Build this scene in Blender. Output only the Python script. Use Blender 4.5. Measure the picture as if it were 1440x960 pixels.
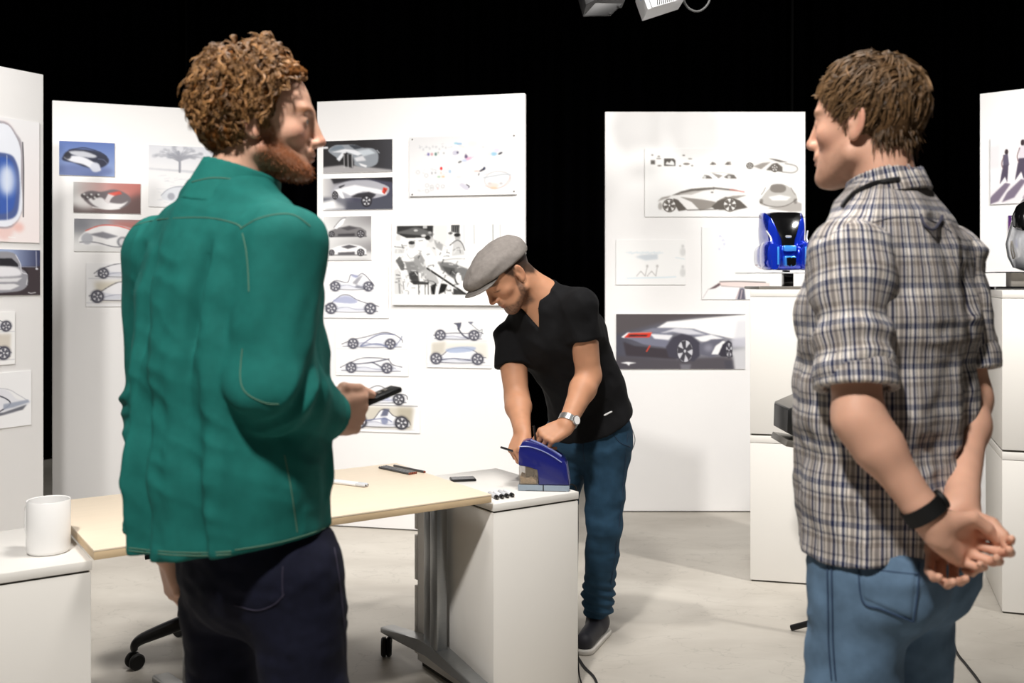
import bpy, bmesh, math, random
import numpy as np
from mathutils import Vector, Matrix, noise as mnoise
from mathutils.bvhtree import BVHTree

for _o in list(bpy.data.objects):
    bpy.data.objects.remove(_o, do_unlink=True)
scene = bpy.context.scene
COL = scene.collection

# ------------------------------------------------------------------ camera
CAM_H, FPX, HOR = 1.40, 1400.0, 397.0
cam_data = bpy.data.cameras.new('camera')
cam_data.sensor_width = 36.0
cam_data.lens = 36.0 * FPX / 1440.0
cam_data.shift_y = -(480.0 - HOR) / 1440.0
cam_data.clip_start = 0.05
cam_data.dof.use_dof = True
cam_data.dof.focus_distance = 3.55
cam_data.dof.aperture_fstop = 4.0
cam = bpy.data.objects.new('camera', cam_data)
cam.location = (0, 0, CAM_H)
cam.rotation_euler = (math.pi / 2, 0, 0)
COL.objects.link(cam)
scene.camera = cam

# ------------------------------------------------------------------ world, lights, exposure
world = bpy.data.worlds.new('studio_dark')
scene.world = world
world.use_nodes = True
world.node_tree.nodes['Background'].inputs[0].default_value = (1.0, 0.97, 0.93, 1)
world.node_tree.nodes['Background'].inputs[1].default_value = 0.022
scene.view_settings.view_transform = 'Standard'
scene.view_settings.look = 'None'
scene.view_settings.exposure = 0.0
scene.view_settings.gamma = 1.0
scene.view_settings.use_curve_mapping = False


def aim(o, target):
    d = Vector(target) - Vector(o.location)
    o.rotation_euler = d.to_track_quat('-Z', 'Y').to_euler()


def area_lamp(name, loc, target, size, watts, col=(1, .965, .92), spread=150):
    l = bpy.data.lights.new(name, 'AREA')
    l.shape = 'DISK'
    l.size = size
    l.energy = watts
    l.color = col
    l.spread = math.radians(spread)
    o = bpy.data.objects.new(name, l)
    o.location = loc
    COL.objects.link(o)
    aim(o, target)
    return o


def spot_lamp(name, loc, target, watts, angle, blend=.6, radius=.12, col=(1, .965, .92)):
    l = bpy.data.lights.new(name, 'SPOT')
    l.energy = watts
    l.spot_size = math.radians(angle)
    l.spot_blend = blend
    l.shadow_soft_size = radius
    l.color = col
    o = bpy.data.objects.new(name, l)
    o.location = loc
    COL.objects.link(o)
    aim(o, target)
    return o


# studio heads hung from the ceiling grid
area_lamp('key_softlight', (-0.75, -0.2, 4.3), (0.1, 3.0, 0.6), 0.35, 140)
area_lamp('overhead_softlight', (0.25, 2.6, 4.0), (0.25, 2.9, 0.0), 0.9, 70)
spot_lamp('panel_spot_right', (3.3, 2.7, 3.8), (0.95, 5.9, 0.95), 540, 66, .8)
spot_lamp('panel_spot_left', (-2.3, 2.4, 3.8), (-1.5, 5.8, 0.9), 270, 66, .8)
spot_lamp('panel_spot_far_left', (-3.2, 2.2, 3.9), (-2.5, 5.2, 1.1), 340, 56, .7)
spot_lamp('panel_spot_far_right', (2.0, 2.6, 3.9), (3.2, 5.0, 1.2), 230, 56, .7)
spot_lamp('panel_spot_centre', (0.45, 3.3, 3.9), (0.55, 5.8, 0.80), 190, 76, .8)

# ------------------------------------------------------------------ helpers


def P(px, py, d):
    """photo pixel + distance in metres -> world point"""
    return np.array([(px - 720.0) * d / FPX, d, CAM_H + (HOR - py) * d / FPX])


def lin(c):
    c = np.asarray(c, float)
    if c.max() > 1.0:
        c = c / 255.0
    return np.where(c <= .04045, c / 12.92, ((c + .055) / 1.055) ** 2.4)


def hexc(h):
    return tuple(int(h[i:i + 2], 16) for i in (0, 2, 4))


MATS = {}


def mat(name, col, rough=.5, metal=0., spec=.5, var=0., vscale=6., bump=0., bscale=200., stretch=(1, 1, 1),
        trans=0., alpha=1., ior=1.45, coat=0., attr=None, sheen=0., sss=0., emit=0.):
    if name in MATS:
        return MATS[name]
    m = bpy.data.materials.new(name)
    m.use_nodes = True
    nt = m.node_tree
    b = nt.nodes['Principled BSDF']
    L = nt.links.new
    c = lin(hexc(col) if isinstance(col, str) else col)
    b.inputs['Base Color'].default_value = (*c, 1)
    b.inputs['Roughness'].default_value = rough
    b.inputs['Metallic'].default_value = metal
    b.inputs['Specular IOR Level'].default_value = spec
    b.inputs['Transmission Weight'].default_value = trans
    b.inputs['Alpha'].default_value = alpha
    b.inputs['IOR'].default_value = ior
    b.inputs['Coat Weight'].default_value = coat
    b.inputs['Sheen Weight'].default_value = sheen
    if sss:
        b.inputs['Subsurface Weight'].default_value = sss
        b.inputs['Subsurface Radius'].default_value = (.012, .004, .002)
        b.inputs['Subsurface Scale'].default_value = 1.0
    if emit:
        b.inputs['Emission Color'].default_value = (*c, 1)
        b.inputs['Emission Strength'].default_value = emit
    tc = nt.nodes.new('ShaderNodeTexCoord')
    mp = nt.nodes.new('ShaderNodeMapping')
    mp.inputs['Scale'].default_value = stretch
    L(tc.outputs['Object'], mp.inputs['Vector'])
    src = None
    if attr:
        a = nt.nodes.new('ShaderNodeAttribute')
        a.attribute_name = attr
        src = a.outputs['Color']
        L(src, b.inputs['Base Color'])
    if var:
        n = nt.nodes.new('ShaderNodeTexNoise')
        n.inputs['Scale'].default_value = vscale
        n.inputs['Detail'].default_value = 5
        L(mp.outputs[0], n.inputs['Vector'])
        mr = nt.nodes.new('ShaderNodeMapRange')
        mr.inputs['From Min'].default_value = .25
        mr.inputs['From Max'].default_value = .75
        mr.inputs['To Min'].default_value = 1 - var
        mr.inputs['To Max'].default_value = 1 + var
        L(n.outputs['Fac'], mr.inputs['Value'])
        mx = nt.nodes.new('ShaderNodeVectorMath')
        mx.operation = 'SCALE'
        if src:
            L(src, mx.inputs[0])
        else:
            mx.inputs[0].default_value = tuple(c)
        L(mr.outputs[0], mx.inputs['Scale'])
        L(mx.outputs[0], b.inputs['Base Color'])
    if bump:
        n2 = nt.nodes.new('ShaderNodeTexNoise')
        n2.inputs['Scale'].default_value = bscale
        n2.inputs['Detail'].default_value = 3
        L(mp.outputs[0], n2.inputs['Vector'])
        bp = nt.nodes.new('ShaderNodeBump')
        bp.inputs['Strength'].default_value = bump
        bp.inputs['Distance'].default_value = .002
        L(n2.outputs['Fac'], bp.inputs['Height'])
        L(bp.outputs[0], b.inputs['Normal'])
    MATS[name] = m
    return m


def tag(o, label, cat, group=None):
    o['label'] = label
    o['category'] = cat
    if group:
        o['group'] = group
    return o


def thing(name, label, cat, loc=(0, 0, 0), rz=0., group=None):
    o = bpy.data.objects.new(name, None)
    o.empty_display_size = .05
    COL.objects.link(o)
    o.location = loc
    o.rotation_euler = (0, 0, rz)
    return tag(o, label, cat, group)


def link_mesh(name, me, m, parent=None, world=False, label=None):
    o = bpy.data.objects.new(name, me)
    if m is not None:
        me.materials.append(m)
    COL.objects.link(o)
    if parent is not None:
        o.parent = parent
        if world:   # geometry given in world space (parents are never scaled)
            pm = Matrix.Identity(4)
            q = parent
            chain = []
            while q is not None:
                chain.append(q)
                q = q.parent
            for q in reversed(chain):
                pm = pm @ q.matrix_parent_inverse @ Matrix.LocRotScale(q.location, q.rotation_euler, q.scale)
            o.matrix_parent_inverse = pm.inverted()
    if label:
        o['label'] = label
    return o


def mesh_from(name, v, f, m, parent=None, smooth=True, world=False, label=None, cols=None, attrs=None):
    me = bpy.data.meshes.new(name)
    v = np.asarray(v, dtype=np.float64)
    if isinstance(f, np.ndarray):
        nf, k = f.shape
        me.vertices.add(len(v))
        me.vertices.foreach_set('co', v.astype(np.float32).ravel())
        me.loops.add(nf * k)
        me.loops.foreach_set('vertex_index', f.astype(np.int32).ravel())
        me.polygons.add(nf)
        me.polygons.foreach_set('loop_start', np.arange(0, nf * k, k, dtype=np.int32))
        me.polygons.foreach_set('loop_total', np.full(nf, k, dtype=np.int32))
        me.update(calc_edges=True)
        me.validate()
    else:
        me.from_pydata([tuple(p) for p in v], [], [tuple(q) for q in f])
    if smooth:
        me.polygons.foreach_set('use_smooth', np.ones(len(me.polygons), dtype=bool))
    if cols is not None:
        a = me.color_attributes.new('Col', 'FLOAT_COLOR', 'POINT')
        c4 = np.ones((len(v), 4), np.float32)
        c4[:, :3] = cols
        a.data.foreach_set('color', c4.ravel())
    if attrs:
        for k2, arr in attrs.items():
            a = me.attributes.new(k2, 'FLOAT', 'POINT')
            a.data.foreach_set('value', np.asarray(arr, np.float32))
    me.update()
    return link_mesh(name, me, m, parent, world, label)


def bm_obj(name, bm, m, parent=None, smooth=False, world=False, label=None):
    me = bpy.data.meshes.new(name)
    bmesh.ops.recalc_face_normals(bm, faces=bm.faces)
    bm.to_mesh(me)
    bm.free()
    if smooth:
        me.polygons.foreach_set('use_smooth', np.ones(len(me.polygons), dtype=bool))
        try:
            me.set_sharp_from_angle(angle=math.radians(40))
        except Exception:
            pass
    return link_mesh(name, me, m, parent, world, label)


def b_box(bm, c, s, bev=0., rot=None, seg=2):
    r = bmesh.ops.create_cube(bm, size=1.0)
    vs = r['verts']
    for v in vs:
        v.co = Vector((v.co.x * s[0], v.co.y * s[1], v.co.z * s[2]))
    if bev:
        es = list({e for v in vs for e in v.link_edges})
        rr = bmesh.ops.bevel(bm, geom=es, offset=bev, segments=seg, profile=.5, affect='EDGES')
        vs = list({v for f in rr['faces'] for v in f.verts} | {v for v in vs if v.is_valid})
    M = Matrix.Translation(c) @ (rot.to_4x4() if rot is not None else Matrix.Identity(4))
    for v in vs:
        v.co = M @ v.co
    return vs


def box(name, c, s, m, parent=None, bev=.002, rot=None, label=None, world=False):
    bm = bmesh.new()
    b_box(bm, c, s, bev, rot)
    return bm_obj(name, bm, m, parent, smooth=True, label=label, world=world)


def b_prism(bm, pts, y0, y1, axis='y'):
    """extrude a 2D outline (x,z) from y0 to y1"""
    def mk(a, b, t):
        return {'y': (a, t, b), 'x': (t, a, b), 'z': (a, b, t)}[axis]
    v0 = [bm.verts.new(mk(a, b, y0)) for a, b in pts]
    v1 = [bm.verts.new(mk(a, b, y1)) for a, b in pts]
    n = len(pts)
    bm.faces.new(v0)
    bm.faces.new(list(reversed(v1)))
    for i in range(n):
        bm.faces.new((v0[i], v1[i], v1[(i + 1) % n], v0[(i + 1) % n]))
    return v0 + v1


def prism(name, pts, y0, y1, m, parent=None, axis='y', bev=0., label=None):
    bm = bmesh.new()
    b_prism(bm, pts, y0, y1, axis)
    if bev:
        bmesh.ops.bevel(bm, geom=list(bm.edges), offset=bev, segments=2, profile=.5, affect='EDGES')
    return bm_obj(name, bm, m, parent, smooth=True, label=label)


def tube_geo(path, rad, sides=8, caps=True):
    """list of points, radius or list of radii -> verts, faces"""
    path = [np.asarray(p, float) for p in path]
    n = len(path)
    rad = [rad] * n if np.isscalar(rad) else list(rad)
    V, F = [], []
    up = np.array([0., 0., 1.])
    prev = None
    for i in range(n):
        t = path[min(i + 1, n - 1)] - path[max(i - 1, 0)]
        t = t / (np.linalg.norm(t) + 1e-9)
        if prev is None:
            u = np.cross(t, up)
            if np.linalg.norm(u) < 1e-3:
                u = np.cross(t, np.array([1., 0, 0]))
        else:
            u = prev - t * prev.dot(t)
        u = u / (np.linalg.norm(u) + 1e-9)
        prev = u
        w = np.cross(t, u)
        for k in range(sides):
            a = 2 * math.pi * k / sides
            V.append(path[i] + rad[i] * (math.cos(a) * u + math.sin(a) * w))
    for i in range(n - 1):
        for k in range(sides):
            a, b = i * sides + k, i * sides + (k + 1) % sides
            F.append((a, b, b + sides, a + sides))
    if caps:
        F.append(tuple(range(sides - 1, -1, -1)))
        F.append(tuple((n - 1) * sides + k for k in range(sides)))
    return V, F


def tube(name, path, rad, m, parent=None, sides=10, world=False, label=None, smooth=True):
    V, F = tube_geo(path, rad, sides)
    o = mesh_from(name, V, F, m, parent, smooth, world, label)
    try:
        o.data.set_sharp_from_angle(angle=math.radians(50))
    except Exception:
        pass
    return o


def lathe_geo(prof, n=32):
    V, F = [], []
    for r, z in prof:
        for k in range(n):
            a = 2 * math.pi * k / n
            V.append((r * math.cos(a), r * math.sin(a), z))
    for i in range(len(prof) - 1):
        for k in range(n):
            a, b = i * n + k, i * n + (k + 1) % n
            F.append((a, b, b + n, a + n))
    F.append(tuple(range(n - 1, -1, -1)))
    F.append(tuple((len(prof) - 1) * n + k for k in range(n)))
    return V, F


def lathe(name, prof, m, parent=None, n=32, loc=None, rot=None, label=None):
    V, F = lathe_geo(prof, n)
    if loc is not None or rot is not None:
        M = Matrix.Translation(loc or (0, 0, 0)) @ (rot.to_4x4() if rot is not None else Matrix.Identity(4))
        V = [tuple(M @ Vector(v)) for v in V]
    o = mesh_from(name, V, F, m, parent, True, label=label)
    try:
        o.data.set_sharp_from_angle(angle=math.radians(40))
    except Exception:
        pass
    return o


def catmull(pts, n=8, closed=False):
    pts = [np.asarray(p, float) for p in pts]
    m = len(pts)
    out = []
    rng = range(m) if closed else range(m - 1)
    for i in rng:
        if closed:
            p0, p1, p2, p3 = pts[i - 1], pts[i], pts[(i + 1) % m], pts[(i + 2) % m]
        else:
            p0, p1, p2, p3 = pts[max(i - 1, 0)], pts[i], pts[i + 1], pts[min(i + 2, m - 1)]
        for k in range(n):
            t = k / n
            out.append(.5 * ((2 * p1) + (-p0 + p2) * t + (2 * p0 - 5 * p1 + 4 * p2 - p3) * t * t
                             + (-p0 + 3 * p1 - 3 * p2 + p3) * t ** 3))
    if not closed:
        out.append(pts[-1])
    return out


def structure(o):
    o['kind'] = 'structure'
    return o


# ------------------------------------------------------------------ setting
def floor_material():
    m = bpy.data.materials.new('polished_concrete')
    m.use_nodes = True
    nt = m.node_tree
    L = nt.links.new
    b = nt.nodes['Principled BSDF']
    tc = nt.nodes.new('ShaderNodeTexCoord')

    def nz(scale, detail, dist=0., stretch=(1, 1, 1), rough=.55):
        mp = nt.nodes.new('ShaderNodeMapping')
        mp.inputs['Scale'].default_value = stretch
        L(tc.outputs['Object'], mp.inputs['Vector'])
        n = nt.nodes.new('ShaderNodeTexNoise')
        n.inputs['Scale'].default_value = scale
        n.inputs['Detail'].default_value = detail
        n.inputs['Distortion'].default_value = dist
        n.inputs['Roughness'].default_value = rough
        L(mp.outputs[0], n.inputs['Vector'])
        return n.outputs['Fac']
    cr = nt.nodes.new('ShaderNodeValToRGB')
    cr.color_ramp.elements[0].position = .3
    cr.color_ramp.elements[0].color = (*lin((168, 162, 153)), 1)
    cr.color_ramp.elements[1].position = .7
    cr.color_ramp.elements[1].color = (*lin((190, 185, 176)), 1)
    L(nz(1.6, 8, .6, (1, 1.6, 1)), cr.inputs['Fac'])
    # dark stains and scuffs
    cr2 = nt.nodes.new('ShaderNodeValToRGB')
    cr2.color_ramp.elements[0].position = .60
    cr2.color_ramp.elements[0].color = (0, 0, 0, 1)
    cr2.color_ramp.elements[1].position = .80
    cr2.color_ramp.elements[1].color = (.6, .6, .6, 1)
    L(nz(4.5, 9, 1.2, (1, 2.2, 1), .7), cr2.inputs['Fac'])
    mx = nt.nodes.new('ShaderNodeMixRGB')
    mx.blend_type = 'MIX'
    L(cr2.outputs[0], mx.inputs['Fac'])
    L(cr.outputs[0], mx.inputs['Color1'])
    mx.inputs['Color2'].default_value = (*lin((128, 122, 114)), 1)
    # fine hairline scratches
    wv = nt.nodes.new('ShaderNodeTexVoronoi')
    wv.feature = 'DISTANCE_TO_EDGE'
    wv.inputs['Scale'].default_value = 1.7
    mpw = nt.nodes.new('ShaderNodeMapping')
    mpw.inputs['Scale'].default_value = (1, 1.7, 1)
    L(tc.outputs['Object'], mpw.inputs['Vector'])
    n3 = nt.nodes.new('ShaderNodeTexNoise')
    n3.inputs['Scale'].default_value = 3.
    n3.inputs['Detail'].default_value = 6
    L(mpw.outputs[0], n3.inputs['Vector'])
    va = nt.nodes.new('ShaderNodeVectorMath')
    va.operation = 'ADD'
    L(mpw.outputs[0], va.inputs[0])
    L(n3.outputs['Color'], va.inputs[1])
    L(va.outputs[0], wv.inputs['Vector'])
    cr3 = nt.nodes.new('ShaderNodeValToRGB')
    cr3.color_ramp.elements[0].position = 0.
    cr3.color_ramp.elements[0].color = (.22, .22, .22, 1)
    cr3.color_ramp.elements[1].position = .012
    cr3.color_ramp.elements[1].color = (0, 0, 0, 1)
    L(wv.outputs['Distance'], cr3.inputs['Fac'])
    mx2 = nt.nodes.new('ShaderNodeMixRGB')
    L(cr3.outputs[0], mx2.inputs['Fac'])
    L(mx.outputs[0], mx2.inputs['Color1'])
    mx2.inputs['Color2'].default_value = (*lin((105, 100, 95)), 1)
    L(mx2.outputs[0], b.inputs['Base Color'])
    mr = nt.nodes.new('ShaderNodeMapRange')
    mr.inputs['To Min'].default_value = .38
    mr.inputs['To Max'].default_value = .62
    L(nz(3., 5), mr.inputs['Value'])
    L(mr.outputs[0], b.inputs['Roughness'])
    b.inputs['Specular IOR Level'].default_value = .35
    return m


bm = bmesh.new()
b_box(bm, (0, 3.0, -.05), (12, 11, .1))
structure(bm_obj('floor', bm, floor_material()))
bm = bmesh.new()
b_box(bm, (0, 3.0, 4.65), (12, 11, .1))
structure(bm_obj('ceiling', bm, mat('black_paint', (14, 14, 15), .9, var=.2, vscale=3)))
bm = bmesh.new()
b_box(bm, (0, 8.45, 2.3), (12, .1, 4.6))
structure(bm_obj('wall_back', bm, MATS['black_paint']))

# heavy black stage drapes: wavy cloth panels hung edge to edge
M_DRAPE = mat('black_velvet', (3, 3, 4), 1., spec=.0, bump=.1, bscale=300)
random.seed(4)
DRAPES = [(-5.2, -2.6), (-2.6, -.35), (-.35, 2.2), (2.2, 5.4)]
DRLAB = ['black stage drape behind the panels with the blue sketch and the tall car poster',
         'black stage drape hanging behind the panel with the black-and-white photograph',
         'black stage drape hanging in the gap between the two middle white panels',
         'black stage drape hanging behind the plaid-shirted man and rightmost white panel']
for (xa, xb), lb in zip(DRAPES, DRLAB):
    xa, xb = xa + .02, xb - .02
    n = int((xb - xa) / .02)
    V, F = [], []
    for z in (4.55, 3.2, 2.2, 1.2, .6, .02):
        for i in range(n + 1):
            x = xa + (xb - xa) * i / n
            y = 7.85 + .07 * math.sin(x * 24 + .6 * math.sin(x * 3.1)) + .03 * math.sin(x * 9.3 + z * .4)
            V.append((x, y, z))
    for r in range(5):
        for i in range(n):
            a = r * (n + 1) + i
            F.append((a, a + 1, a + n + 2, a + n + 1))
    o = mesh_from('stage_drape', V, F, M_DRAPE)
    so = o.modifiers.new('thick', 'SOLIDIFY')
    so.thickness = .006
    tag(o, lb, 'curtain', 'black stage drapes along the back')
# ------------------------------------------------------------------ display panels
M_PANEL = mat('panel_white', (233, 232, 232), .55, spec=.3, var=.012, vscale=2)
M_BLACKMETAL = mat('black_metal', (22, 22, 23), .45, metal=.3, spec=.4, var=.1)
PANELS = {}


def panel(key, A, B, label, h=2.44, width=1.22):
    A, B = np.array(A), np.array(B)
    e = (B - A) / np.linalg.norm(B - A)
    n = np.array([e[1], -e[0]])          # towards the camera
    PANELS[key] = (A, e, n, h)
    ang = math.atan2(e[1], e[0])
    t = thing('display_panel', label, 'display panel', (A[0], A[1], 0), ang, 'white display panels')
    box('board', (width / 2, .02, h / 2 + .004), (width, .04, h - .008), M_PANEL, t, .002)
    for x in (.12, width - .12):
        box('foot', (x, .22, .012), (.06, .4, .024), M_BLACKMETAL, t, .004)
        tube('brace', [(x, .38, .03), (x, .045, 1.1)], .012, M_BLACKMETAL, t, 8)
    return t


def panel_at(key, edge_px, top_px, edge2_px, top2_px, label, anchor='left', **k):
    h = k.get('h', 2.44)
    d1 = (h - CAM_H) * FPX / (HOR - top_px)
    d2 = (h - CAM_H) * FPX / (HOR - top2_px)
    A = np.array([(edge_px - 720) * d1 / FPX, d1])
    B = np.array([(edge2_px - 720) * d2 / FPX, d2])
    e = (B - A) / np.linalg.norm(B - A)
    if anchor == 'right':
        A = B - e * 1.22
    return panel(key, A, A + e * 1.22, label, **k)


panel_at('p1', 0, 93, 61, 105, 'white panel carrying the tall poster of a car seen from above', anchor='right')
panel_at('p2', 73.5, 141, 258, 152, 'white panel carrying the blue car print and the pale tree print')
panel_at('p3', 446, 143, 735, 131, 'white panel carrying the black-and-white photograph and rows of car sketches')
panel_at('p4', 851, 157, 1138, 157, 'white panel carrying the dark car rendering with red tail light')
panel_at('p5', 1378, 132, 1440, 124.5, 'white panel carrying the print of people walking')


def on_panel(key, px, py):
    """photo pixel -> (s, z) on the panel front"""
    A, e, n, h = PANELS[key]
    dx = (px - 720) / FPX
    # A + s e = t (dx, 1)
    M = np.array([[e[0], -dx], [e[1], -1.0]])
    s, t = np.linalg.solve(M, -A)
    return s, CAM_H + t * (HOR - py) / FPX


# ------------------------------------------------------------------ pedestals
M_WHITE = mat('white_laminate', (226, 223, 218), .42, spec=.4, var=.012, vscale=2)
M_GAP = mat('dark_gap', (60, 56, 48), .8, var=.1)
M_PLATE = mat('grey_plate', (120, 116, 110), .35, metal=.6, var=.05)
M_BLACKPL = mat('black_plastic', (18, 18, 19), .38, spec=.5, var=.1)


def pedestal_box(loc, ang, s, h, z0, label):
    t = thing('pedestal', label, 'pedestal', (loc[0], loc[1], z0), ang, 'stacked white pedestals')
    box('body', (s / 2, s / 2, (h - .035) / 2 + .004), (s, s, h - .035 - .008), M_WHITE, t, .0015)
    box('cap', (s / 2, s / 2, h - .0165), (s, s, .033), M_WHITE, t, .0015)
    box('plinth', (s / 2, s / 2, .003), (s - .012, s - .012, .006), M_GAP, t, .0)
    return t


PED1 = (1.117, 4.667)
pedestal_box(PED1, math.radians(-13.5), .56, .683, 0, 'lower white pedestal of the stack that carries the blue model')
pedestal_box(PED1, math.radians(-13.5), .56, .683, .684, 'upper white pedestal with the blue car model on it')
PED2 = (2.075, 4.215)
pedestal_box(PED2, math.radians(-19), .56, .683, 0, 'lower white pedestal of the stack that carries the silver model')
pedestal_box(PED2, math.radians(-19), .56, .683, .684, 'upper white pedestal with the silver car model on it')

# ------------------------------------------------------------------ cabinets and desk
TH = math.radians(33.7)
E1 = np.array([math.cos(TH), math.sin(TH)])
E2 = np.array([-math.sin(TH), math.cos(TH)])
ROTD = Matrix.Rotation(TH, 3, 'Z')


def cabinet(corner, w, d, h, label, back_drawers=False, holes=()):
    t = thing('cabinet', label, 'cabinet', (corner[0], corner[1], 0), TH, 'white cabinets at the desk ends')
    box('body', (w / 2, d / 2, (h - .03) / 2 + .01), (w - .004, d - .004, h - .03 - .022), M_WHITE, t, .0015)
    box('top_panel', (w / 2, d / 2, h - .0125), (w, d, .025), M_WHITE, t, .002)
    box('shadow_gap', (w / 2, d / 2, h - .0275), (w - .014, d - .014, .007), M_GAP, t, 0)
    box('plinth', (w / 2, d / 2, .006), (w - .03, d - .03, .012), M_GAP, t, 0)
    if back_drawers:
        zs = [.03, .30, .485, .648]
        for i in range(3):
            dr = box('drawer_front', (w / 2, d + .009, (zs[i] + zs[i + 1]) / 2), (w, .018, zs[i + 1] - zs[i] - .022), M_WHITE, t, .002)
            box('handle', (w / 2, d + .026, zs[i + 1] - .04), (.12, .016, .012), M_PLATE, dr, .003)
    return t


HD, HC = .72, .685
NL = np.array([-1.063, 2.53])                      # desk: near left corner
CR = np.array([-.060, 3.212])                      # right cabinet: near left corner
cabinet(CR, .347, .52, HC, 'white cabinet with the blue pencil sharpener on it', True)
CLc = np.array([-1.0744, 2.567]) - .008 * E1
cabinet(CLc - .62 * E1, .62, .47, HC, 'white cabinet with the white mug on it')

M_BEIGE = mat('beige_laminate', (233, 217, 194), .45, spec=.35, var=.03, vscale=9, stretch=(1, 14, 1), bump=.03)
M_BEIGE_EDGE = mat('beige_edge', (204, 180, 146), .5, spec=.3, var=.05, vscale=15)
M_ALU = mat('satin_aluminium', (150, 152, 153), .33, metal=.85, var=.05, vscale=30, stretch=(1, 1, 20))
M_RUBBER = mat('black_rubber', (16, 16, 16), .6, spec=.35, var=.15)
dk = thing('desk', 'beige topped desk on silver legs with casters', 'desk', (NL[0], NL[1], 0), TH)
DL, DD = 1.20, .67
top = box('desk_top', (DL / 2, DD / 2, HD - .0025), (DL, DD, .005), M_BEIGE, dk, .001)
box('edge_band', (DL / 2, DD / 2, HD - .0155), (DL - .001, DD - .001, .021), M_BEIGE_EDGE, dk, .001)
for lx in (.34, DL - .030):
    box('leg', (lx, DD * .5 + .012, .40), (.035, .05, .585), M_ALU, dk, .008)
    box('leg', (lx - .004, DD * .5 - .048, .40), (.045, .055, .585), M_ALU, dk, .012)
    # foot bar, arched, running front to back
    bm = bmesh.new()
    prof = [(.0, .085), (.0, .108), (.20, .135), (.30, .150), (.40, .150), (.50, .135), (.70, .108), (.70, .085), (.48, .100), (.35, .108), (.22, .100)]
    b_prism(bm, [(a - .01, b) for a, b in prof], lx - .028, lx + .028, axis='x')
    bmesh.ops.bevel(bm, geom=list(bm.edges), offset=.006, segments=2, profile=.5, affect='EDGES')
    fb = bm_obj('foot_bar', bm, M_ALU, dk, smooth=True)
    box('top_bracket', (lx, DD / 2 - .02, HD - .03), (.06, .44, .012), M_ALU, dk, .003)
    for fy in (.02, .66):
        tube('caster_stem', [(lx, fy, .09), (lx, fy, .055)], .008, M_BLACKMETAL, dk, 8)
        lathe('caster_wheel', [(.004, -.020), (.030, -.020), (.036, -.014), (.036, -.003), (.030, 0), (.030, .001), (.036, .004), (.036, .014), (.030, .020), (.004, .020)],
              M_RUBBER, dk, 28, (lx - .012, fy + .008, .0365), Matrix.Rotation(math.pi / 2, 3, 'Y') @ Matrix.Rotation(.5, 3, 'X'))
box('frame_rail', (DL / 2, .42, HD - .045), (DL - .2, .04, .03), M_BLACKMETAL, dk, .004)
# dark release handle under the top, beside the end leg
prism('release_handle', [(DL - .32, HD - .05), (DL - .06, HD - .03), (DL - .06, HD - .05), (DL - .16, HD - .052), (DL - .30, HD - .075), (DL - .33, HD - .075)],
      .44, .50, M_BLACKMETAL, dk, bev=.003)

# ------------------------------------------------------------------ office chair behind the green-jacketed man
CH = np.array([-1.367 + .26, 3.61 + .13])
ch = thing('office_chair', 'black swivel office chair on five casters under the desk', 'chair', (CH[0], CH[1], 0), 0)
for k in range(5):
    a = math.atan2(-.13, -.26) + k * 2 * math.pi / 5
    c_, s_ = math.cos(a), math.sin(a)
    path = [(.03 * c_, .03 * s_, .152), (.12 * c_, .12 * s_, .143), (.22 * c_, .22 * s_, .118), (.272 * c_, .272 * s_, .102), (.292 * c_, .292 * s_, .085), (.293 * c_, .293 * s_, .066)]
    tube('base_arm', catmull(path, 4), [.030 - .0009 * i for i in range(21)], M_BLACKPL, ch, 10)
    for sd in (-1, 1):
        lathe('caster_wheel', [(.003, -.008), (.024, -.009), (.029, -.004), (.029, .004), (.024, .009), (.003, .008)], M_RUBBER, ch, 24,
              (.291 * c_ + sd * .017 * math.cos(a + 1.9), .291 * s_ + sd * .017 * math.sin(a + 1.9), .0295),
              Matrix.Rotation(a + 1.9, 3, 'Z') @ Matrix.Rotation(math.pi / 2, 3, 'Y'))
    tube('caster_axle', [(.291 * c_ - .012 * math.cos(a + 1.9), .291 * s_ - .012 * math.sin(a + 1.9), .033), (.291 * c_ + .012 * math.cos(a + 1.9), .291 * s_ + .012 * math.sin(a + 1.9), .033)], .012, M_BLACKPL, ch, 10)
tube('gas_column', [(0, 0, .12), (0, 0, .40)], [.028, .024], M_BLACKMETAL, ch, 16)
box('mechanism', (0, 0, .405), (.16, .2, .04), M_BLACKPL, ch, .008)
tube('tilt_lever', [(-.05, -.02, .40), (-.2, -.06, .395), (-.215, -.064, .393), (-.245, -.07, .39)], [.006, .006, .012, .012], M_BLACKPL, ch, 10)
M_CHFAB = mat('black_chair_fabric', (20, 20, 22), .9, spec=.2, bump=.3, bscale=500)
box('seat', (0, 0, .465), (.46, .44, .07), M_CHFAB, ch, .03)
box('back_bar', (.04, .24, .56), (.06, .03, .30), M_BLACKPL, ch, .008, rot=Matrix.Rotation(-.12, 3, 'X'))
box('backrest', (.04, .285, .74), (.40, .05, .34), M_CHFAB, ch, .022, rot=Matrix.Rotation(-.12, 3, 'X'))

# ------------------------------------------------------------------ mug
M_MUG = mat('white_ceramic', (240, 239, 238), .25, spec=.5, coat=.3, var=.01)
mb = P(62, 785, 2.62)
mg = thing('mug', 'plain white straight-sided mug on the white cabinet', 'mug', (mb[0], 2.645, HC + .0005))
lathe('cup', [(.003, .001), (.050, .001), (.0535, .005), (.0545, .010), (.0545, .137), (.0535, .1385), (.0515, .137), (.0505, .012), (.046, .008), (.003, .007)], M_MUG, mg, 48)
hp = [(-.052, .022, .115), (-.064, .03, .117), (-.076, .042, .105), (-.079, .045, .075), (-.074, .04, .045), (-.062, .03, .030), (-.050, .02, .030)]
tube('handle', catmull(hp, 5), .0075, M_MUG, mg, 10)

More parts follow.
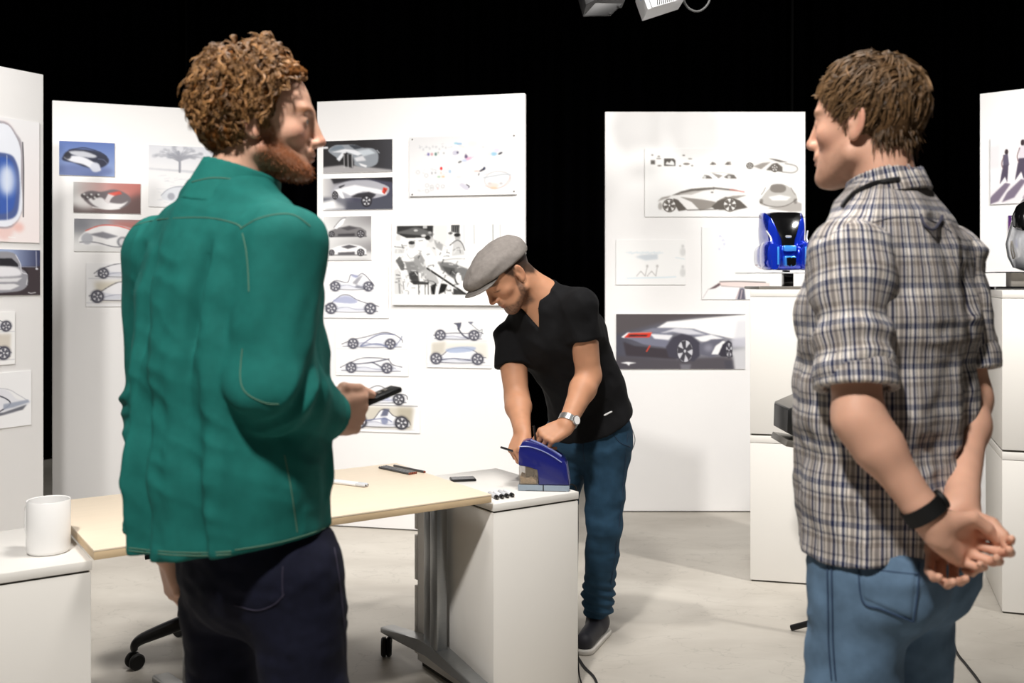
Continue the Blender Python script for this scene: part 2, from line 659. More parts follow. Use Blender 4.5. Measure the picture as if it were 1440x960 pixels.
# ------------------------------------------------------------------ pencils, pens, phone on the desk and cabinet
M_PENCIL = mat('black_lacquer', (26, 26, 28), .3, spec=.5, coat=.4, var=.05)
M_PENEND = mat('red_brown_wood', (150, 80, 60), .6, var=.1)
M_PENWHITE = mat('white_pen', (232, 233, 236), .35, var=.02)
M_LEAD = mat('graphite', (35, 35, 38), .5, metal=.2)


def flat_dir(a, b):
    d = np.array(b[:2]) - np.array(a[:2])
    return d / np.linalg.norm(d), math.atan2(d[1], d[0])


def pencil(a, b, z, r, label, group, hexa=True):
    dirv, ang = flat_dir(a, b)
    L = float(np.linalg.norm(np.array(b[:2]) - np.array(a[:2])))
    t = thing('pencil', label, 'pencil', (a[0], a[1], z), ang, group)
    tube('barrel', [(0, 0, r * .9), (L * .985, 0, r * .9)], r, M_PENCIL, t, 6, smooth=False)
    tube('end_cap', [(L * .985, 0, r * .9), (L, 0, r * .9)], r * .99, M_PENEND, t, 6, smooth=False)
    tube('lead', [(L, 0, r * .9), (L + .0006, 0, r * .9)], r * .35, M_LEAD, t, 8)
    return t


for i in range(5):
    oy = i * .0098 + (.020 if i == 4 else 0)
    ex = 0 if i < 4 else .012
    a = np.array([-.485, 3.640]) + np.array([.70, .71]) * oy + np.array([.71, -.70]) * ex * (1 if i == 4 else (0, .003, -.002, .002)[i])
    b = a + np.array([.71, -.70]) * .175
    lab = ('black pencil in the row of four, farthest from the stray pencil', 'black pencil in the middle of the tight row of four on the desk',
           'black pencil in the middle of the tight row of four on the desk', 'black pencil in the row of four, closest to the stray pencil',
           'black pencil lying astray, apart from the row of four')[i]
    pencil(a, b, HD + .0003, .0045, lab, 'black pencils on the desk')


def marker(a, b, z, r, label, group, body, capm):
    dirv, ang = flat_dir(a, b)
    L = float(np.linalg.norm(np.array(b[:2]) - np.array(a[:2])))
    t = thing('marker_pen', label, 'marker', (a[0], a[1], z), ang, group)
    tube('barrel', [(0, 0, r), (.002, 0, r), (L * .78, 0, r)], [r * .85, r, r], body, t, 14)
    tube('cap', [(L * .78, 0, r), (L - .004, 0, r), (L, 0, r)], [r * .96, r * .96, r * .7], capm, t, 14)
    tube('nib_plug', [(L, 0, r), (L + .002, 0, r)], r * .4, M_PLATE, t, 10)
    return t


M_GREYCAP = mat('pale_grey_cap', (200, 202, 206), .35, var=.02)
for i in range(2):
    a = np.array([-.640, 3.385]) + np.array([.45, .89]) * .0135 * i
    marker(a, a + np.array([.88, -.47]) * .175, HD + .0003, .0062, 'white marker pen lying on the desk beside the green jacket', 'two white markers on the desk', M_PENWHITE, M_GREYCAP)
for i in range(4):
    c0 = P(700 + 7.2 * i, 703 - .8 * i, 3.27)
    a = np.array([c0[0], 3.272 + .012 * i])
    marker(a + np.array([-.03, .075]), a, HC + .0003, .0072,
           ('short dark-ended marker on the cabinet, closest to the desk top', 'short dark-ended marker in the middle of the four on the cabinet',
            'short dark-ended marker in the middle of the four on the cabinet', 'short dark-ended marker on the cabinet, closest to the sharpener')[i], 'four markers on the cabinet', M_PENWHITE if i % 2 else M_GREYCAP, M_BLACKPL)
ph = thing('phone', 'black smartphone lying at the far corner of the cabinet top', 'phone', (-.178, 3.60, HC + .0004), math.radians(12))
box('phone_body', (0, 0, .004), (.09, .06, .008), M_BLACKPL, ph, .003)
box('screen', (0, 0, .0084), (.082, .054, .0006), mat('phone_glass', (8, 9, 11), .08, spec=.6), ph, 0)

# ------------------------------------------------------------------ electric pencil sharpener
M_BLUE = mat('royal_blue_plastic', (25, 30, 105), .28, spec=.5, coat=.4, var=.03)
M_SHGREY = mat('blue_grey_plastic', (134, 146, 158), .4, var=.03)
M_CLEAR = mat('smoky_clear', (150, 138, 124), .08, spec=.6, alpha=.42, var=.05)
M_SHAV = mat('pencil_shavings', (176, 150, 118), .9, var=.3, vscale=120, bump=.8, bscale=260)
SH = np.array([.112, 3.452])
sh = thing('pencil_sharpener', 'royal blue electric pencil sharpener with a clear shavings bin', 'sharpener', (SH[0], SH[1], HC + .0005), math.radians(-5))
hw = .045
prism('base', [(-.086, 0), (-.060, 0), (-.058, .004), (.076, .004), (.078, 0), (.086, 0), (.088, .004), (.088, .020), (-.088, .020), (-.088, .004)], -hw, hw, M_SHGREY, sh, bev=.002)
prism('base_joint', [(-.003, .001), (.001, .001), (.001, .0205), (-.003, .0205)], -hw - .0006, hw + .0006, M_BLACKPL, sh)
prof = [(-.086, .086), (-.086, .132), (-.082, .152), (-.074, .166), (-.062, .172), (-.046, .170), (-.010, .156), (.030, .136), (.062, .114), (.073, .104), (.079, .090), (.087, .022),
        (-.018, .022), (-.018, .076), (-.050, .086)]
bodyp = prism('housing', prof, -hw, hw, M_BLUE, sh, bev=.0035)
for k, yy in enumerate((-.044, -.030, -.014)):
    pts = [(-.078, .152 + .010 * k), (-.046, .1715 - .0 * k), (-.008, .1562), (.030, .1366), (.060, .1166)]
    if k == 0:
        pts = [(-.083, .140), (-.05, .140), (-.008, .128), (.032, .108), (.062, .088)]
        path = [(a, -hw - .0006, b + .012) for a, b in pts]
    else:
        path = [(a, yy, b + .0008) for a, b in pts[1:]]
    tube('ridge', catmull(path, 4), .0022, mat('pale_blue_trim', (120, 128, 178), .25, coat=.5), sh, 6)
prism('shavings_bin', [(-.085, .022), (-.019, .022), (-.019, .075), (-.05, .084), (-.085, .084)], -hw + .001, hw - .001, M_CLEAR, sh, bev=.002)
prism('shavings', [(-.081, .024), (-.024, .024), (-.026, .036), (-.045, .046), (-.06, .040), (-.081, .05)], -hw + .006, hw - .006, M_SHAV, sh, bev=.002)
prism('cutter_housing', [(-.064, .044), (-.034, .044), (-.034, .074), (-.064, .078)], -.02, .02, M_BLACKPL, sh, bev=.002)
prism('end_panel', [(.0785, .090), (.0885, .023), (.0895, .023), (.0795, .091)], -hw + .004, hw - .004, mat('violet_grey_panel', (120, 122, 165), .4, var=.03), sh)
lathe('pencil_hole', [(.001, 0), (.006, 0), (.006, .002), (.001, .002)], M_BLACKPL, sh, 20, (-.088, 0, .125), Matrix.Rotation(math.pi / 2, 3, 'Y'))
tube('power_cord', catmull([(.086, .01, .012), (.098, .02, .011), (.110, .034, -.012), (.115, .045, -.12), (.112, .05, -.40), (.116, .05, -.62), (.128, .02, -.678), (.15, -.06, -.682)], 6), .0028, M_RUBBER, sh, 8)

# ------------------------------------------------------------------ cords on the floor
M_CORD = mat('black_cord', (15, 15, 16), .5)


def floor_cord(px, label, r=.005):
    pts = []
    for (x, y) in px:
        d = CAM_H * FPX / (y - HOR)
        p = P(x, y, d)
        pts.append((p[0], p[1], r + .0003))
    o = tube('power_cord', catmull(pts, 8), r, M_CORD, None, 8)
    tag(o, label, 'cord')


floor_cord([(812, 925), (822, 940), (836, 955), (842, 975), (848, 1010)], 'black power cord on the floor beside the cabinet with the sharpener')
floor_cord([(1327, 845), (1331, 862), (1337, 890), (1345, 918), (1360, 938), (1378, 962), (1390, 990)], 'black power cord on the floor behind the blue jeans', .005)

# ------------------------------------------------------------------ scale models
M_CARBLUE = mat('metallic_blue', (20, 52, 190), .16, metal=.45, coat=1., spec=.6, var=.04)
M_SKY = mat('light_blue_gloss', (60, 140, 225), .2, metal=.2, coat=1.)
M_GLOSSBLACK = mat('gloss_black', (9, 9, 10), .15, coat=.6)
M_SILVER = mat('silver_gloss', (196, 198, 203), .22, metal=.35, coat=1.)
M_ACRYL = mat('acrylic_shelf', (225, 228, 230), .1, spec=.5, alpha=.55)


def loft(name, rings, m, parent, closed=True, label=None, cap=True):
    n = len(rings[0])
    V = [p for r in rings for p in r]
    F = []
    for i in range(len(rings) - 1):
        for k in range(n if closed else n - 1):
            a, b = i * n + k, i * n + (k + 1) % n
            F.append((a, b, b + n, a + n))
    if cap:
        F.append(tuple(range(n - 1, -1, -1)))
        F.append(tuple((len(rings) - 1) * n + k for k in range(n)))
    o = mesh_from(name, V, F, m, parent, True, label=label)
    try:
        o.data.set_sharp_from_angle(angle=math.radians(45))
    except Exception:
        pass
    return o


def oval(cx, y, cz, rx, rz, n=20, p=2.4):
    r = []
    for k in range(n):
        a = 2 * math.pi * k / n
        c, s = math.cos(a), math.sin(a)
        r.append((cx + rx * math.copysign(abs(c) ** (2 / p), c), y, cz + rz * math.copysign(abs(s) ** (2 / p), s)))
    return r


# blue model: seen end on, tall cockpit with black glass, pods over the wheels
bc = P(1103, 404, 4.85)
TOPZ = .684 + .683
bl = thing('car_model', 'glossy blue scale car model with black canopy on a black post stand', 'scale model', (bc[0] - .012, 4.85, TOPZ + .0005), math.radians(2))
box('stand_plate', (.03, 0, .007), (.36, .26, .014), M_PLATE, bl, .003)
box('post', (.028, .0, .045), (.045, .045, .062), M_GLOSSBLACK, bl, .002)
box('shelf', (.03, 0, .079), (.34, .24, .006), M_ACRYL, bl, .001)
box('hitch', (.020, 0, .086), (.03, .03, .01), M_GLOSSBLACK, bl, .001)
BZ = .089
# lower hull
rings = []
for (y, rx, rz, cz) in [(-.11, .070, .040, .048), (-.10, .098, .058, .060), (-.05, .106, .068, .070), (.05, .106, .072, .074), (.14, .100, .066, .070), (.17, .07, .04, .05)]:
    rings.append(oval(0, y, BZ + cz, rx, rz, 24, 3.2))
loft('hull', rings, M_CARBLUE, bl)
# side shoulders rising to the canopy (two fins)
for s in (-1, 1):
    rings = []
    for (y, z0, z1, xi, xo) in [(-.085, .06, .20, .036, .074), (-.07, .05, .255, .052, .104), (-.02, .06, .282, .066, .112), (.06, .06, .285, .068, .112), (.13, .06, .24, .052, .094)]:
        r = []
        for k in range(16):
            a = 2 * math.pi * k / 16
            tz = .5 + .5 * math.sin(a)
            z = z0 + (z1 - z0) * tz
            mid = xi * (.35 + .65 * tz ** .8) + .0 + (xo - xi) * .5
            half = (xo - xi) * .55 * (1 - .35 * tz)
            r.append((s * (mid + half * math.cos(a)), y, BZ + z))
        rings.append(r)
    loft('side_fin', rings, M_CARBLUE, bl)
    # wheel pods
    rings = []
    for (y, rx, rz, cz) in [(-.155, .022, .045, .050), (-.148, .032, .062, .066), (-.10, .038, .072, .074), (-.03, .036, .070, .072), (.02, .02, .04, .06)]:
        rings.append(oval(s * .082, y, BZ + cz, rx, rz, 18, 3.0))
    loft('wheel_pod', rings, M_CARBLUE, bl)
    box('pod_trim', (s * .066, -.158, BZ + .07), (.010, .006, .085), M_SKY, bl, .003)
    tube('chrome_line', catmull([(s * .108, -.10, BZ + .02), (s * .112, -.11, BZ + .09), (s * .096, -.115, BZ + .125), (s * .085, -.11, BZ + .15), (s * .10, -.08, BZ + .19)], 5), .0045, M_SILVER, bl, 8)
# canopy glass: V-shaped dark wedge between the fins
bm = bmesh.new()
b_prism(bm, [(-.078, .272), (.078, .272), (.074, .276), (-.074, .276), ], -.05, .10)
bm.free()
rings = []
for (z, hx, y0, y1) in [(.10, .026, -.10, .05), (.15, .032, -.098, .07), (.20, .052, -.085, .085), (.25, .068, -.066, .095), (.278, .074, -.05, .10), (.284, .06, -.03, .09)]:
    rings.append([(-hx, y0, BZ + z), (-hx * .5, y0 - .006, BZ + z), (hx * .5, y0 - .006, BZ + z), (hx, y0, BZ + z), (hx, y1, BZ + z), (-hx, y1, BZ + z)])
loft('canopy', rings, M_GLOSSBLACK, bl)
box('nose_panel', (0, -.108, BZ + .105), (.062, .05, .03), M_SKY, bl, .008)
box('nose_lower', (0, -.115, BZ + .045), (.055, .05, .05), M_SKY, bl, .008)
gr_ = prism('grille', [(-.020, .035), (-.006, .030), (0, .040), (.006, .030), (.020, .035), (.022, .070), (.006, .073), (0, .068), (-.006, .073), (-.022, .070)], -.150, -.139, M_GLOSSBLACK, bl)
gr_.location.z = BZ - .01
box('headlight', (0, -.104, BZ + .162), (.03, .01, .012), M_SILVER, bl, .004, rot=Matrix.Rotation(.3, 3, 'X'))

# silver model on the far right pedestal
sc = P(1449, 401, 4.52)
sv = thing('car_model', 'white and silver scale car model with dark glass on a plate stand', 'scale model', (sc[0] - .03, 4.55, TOPZ + .0005), math.radians(-14))
box('stand_plate', (.05, 0, .007), (.36, .26, .014), M_GLOSSBLACK, sv, .002)
box('post', (.03, 0, .045), (.16, .10, .062), mat('beige_block', (205, 198, 188), .5, var=.03), sv, .002)
box('shelf', (.05, 0, .078), (.36, .24, .005), M_GLOSSBLACK, sv, .001)
rings = []
for (z, rx, ry, cx) in [(.085, .020, .03, .03), (.10, .060, .075, .03), (.15, .082, .105, .03), (.21, .090, .115, .03), (.27, .082, .11, .035), (.33, .070, .10, .04), (.38, .055, .08, .045), (.42, .035, .05, .05), (.43, .01, .02, .05)]:
    rings.append([(cx + rx * math.cos(2 * math.pi * k / 24), ry * math.sin(2 * math.pi * k / 24), z) for k in range(24)])
loft('shell', rings, M_SILVER, sv)
rings = []
for (z, rx, ry, cx, cy) in [(.265, .02, .03, .0, -.07), (.285, .055, .055, .01, -.065), (.33, .066, .065, .018, -.05), (.38, .052, .055, .028, -.035), (.405, .03, .03, .035, -.03)]:
    rings.append([(cx + rx * math.cos(2 * math.pi * k / 20), cy + ry * math.sin(2 * math.pi * k / 20), z) for k in range(20)])
loft('windscreen', rings, M_GLOSSBLACK, sv)
tube('side_slot', catmull([(-.045, -.062, .14), (-.052, -.066, .17), (-.054, -.064, .20), (-.05, -.06, .22), (-.046, -.066, .19), (-.04, -.07, .15), (-.045, -.062, .14)], 4), .003, M_PLATE, sv, 8)

# black angular speaker on a grey plate stand, half hidden by the plaid-shirted man
sp0 = P(1150, 612, 3.9)
spk = thing('speaker', 'black angular speaker cabinet on a grey stand beside the white pedestal', 'speaker', (sp0[0], 3.9, 0), 0)


def pz(px, py, d=3.9):
    q = P(px, py, d)
    return (q[0] - sp0[0], q[2])


prism('cabinet', [pz(1098, 571), pz(1132, 559), pz(1180, 556), pz(1190, 620), pz(1160, 632), pz(1126, 617), pz(1097, 603)], -.10, .10, M_BLACKPL, spk, bev=.003)
prism('top_cover', [pz(1102, 569), pz(1130, 557), pz(1180, 554), pz(1180, 556), pz(1132, 559.5), pz(1100, 571)], -.095, .12, M_PLATE, spk, bev=0)
prism('stand_plate', [pz(1098, 613), pz(1126, 617.5), pz(1160, 632.5), pz(1190, 632.5), pz(1190, 637), pz(1158, 637), pz(1124, 626.5), pz(1095, 621.5)], -.10, .12, M_PLATE, spk, bev=.001)
zt = pz(1160, 637)[1]
tube('stand_pole', [(pz(1172, 637)[0], 0, zt), (pz(1172, 637)[0], 0, .03)], .018, M_BLACKMETAL, spk, 14)
for k in range(3):
    a = k * 2.094 + .4
    tube('stand_leg', [(pz(1172, 637)[0], 0, .09), (pz(1172, 637)[0] + .17 * math.cos(a), .17 * math.sin(a), .012)], .012, M_BLACKMETAL, spk, 8)

# ------------------------------------------------------------------ lamp heads at the ceiling grid
M_LAMPGREY = mat('lamp_grey', (34, 34, 35), .5, metal=.2, var=.05)
M_LAMPWHITE = mat('lamp_white', (214, 216, 220), .45, var=.03)
M_LAMPBLUE = mat('lamp_blue_gel', (40, 110, 190), .35)


def wpts(pxs, d):
    return [P(x, y, d) for x, y in pxs]


def slab(name, pxs, d0, d1, m, parent):
    """flat-sided solid between two distances, outline given in metres around the lamp"""
    c = np.mean(wpts(pxs, (d0 + d1) / 2), axis=0)
    pts = [(p[0], p[2]) for p in wpts(pxs, (d0 + d1) / 2)]
    bm = bmesh.new()
    b_prism(bm, pts, d0, d1)
    bmesh.ops.bevel(bm, geom=list(bm.edges), offset=.003, segments=2, profile=.5, affect='EDGES')
    return bm_obj(name, bm, m, parent, smooth=True, world=True)


LD = 4.6
l1 = thing('stage_lamp', 'grey stage lamp with barn doors hanging at the top, tilted left', 'lamp', tuple(P(845, 0, LD)))
slab('lamp_body', [(815, -8), (838, -60), (884, -60), (878, 3), (838, 5), (822, 16)], LD - .02, LD + .18, M_LAMPGREY, l1)
slab('barn_door', [(820, 23.5), (837, 4.5), (876, 5.5), (858, 22)], LD - .10, LD - .085, M_LAMPGREY, l1)
for (x, y) in ((858, 18.5), (869, 8)):
    lathe('rivet', [(.001, 0), (.005, 0), (.005, .004), (.001, .004)], M_BLACKMETAL, l1, 12, tuple(Vector(P(x, y, LD - .103)) - Vector(l1.location)), Matrix.Rotation(math.pi / 2, 3, 'X'))
tube('yoke', [P(850, -30, LD + .08), P(850, -300, LD + .08)], .012, M_BLACKMETAL, l1, 10, world=True)
l2 = thing('stage_lamp', 'white box lamp with vent slots hanging at the top, tilted right', 'lamp', tuple(P(930, 0, LD)))
slab('lamp_body', [(897, -6), (907, 22), (959, 5), (957, -40), (905, -50)], LD - .04, LD + .16, M_LAMPWHITE, l2)
slab('vent_panel', [(912, -3), (917, 11.5), (950, 2), (948, -20), (914, -20)], LD - .055, LD - .04, M_LAMPWHITE, l2)
for i in range(9):
    x = 925 + i * 2.7
    tube('vent_slot', [P(x, 7.0 - i * .75, LD - .0565), P(x - 1.5, -9 - i * .7, LD - .0565)], .0022, M_LAMPGREY, l2, 6, world=True)
slab('blue_gel', [(893, -8), (901, 1), (906, -4), (900, -14)], LD - .05, LD - .045, M_LAMPBLUE, l2)
tube('yoke', [P(928, -45, LD + .06), P(928, -300, LD + .06)], .012, M_BLACKMETAL, l2, 10, world=True)
cb = tube('lamp_cable', catmull(wpts([(961, -30), (961, -4), (966, 9), (976, 15.5), (986, 14.5), (995, 6), (998, -6), (996, -40), (985, -300)], LD + .05), 6), .0055, mat('grey_cable', (70, 70, 70), .5), None, 8)
tag(cb, 'grey lamp cable hanging in a loop beside the white box lamp', 'cable')
# ------------------------------------------------------------------ prints on the panels
# A print is a foam board with a fine mesh in front whose vertices carry the printed ink colours.
PAPER_E = 1.17


def boxblur(a, r):
    r = int(round(r))
    if r < 1:
        return a
    for _ in range(2):
        for ax in (0, 1):
            b = np.moveaxis(a, ax, 0)
            pad = np.concatenate([np.repeat(b[:1], r + 1, 0), b, np.repeat(b[-1:], r, 0)], 0)
            c = np.cumsum(pad, 0)
            a = np.moveaxis((c[2 * r + 1:] - c[:-2 * r - 1]) / (2 * r + 1), 0, ax)
    return a


class Print:
    SS = 3.0

    def __init__(s, x0, y0, x1, y1, bg=(250, 250, 250)):
        s.r = (x0, y0, x1, y1)
        S = s.SS
        s.W, s.H = int(round((x1 - x0) * S)), int(round((y1 - y0) * S))
        xs = x0 + (np.arange(s.W) + .5) / S
        ys = y0 + (np.arange(s.H) + .5) / S
        s.X, s.Y = np.meshgrid(xs, ys)
        s.img = np.ones((s.H, s.W, 3)) * (np.array(bg) / 255.)

    def put(s, m, col, a=1., blur=0.):
        if blur:
            m = boxblur(m.astype(float), blur * s.SS)
        if callable(col):
            c = col(s.X, s.Y)
        else:
            c = np.array(col) / 255.
        m = (m * a)[..., None]
        s.img = s.img * (1 - m) + c * m

    def poly(s, pts, col, a=1., blur=0., smooth=0):
        if smooth:
            pts = catmull(pts, smooth, True)
        m = np.zeros((s.H, s.W), bool)
        n = len(pts)
        for i in range(n):
            (xa, ya), (xb, yb) = pts[i], pts[(i + 1) % n]
            if abs(yb - ya) < 1e-9:
                continue
            c = (ya > s.Y) != (yb > s.Y)
            xi = xa + (s.Y - ya) * (xb - xa) / (yb - ya)
            m ^= c & (s.X < xi)
        s.put(m.astype(float), col, a, blur)

    def ell(s, cx, cy, rx, ry, col, a=1., blur=0., rot=0., ring=None):
        c, n = math.cos(rot), math.sin(rot)
        u = ((s.X - cx) * c + (s.Y - cy) * n) / rx
        v = (-(s.X - cx) * n + (s.Y - cy) * c) / ry
        q = np.sqrt(u * u + v * v)
        m = q < 1
        if ring:
            m &= q > 1 - ring
        s.put(m.astype(float), col, a, blur)

    def line(s, pts, w, col, a=1., smooth=6, blur=0.):
        if smooth and len(pts) > 2:
            pts = catmull(pts, smooth)
        d = np.full((s.H, s.W), 1e9)
        n = len(pts)
        for i in range(n - 1):
            p, q = np.array(pts[i]), np.array(pts[i + 1])
            e = q - p
            L = e.dot(e) + 1e-12
            t = np.clip(((s.X - p[0]) * e[0] + (s.Y - p[1]) * e[1]) / L, 0, 1)
            d = np.minimum(d, np.hypot(s.X - p[0] - t * e[0], s.Y - p[1] - t * e[1]))
        s.put(np.clip((w / 2 - d) * s.SS + .5, 0, 1), col, a, blur)

    def grad(s, c0, c1, axis='x', lo=None, hi=None, a=1., mask=None, power=1.):
        x0, y0, x1, y1 = s.r
        lo = lo if lo is not None else (x0 if axis == 'x' else y0)
        hi = hi if hi is not None else (x1 if axis == 'x' else y1)
        t = np.clip(((s.X if axis == 'x' else s.Y) - lo) / (hi - lo), 0, 1)[..., None] ** power
        c = np.array(c0) / 255. * (1 - t) + np.array(c1) / 255. * t
        m = np.ones((s.H, s.W)) if mask is None else mask
        m = (m * a)[..., None]
        s.img = s.img * (1 - m) + c * m

    def wheel(s, cx, cy, r, sq=1., dark=(45, 45, 52), light=(225, 225, 230), spokes=5, ph=.3, rim=.72):
        s.ell(cx, cy, r * sq, r, dark)
        s.ell(cx, cy, r * sq * rim, r * rim, light)
        for k in range(spokes):
            t = ph + k * 2 * math.pi / spokes
            s.poly([(cx + sq * r * .12 * math.cos(t - 1.2), cy + r * .12 * math.sin(t - 1.2)),
                    (cx + sq * r * rim * math.cos(t - .33), cy + r * rim * math.sin(t - .33)),
                    (cx + sq * r * rim * math.cos(t + .33), cy + r * rim * math.sin(t + .33)),
                    (cx + sq * r * .12 * math.cos(t + 1.2), cy + r * .12 * math.sin(t + 1.2))], dark, .92)
        s.ell(cx, cy, r * .14 * sq, r * .14, light)


M_PRINT = mat('printed_ink', (255, 255, 255), .45, spec=.25, attr='Col')
M_FOAM = mat('foam_board', (232, 231, 230), .6, spec=.2, var=.01)


def hang(pr, key, label, name='car_print', thick=.006, off=.0006, cat='print', E=None):
    x0, y0, x1, y1 = pr.r
    A, e, n, h = PANELS[key]
    s0, _ = on_panel(key, x0, (y0 + y1) / 2)
    s1, _ = on_panel(key, x1, (y0 + y1) / 2)
    _, zt = on_panel(key, (x0 + x1) / 2, y0)
    _, zb = on_panel(key, (x0 + x1) / 2, y1)
    w, hh = s1 - s0, zt - zb
    ang = math.atan2(e[1], e[0])
    base = A + e * s0 + n * off
    t = thing(name, label, cat, (base[0], base[1], zb), ang, 'prints pinned to the white panels')
    box('board', (w / 2, -thick / 2, hh / 2), (w, thick, hh), M_FOAM, t, .0008)
    # average the drawing down to the mesh
    S = pr.SS
    k = 1.12
    nx, nz = int((x1 - x0) * k) + 2, int((y1 - y0) * k) + 2
    img = boxblur(pr.img, .55 * S / k * .9)
    gx = np.linspace(0, pr.W - 1, nx)
    gz = np.linspace(0, pr.H - 1, nz)
    ix, iz = np.round(gx).astype(int), np.round(gz).astype(int)
    c = lin(np.clip(img[np.ix_(iz, ix)], 0, 1).reshape(-1, 3) * .9999) / (E or PAPER_E)
    xx, zz = np.meshgrid(np.linspace(.0012, w - .0012, nx), np.linspace(hh - .0012, .0012, nz))
    V = np.stack([xx.ravel(), np.full(xx.size, -thick - .0004), zz.ravel()], 1)
    idx = np.arange(nx * nz).reshape(nz, nx)
    F = np.stack([idx[:-1, :-1].ravel(), idx[1:, :-1].ravel(), idx[1:, 1:].ravel(), idx[:-1, 1:].ravel()], 1)
    mesh_from('print', V, F, M_PRINT, t, False, cols=c)
    return t


INK, MID, PALE = (58, 58, 70), (150, 152, 172), (214, 217, 228)


def sketch(p, x0, x1, yb, h, roof, wl, wr, r, flip=False, tint=PALE, dark=INK, glass=MID, ground=True):
    """loose marker sketch of a low car seen from the side; roof = list of (u, v) in 0..1"""
    def T(u, v):
        return ((x1 - (x1 - x0) * u) if flip else (x0 + (x1 - x0) * u), yb - h * v)
    body = [T(u, v) for u, v in roof] + [T(1.0, .28), T(.97, .12), T(.03, .10), T(0, .25)]
    p.poly(body, (246, 246, 250), 1, 0, 0)
    p.poly([T(.03, .12), T(.2, .45), T(.5, .30), T(.85, .48), T(.97, .14)], tint, .8, .6)
    p.line([T(.1, .16), T(.38, .36), T(.62, .22), T(.9, .34)], 1.0, glass, .8)
    p.line([T(u, v) for u, v in roof], 1.0, dark, .85)
    p.line([T(.02, .12), T(.5, .07), T(.98, .13)], 1.1, dark, .7)
    if ground:
        p.line([T(-.08, -.02), T(1.08, -.03)], .8, (190, 190, 198), .8, 0)
    for u in (wl, wr):
        cx, cy = T(u, 0)
        p.ell(cx, cy - r * .95, r * 1.18, r * 1.12, dark, .3, .5)
        p.wheel(cx, cy - r * .92, r, dark=tuple(min(255, c + 26) for c in dark), ph=u * 5)


# ---------------- panel 1
p = Print(-150, 157, 54.5, 338, (243, 236, 238))
p.grad((240, 240, 243), (246, 236, 236), 'y')
p.ell(0, 250, 26, 86, (236, 196, 190), .7, 3)
p.poly([(-38, 172), (0, 163), (18, 178), (28, 200), (28, 280), (24, 300), (10, 317), (-20, 317), (-50, 300), (-54, 200)], (150, 146, 156), .8, 1.0, 4)
p.poly([(-40, 176), (0, 166), (16, 180), (25, 203), (25.5, 240), (27, 290), (10, 314), (-20, 314), (-48, 298), (-52, 203)], (236, 240, 250), 1, .4, 4)
p.poly([(-40, 225), (-20, 211), (8, 210), (18, 220), (23, 240), (23, 275), (17, 300), (-5, 307), (-30, 303), (-44, 270)], (84, 100, 152), 1, 1, 4)
p.poly([(-30, 228), (-12, 216), (6, 216), (14, 225), (18, 245), (16, 280), (8, 294), (-12, 298), (-30, 290), (-38, 262)], (66, 98, 178), 1, 1.5, 4)
p.ell(4, 248, 12, 22, (222, 232, 250), .95, 5)
p.line([(4, 212), (4.4, 306)], .9, (225, 232, 245), .9, 0)
p.line([(28, 190), (29.5, 230), (29, 300)], 1.6, (48, 46, 52), .9)
p.ell(22, 316, 8, 7, (240, 190, 182), .8, 2.5)
p.line([(6, 331), (17, 331.5)], .9, (252, 252, 252), 1, 0)
hang(p, 'p1', 'tall pale print of a car with blue glass seen from above', E=1.1)

p = Print(-110, 349, 55.5, 416, (70, 68, 82))
p.grad((160, 175, 208), (58, 62, 92), 'x', 10, 56)
p.poly([(-110, 379), (56, 373), (56, 416), (-110, 416)], (66, 58, 62), 1, 1)
p.poly([(-60, 356), (-10, 353), (14, 354), (22, 364), (26, 376), (34, 383), (37, 398), (28, 408), (12, 411), (-20, 411), (-70, 400)], (150, 150, 158), 1, .4, 4)
p.poly([(-40, 363), (12, 362), (21, 370), (22, 374), (-20, 374)], (45, 44, 50), 1, .4, 0)
p.poly([(-60, 376), (10, 374), (26, 382), (18, 388), (-40, 388)], (232, 232, 238), 1, 1, 4)
p.poly([(-60, 392), (10, 391), (28, 390), (20, 396), (-30, 397)], (222, 222, 226), 1, .8, 0)
p.poly([(-50, 400), (16, 399), (24, 402), (10, 408), (-40, 408)], (235, 235, 238), .9, .8, 0)
p.line([(18, 357), (25, 370), (27, 382), (36, 386), (34, 400)], 1.3, (225, 225, 232), .9)
p.line([(31, 375), (36, 385), (36, 399)], 1.0, (35, 33, 38), .8)
p.line([(49, 351), (49.5, 377)], 1.0, (225, 228, 238), .9, 0)
p.ell(50, 377, 2, 1.4, (230, 232, 240), .9)
p.line([(22, 374), (49, 374)], .7, (190, 198, 220), .7, 0)
p.line([(37, 412), (41, 413), (48, 412)], 1.2, (228, 228, 232), .9, 0)
hang(p, 'p1', 'print of a silver car seen from the front on a blue and brown ground', E=1.1)

p = Print(-120, 440, 20, 517, (250, 250, 250))
for yb, hh in ((468, 24), (509, 30)):
    if yb > 500:
        p.poly([(-112, 472), (14, 472), (12, 508), (-112, 508)], (216, 208, 196), .9, 2)
    sketch(p, -105, 15, yb, hh, [(0, .25), (.15, .5), (.4, .95), (.7, .9), (.9, .55), (1, .3)], .15, .93 if yb < 500 else .90, 8 if yb < 500 else 10)
hang(p, 'p1', 'white print with two stacked car sketches beside the dark gap')

p = Print(-140, 528, 43, 609, (246, 246, 248))
p.poly([(-120, 575), (-60, 548), (0, 552), (20, 568), (40, 572), (38, 578), (0, 590), (-120, 588)], (232, 233, 240), 1, .6, 4)
p.line([(-60, 546), (0, 551), (22, 562), (38, 573)], .8, (180, 182, 192))
p.line([(-20, 556), (2, 565), (10, 575), (-10, 586)], 1.6, (52, 54, 66))
p.poly([(0, 574), (38, 571), (40, 575), (16, 580), (0, 582)], (160, 168, 186), .9, .7)
p.poly([(-120, 588), (0, 586), (36, 578), (30, 585), (-10, 591)], (80, 82, 92), .8, .7)
hang(p, 'p1', 'pale print of a grey wedge car at the bottom of the panel')

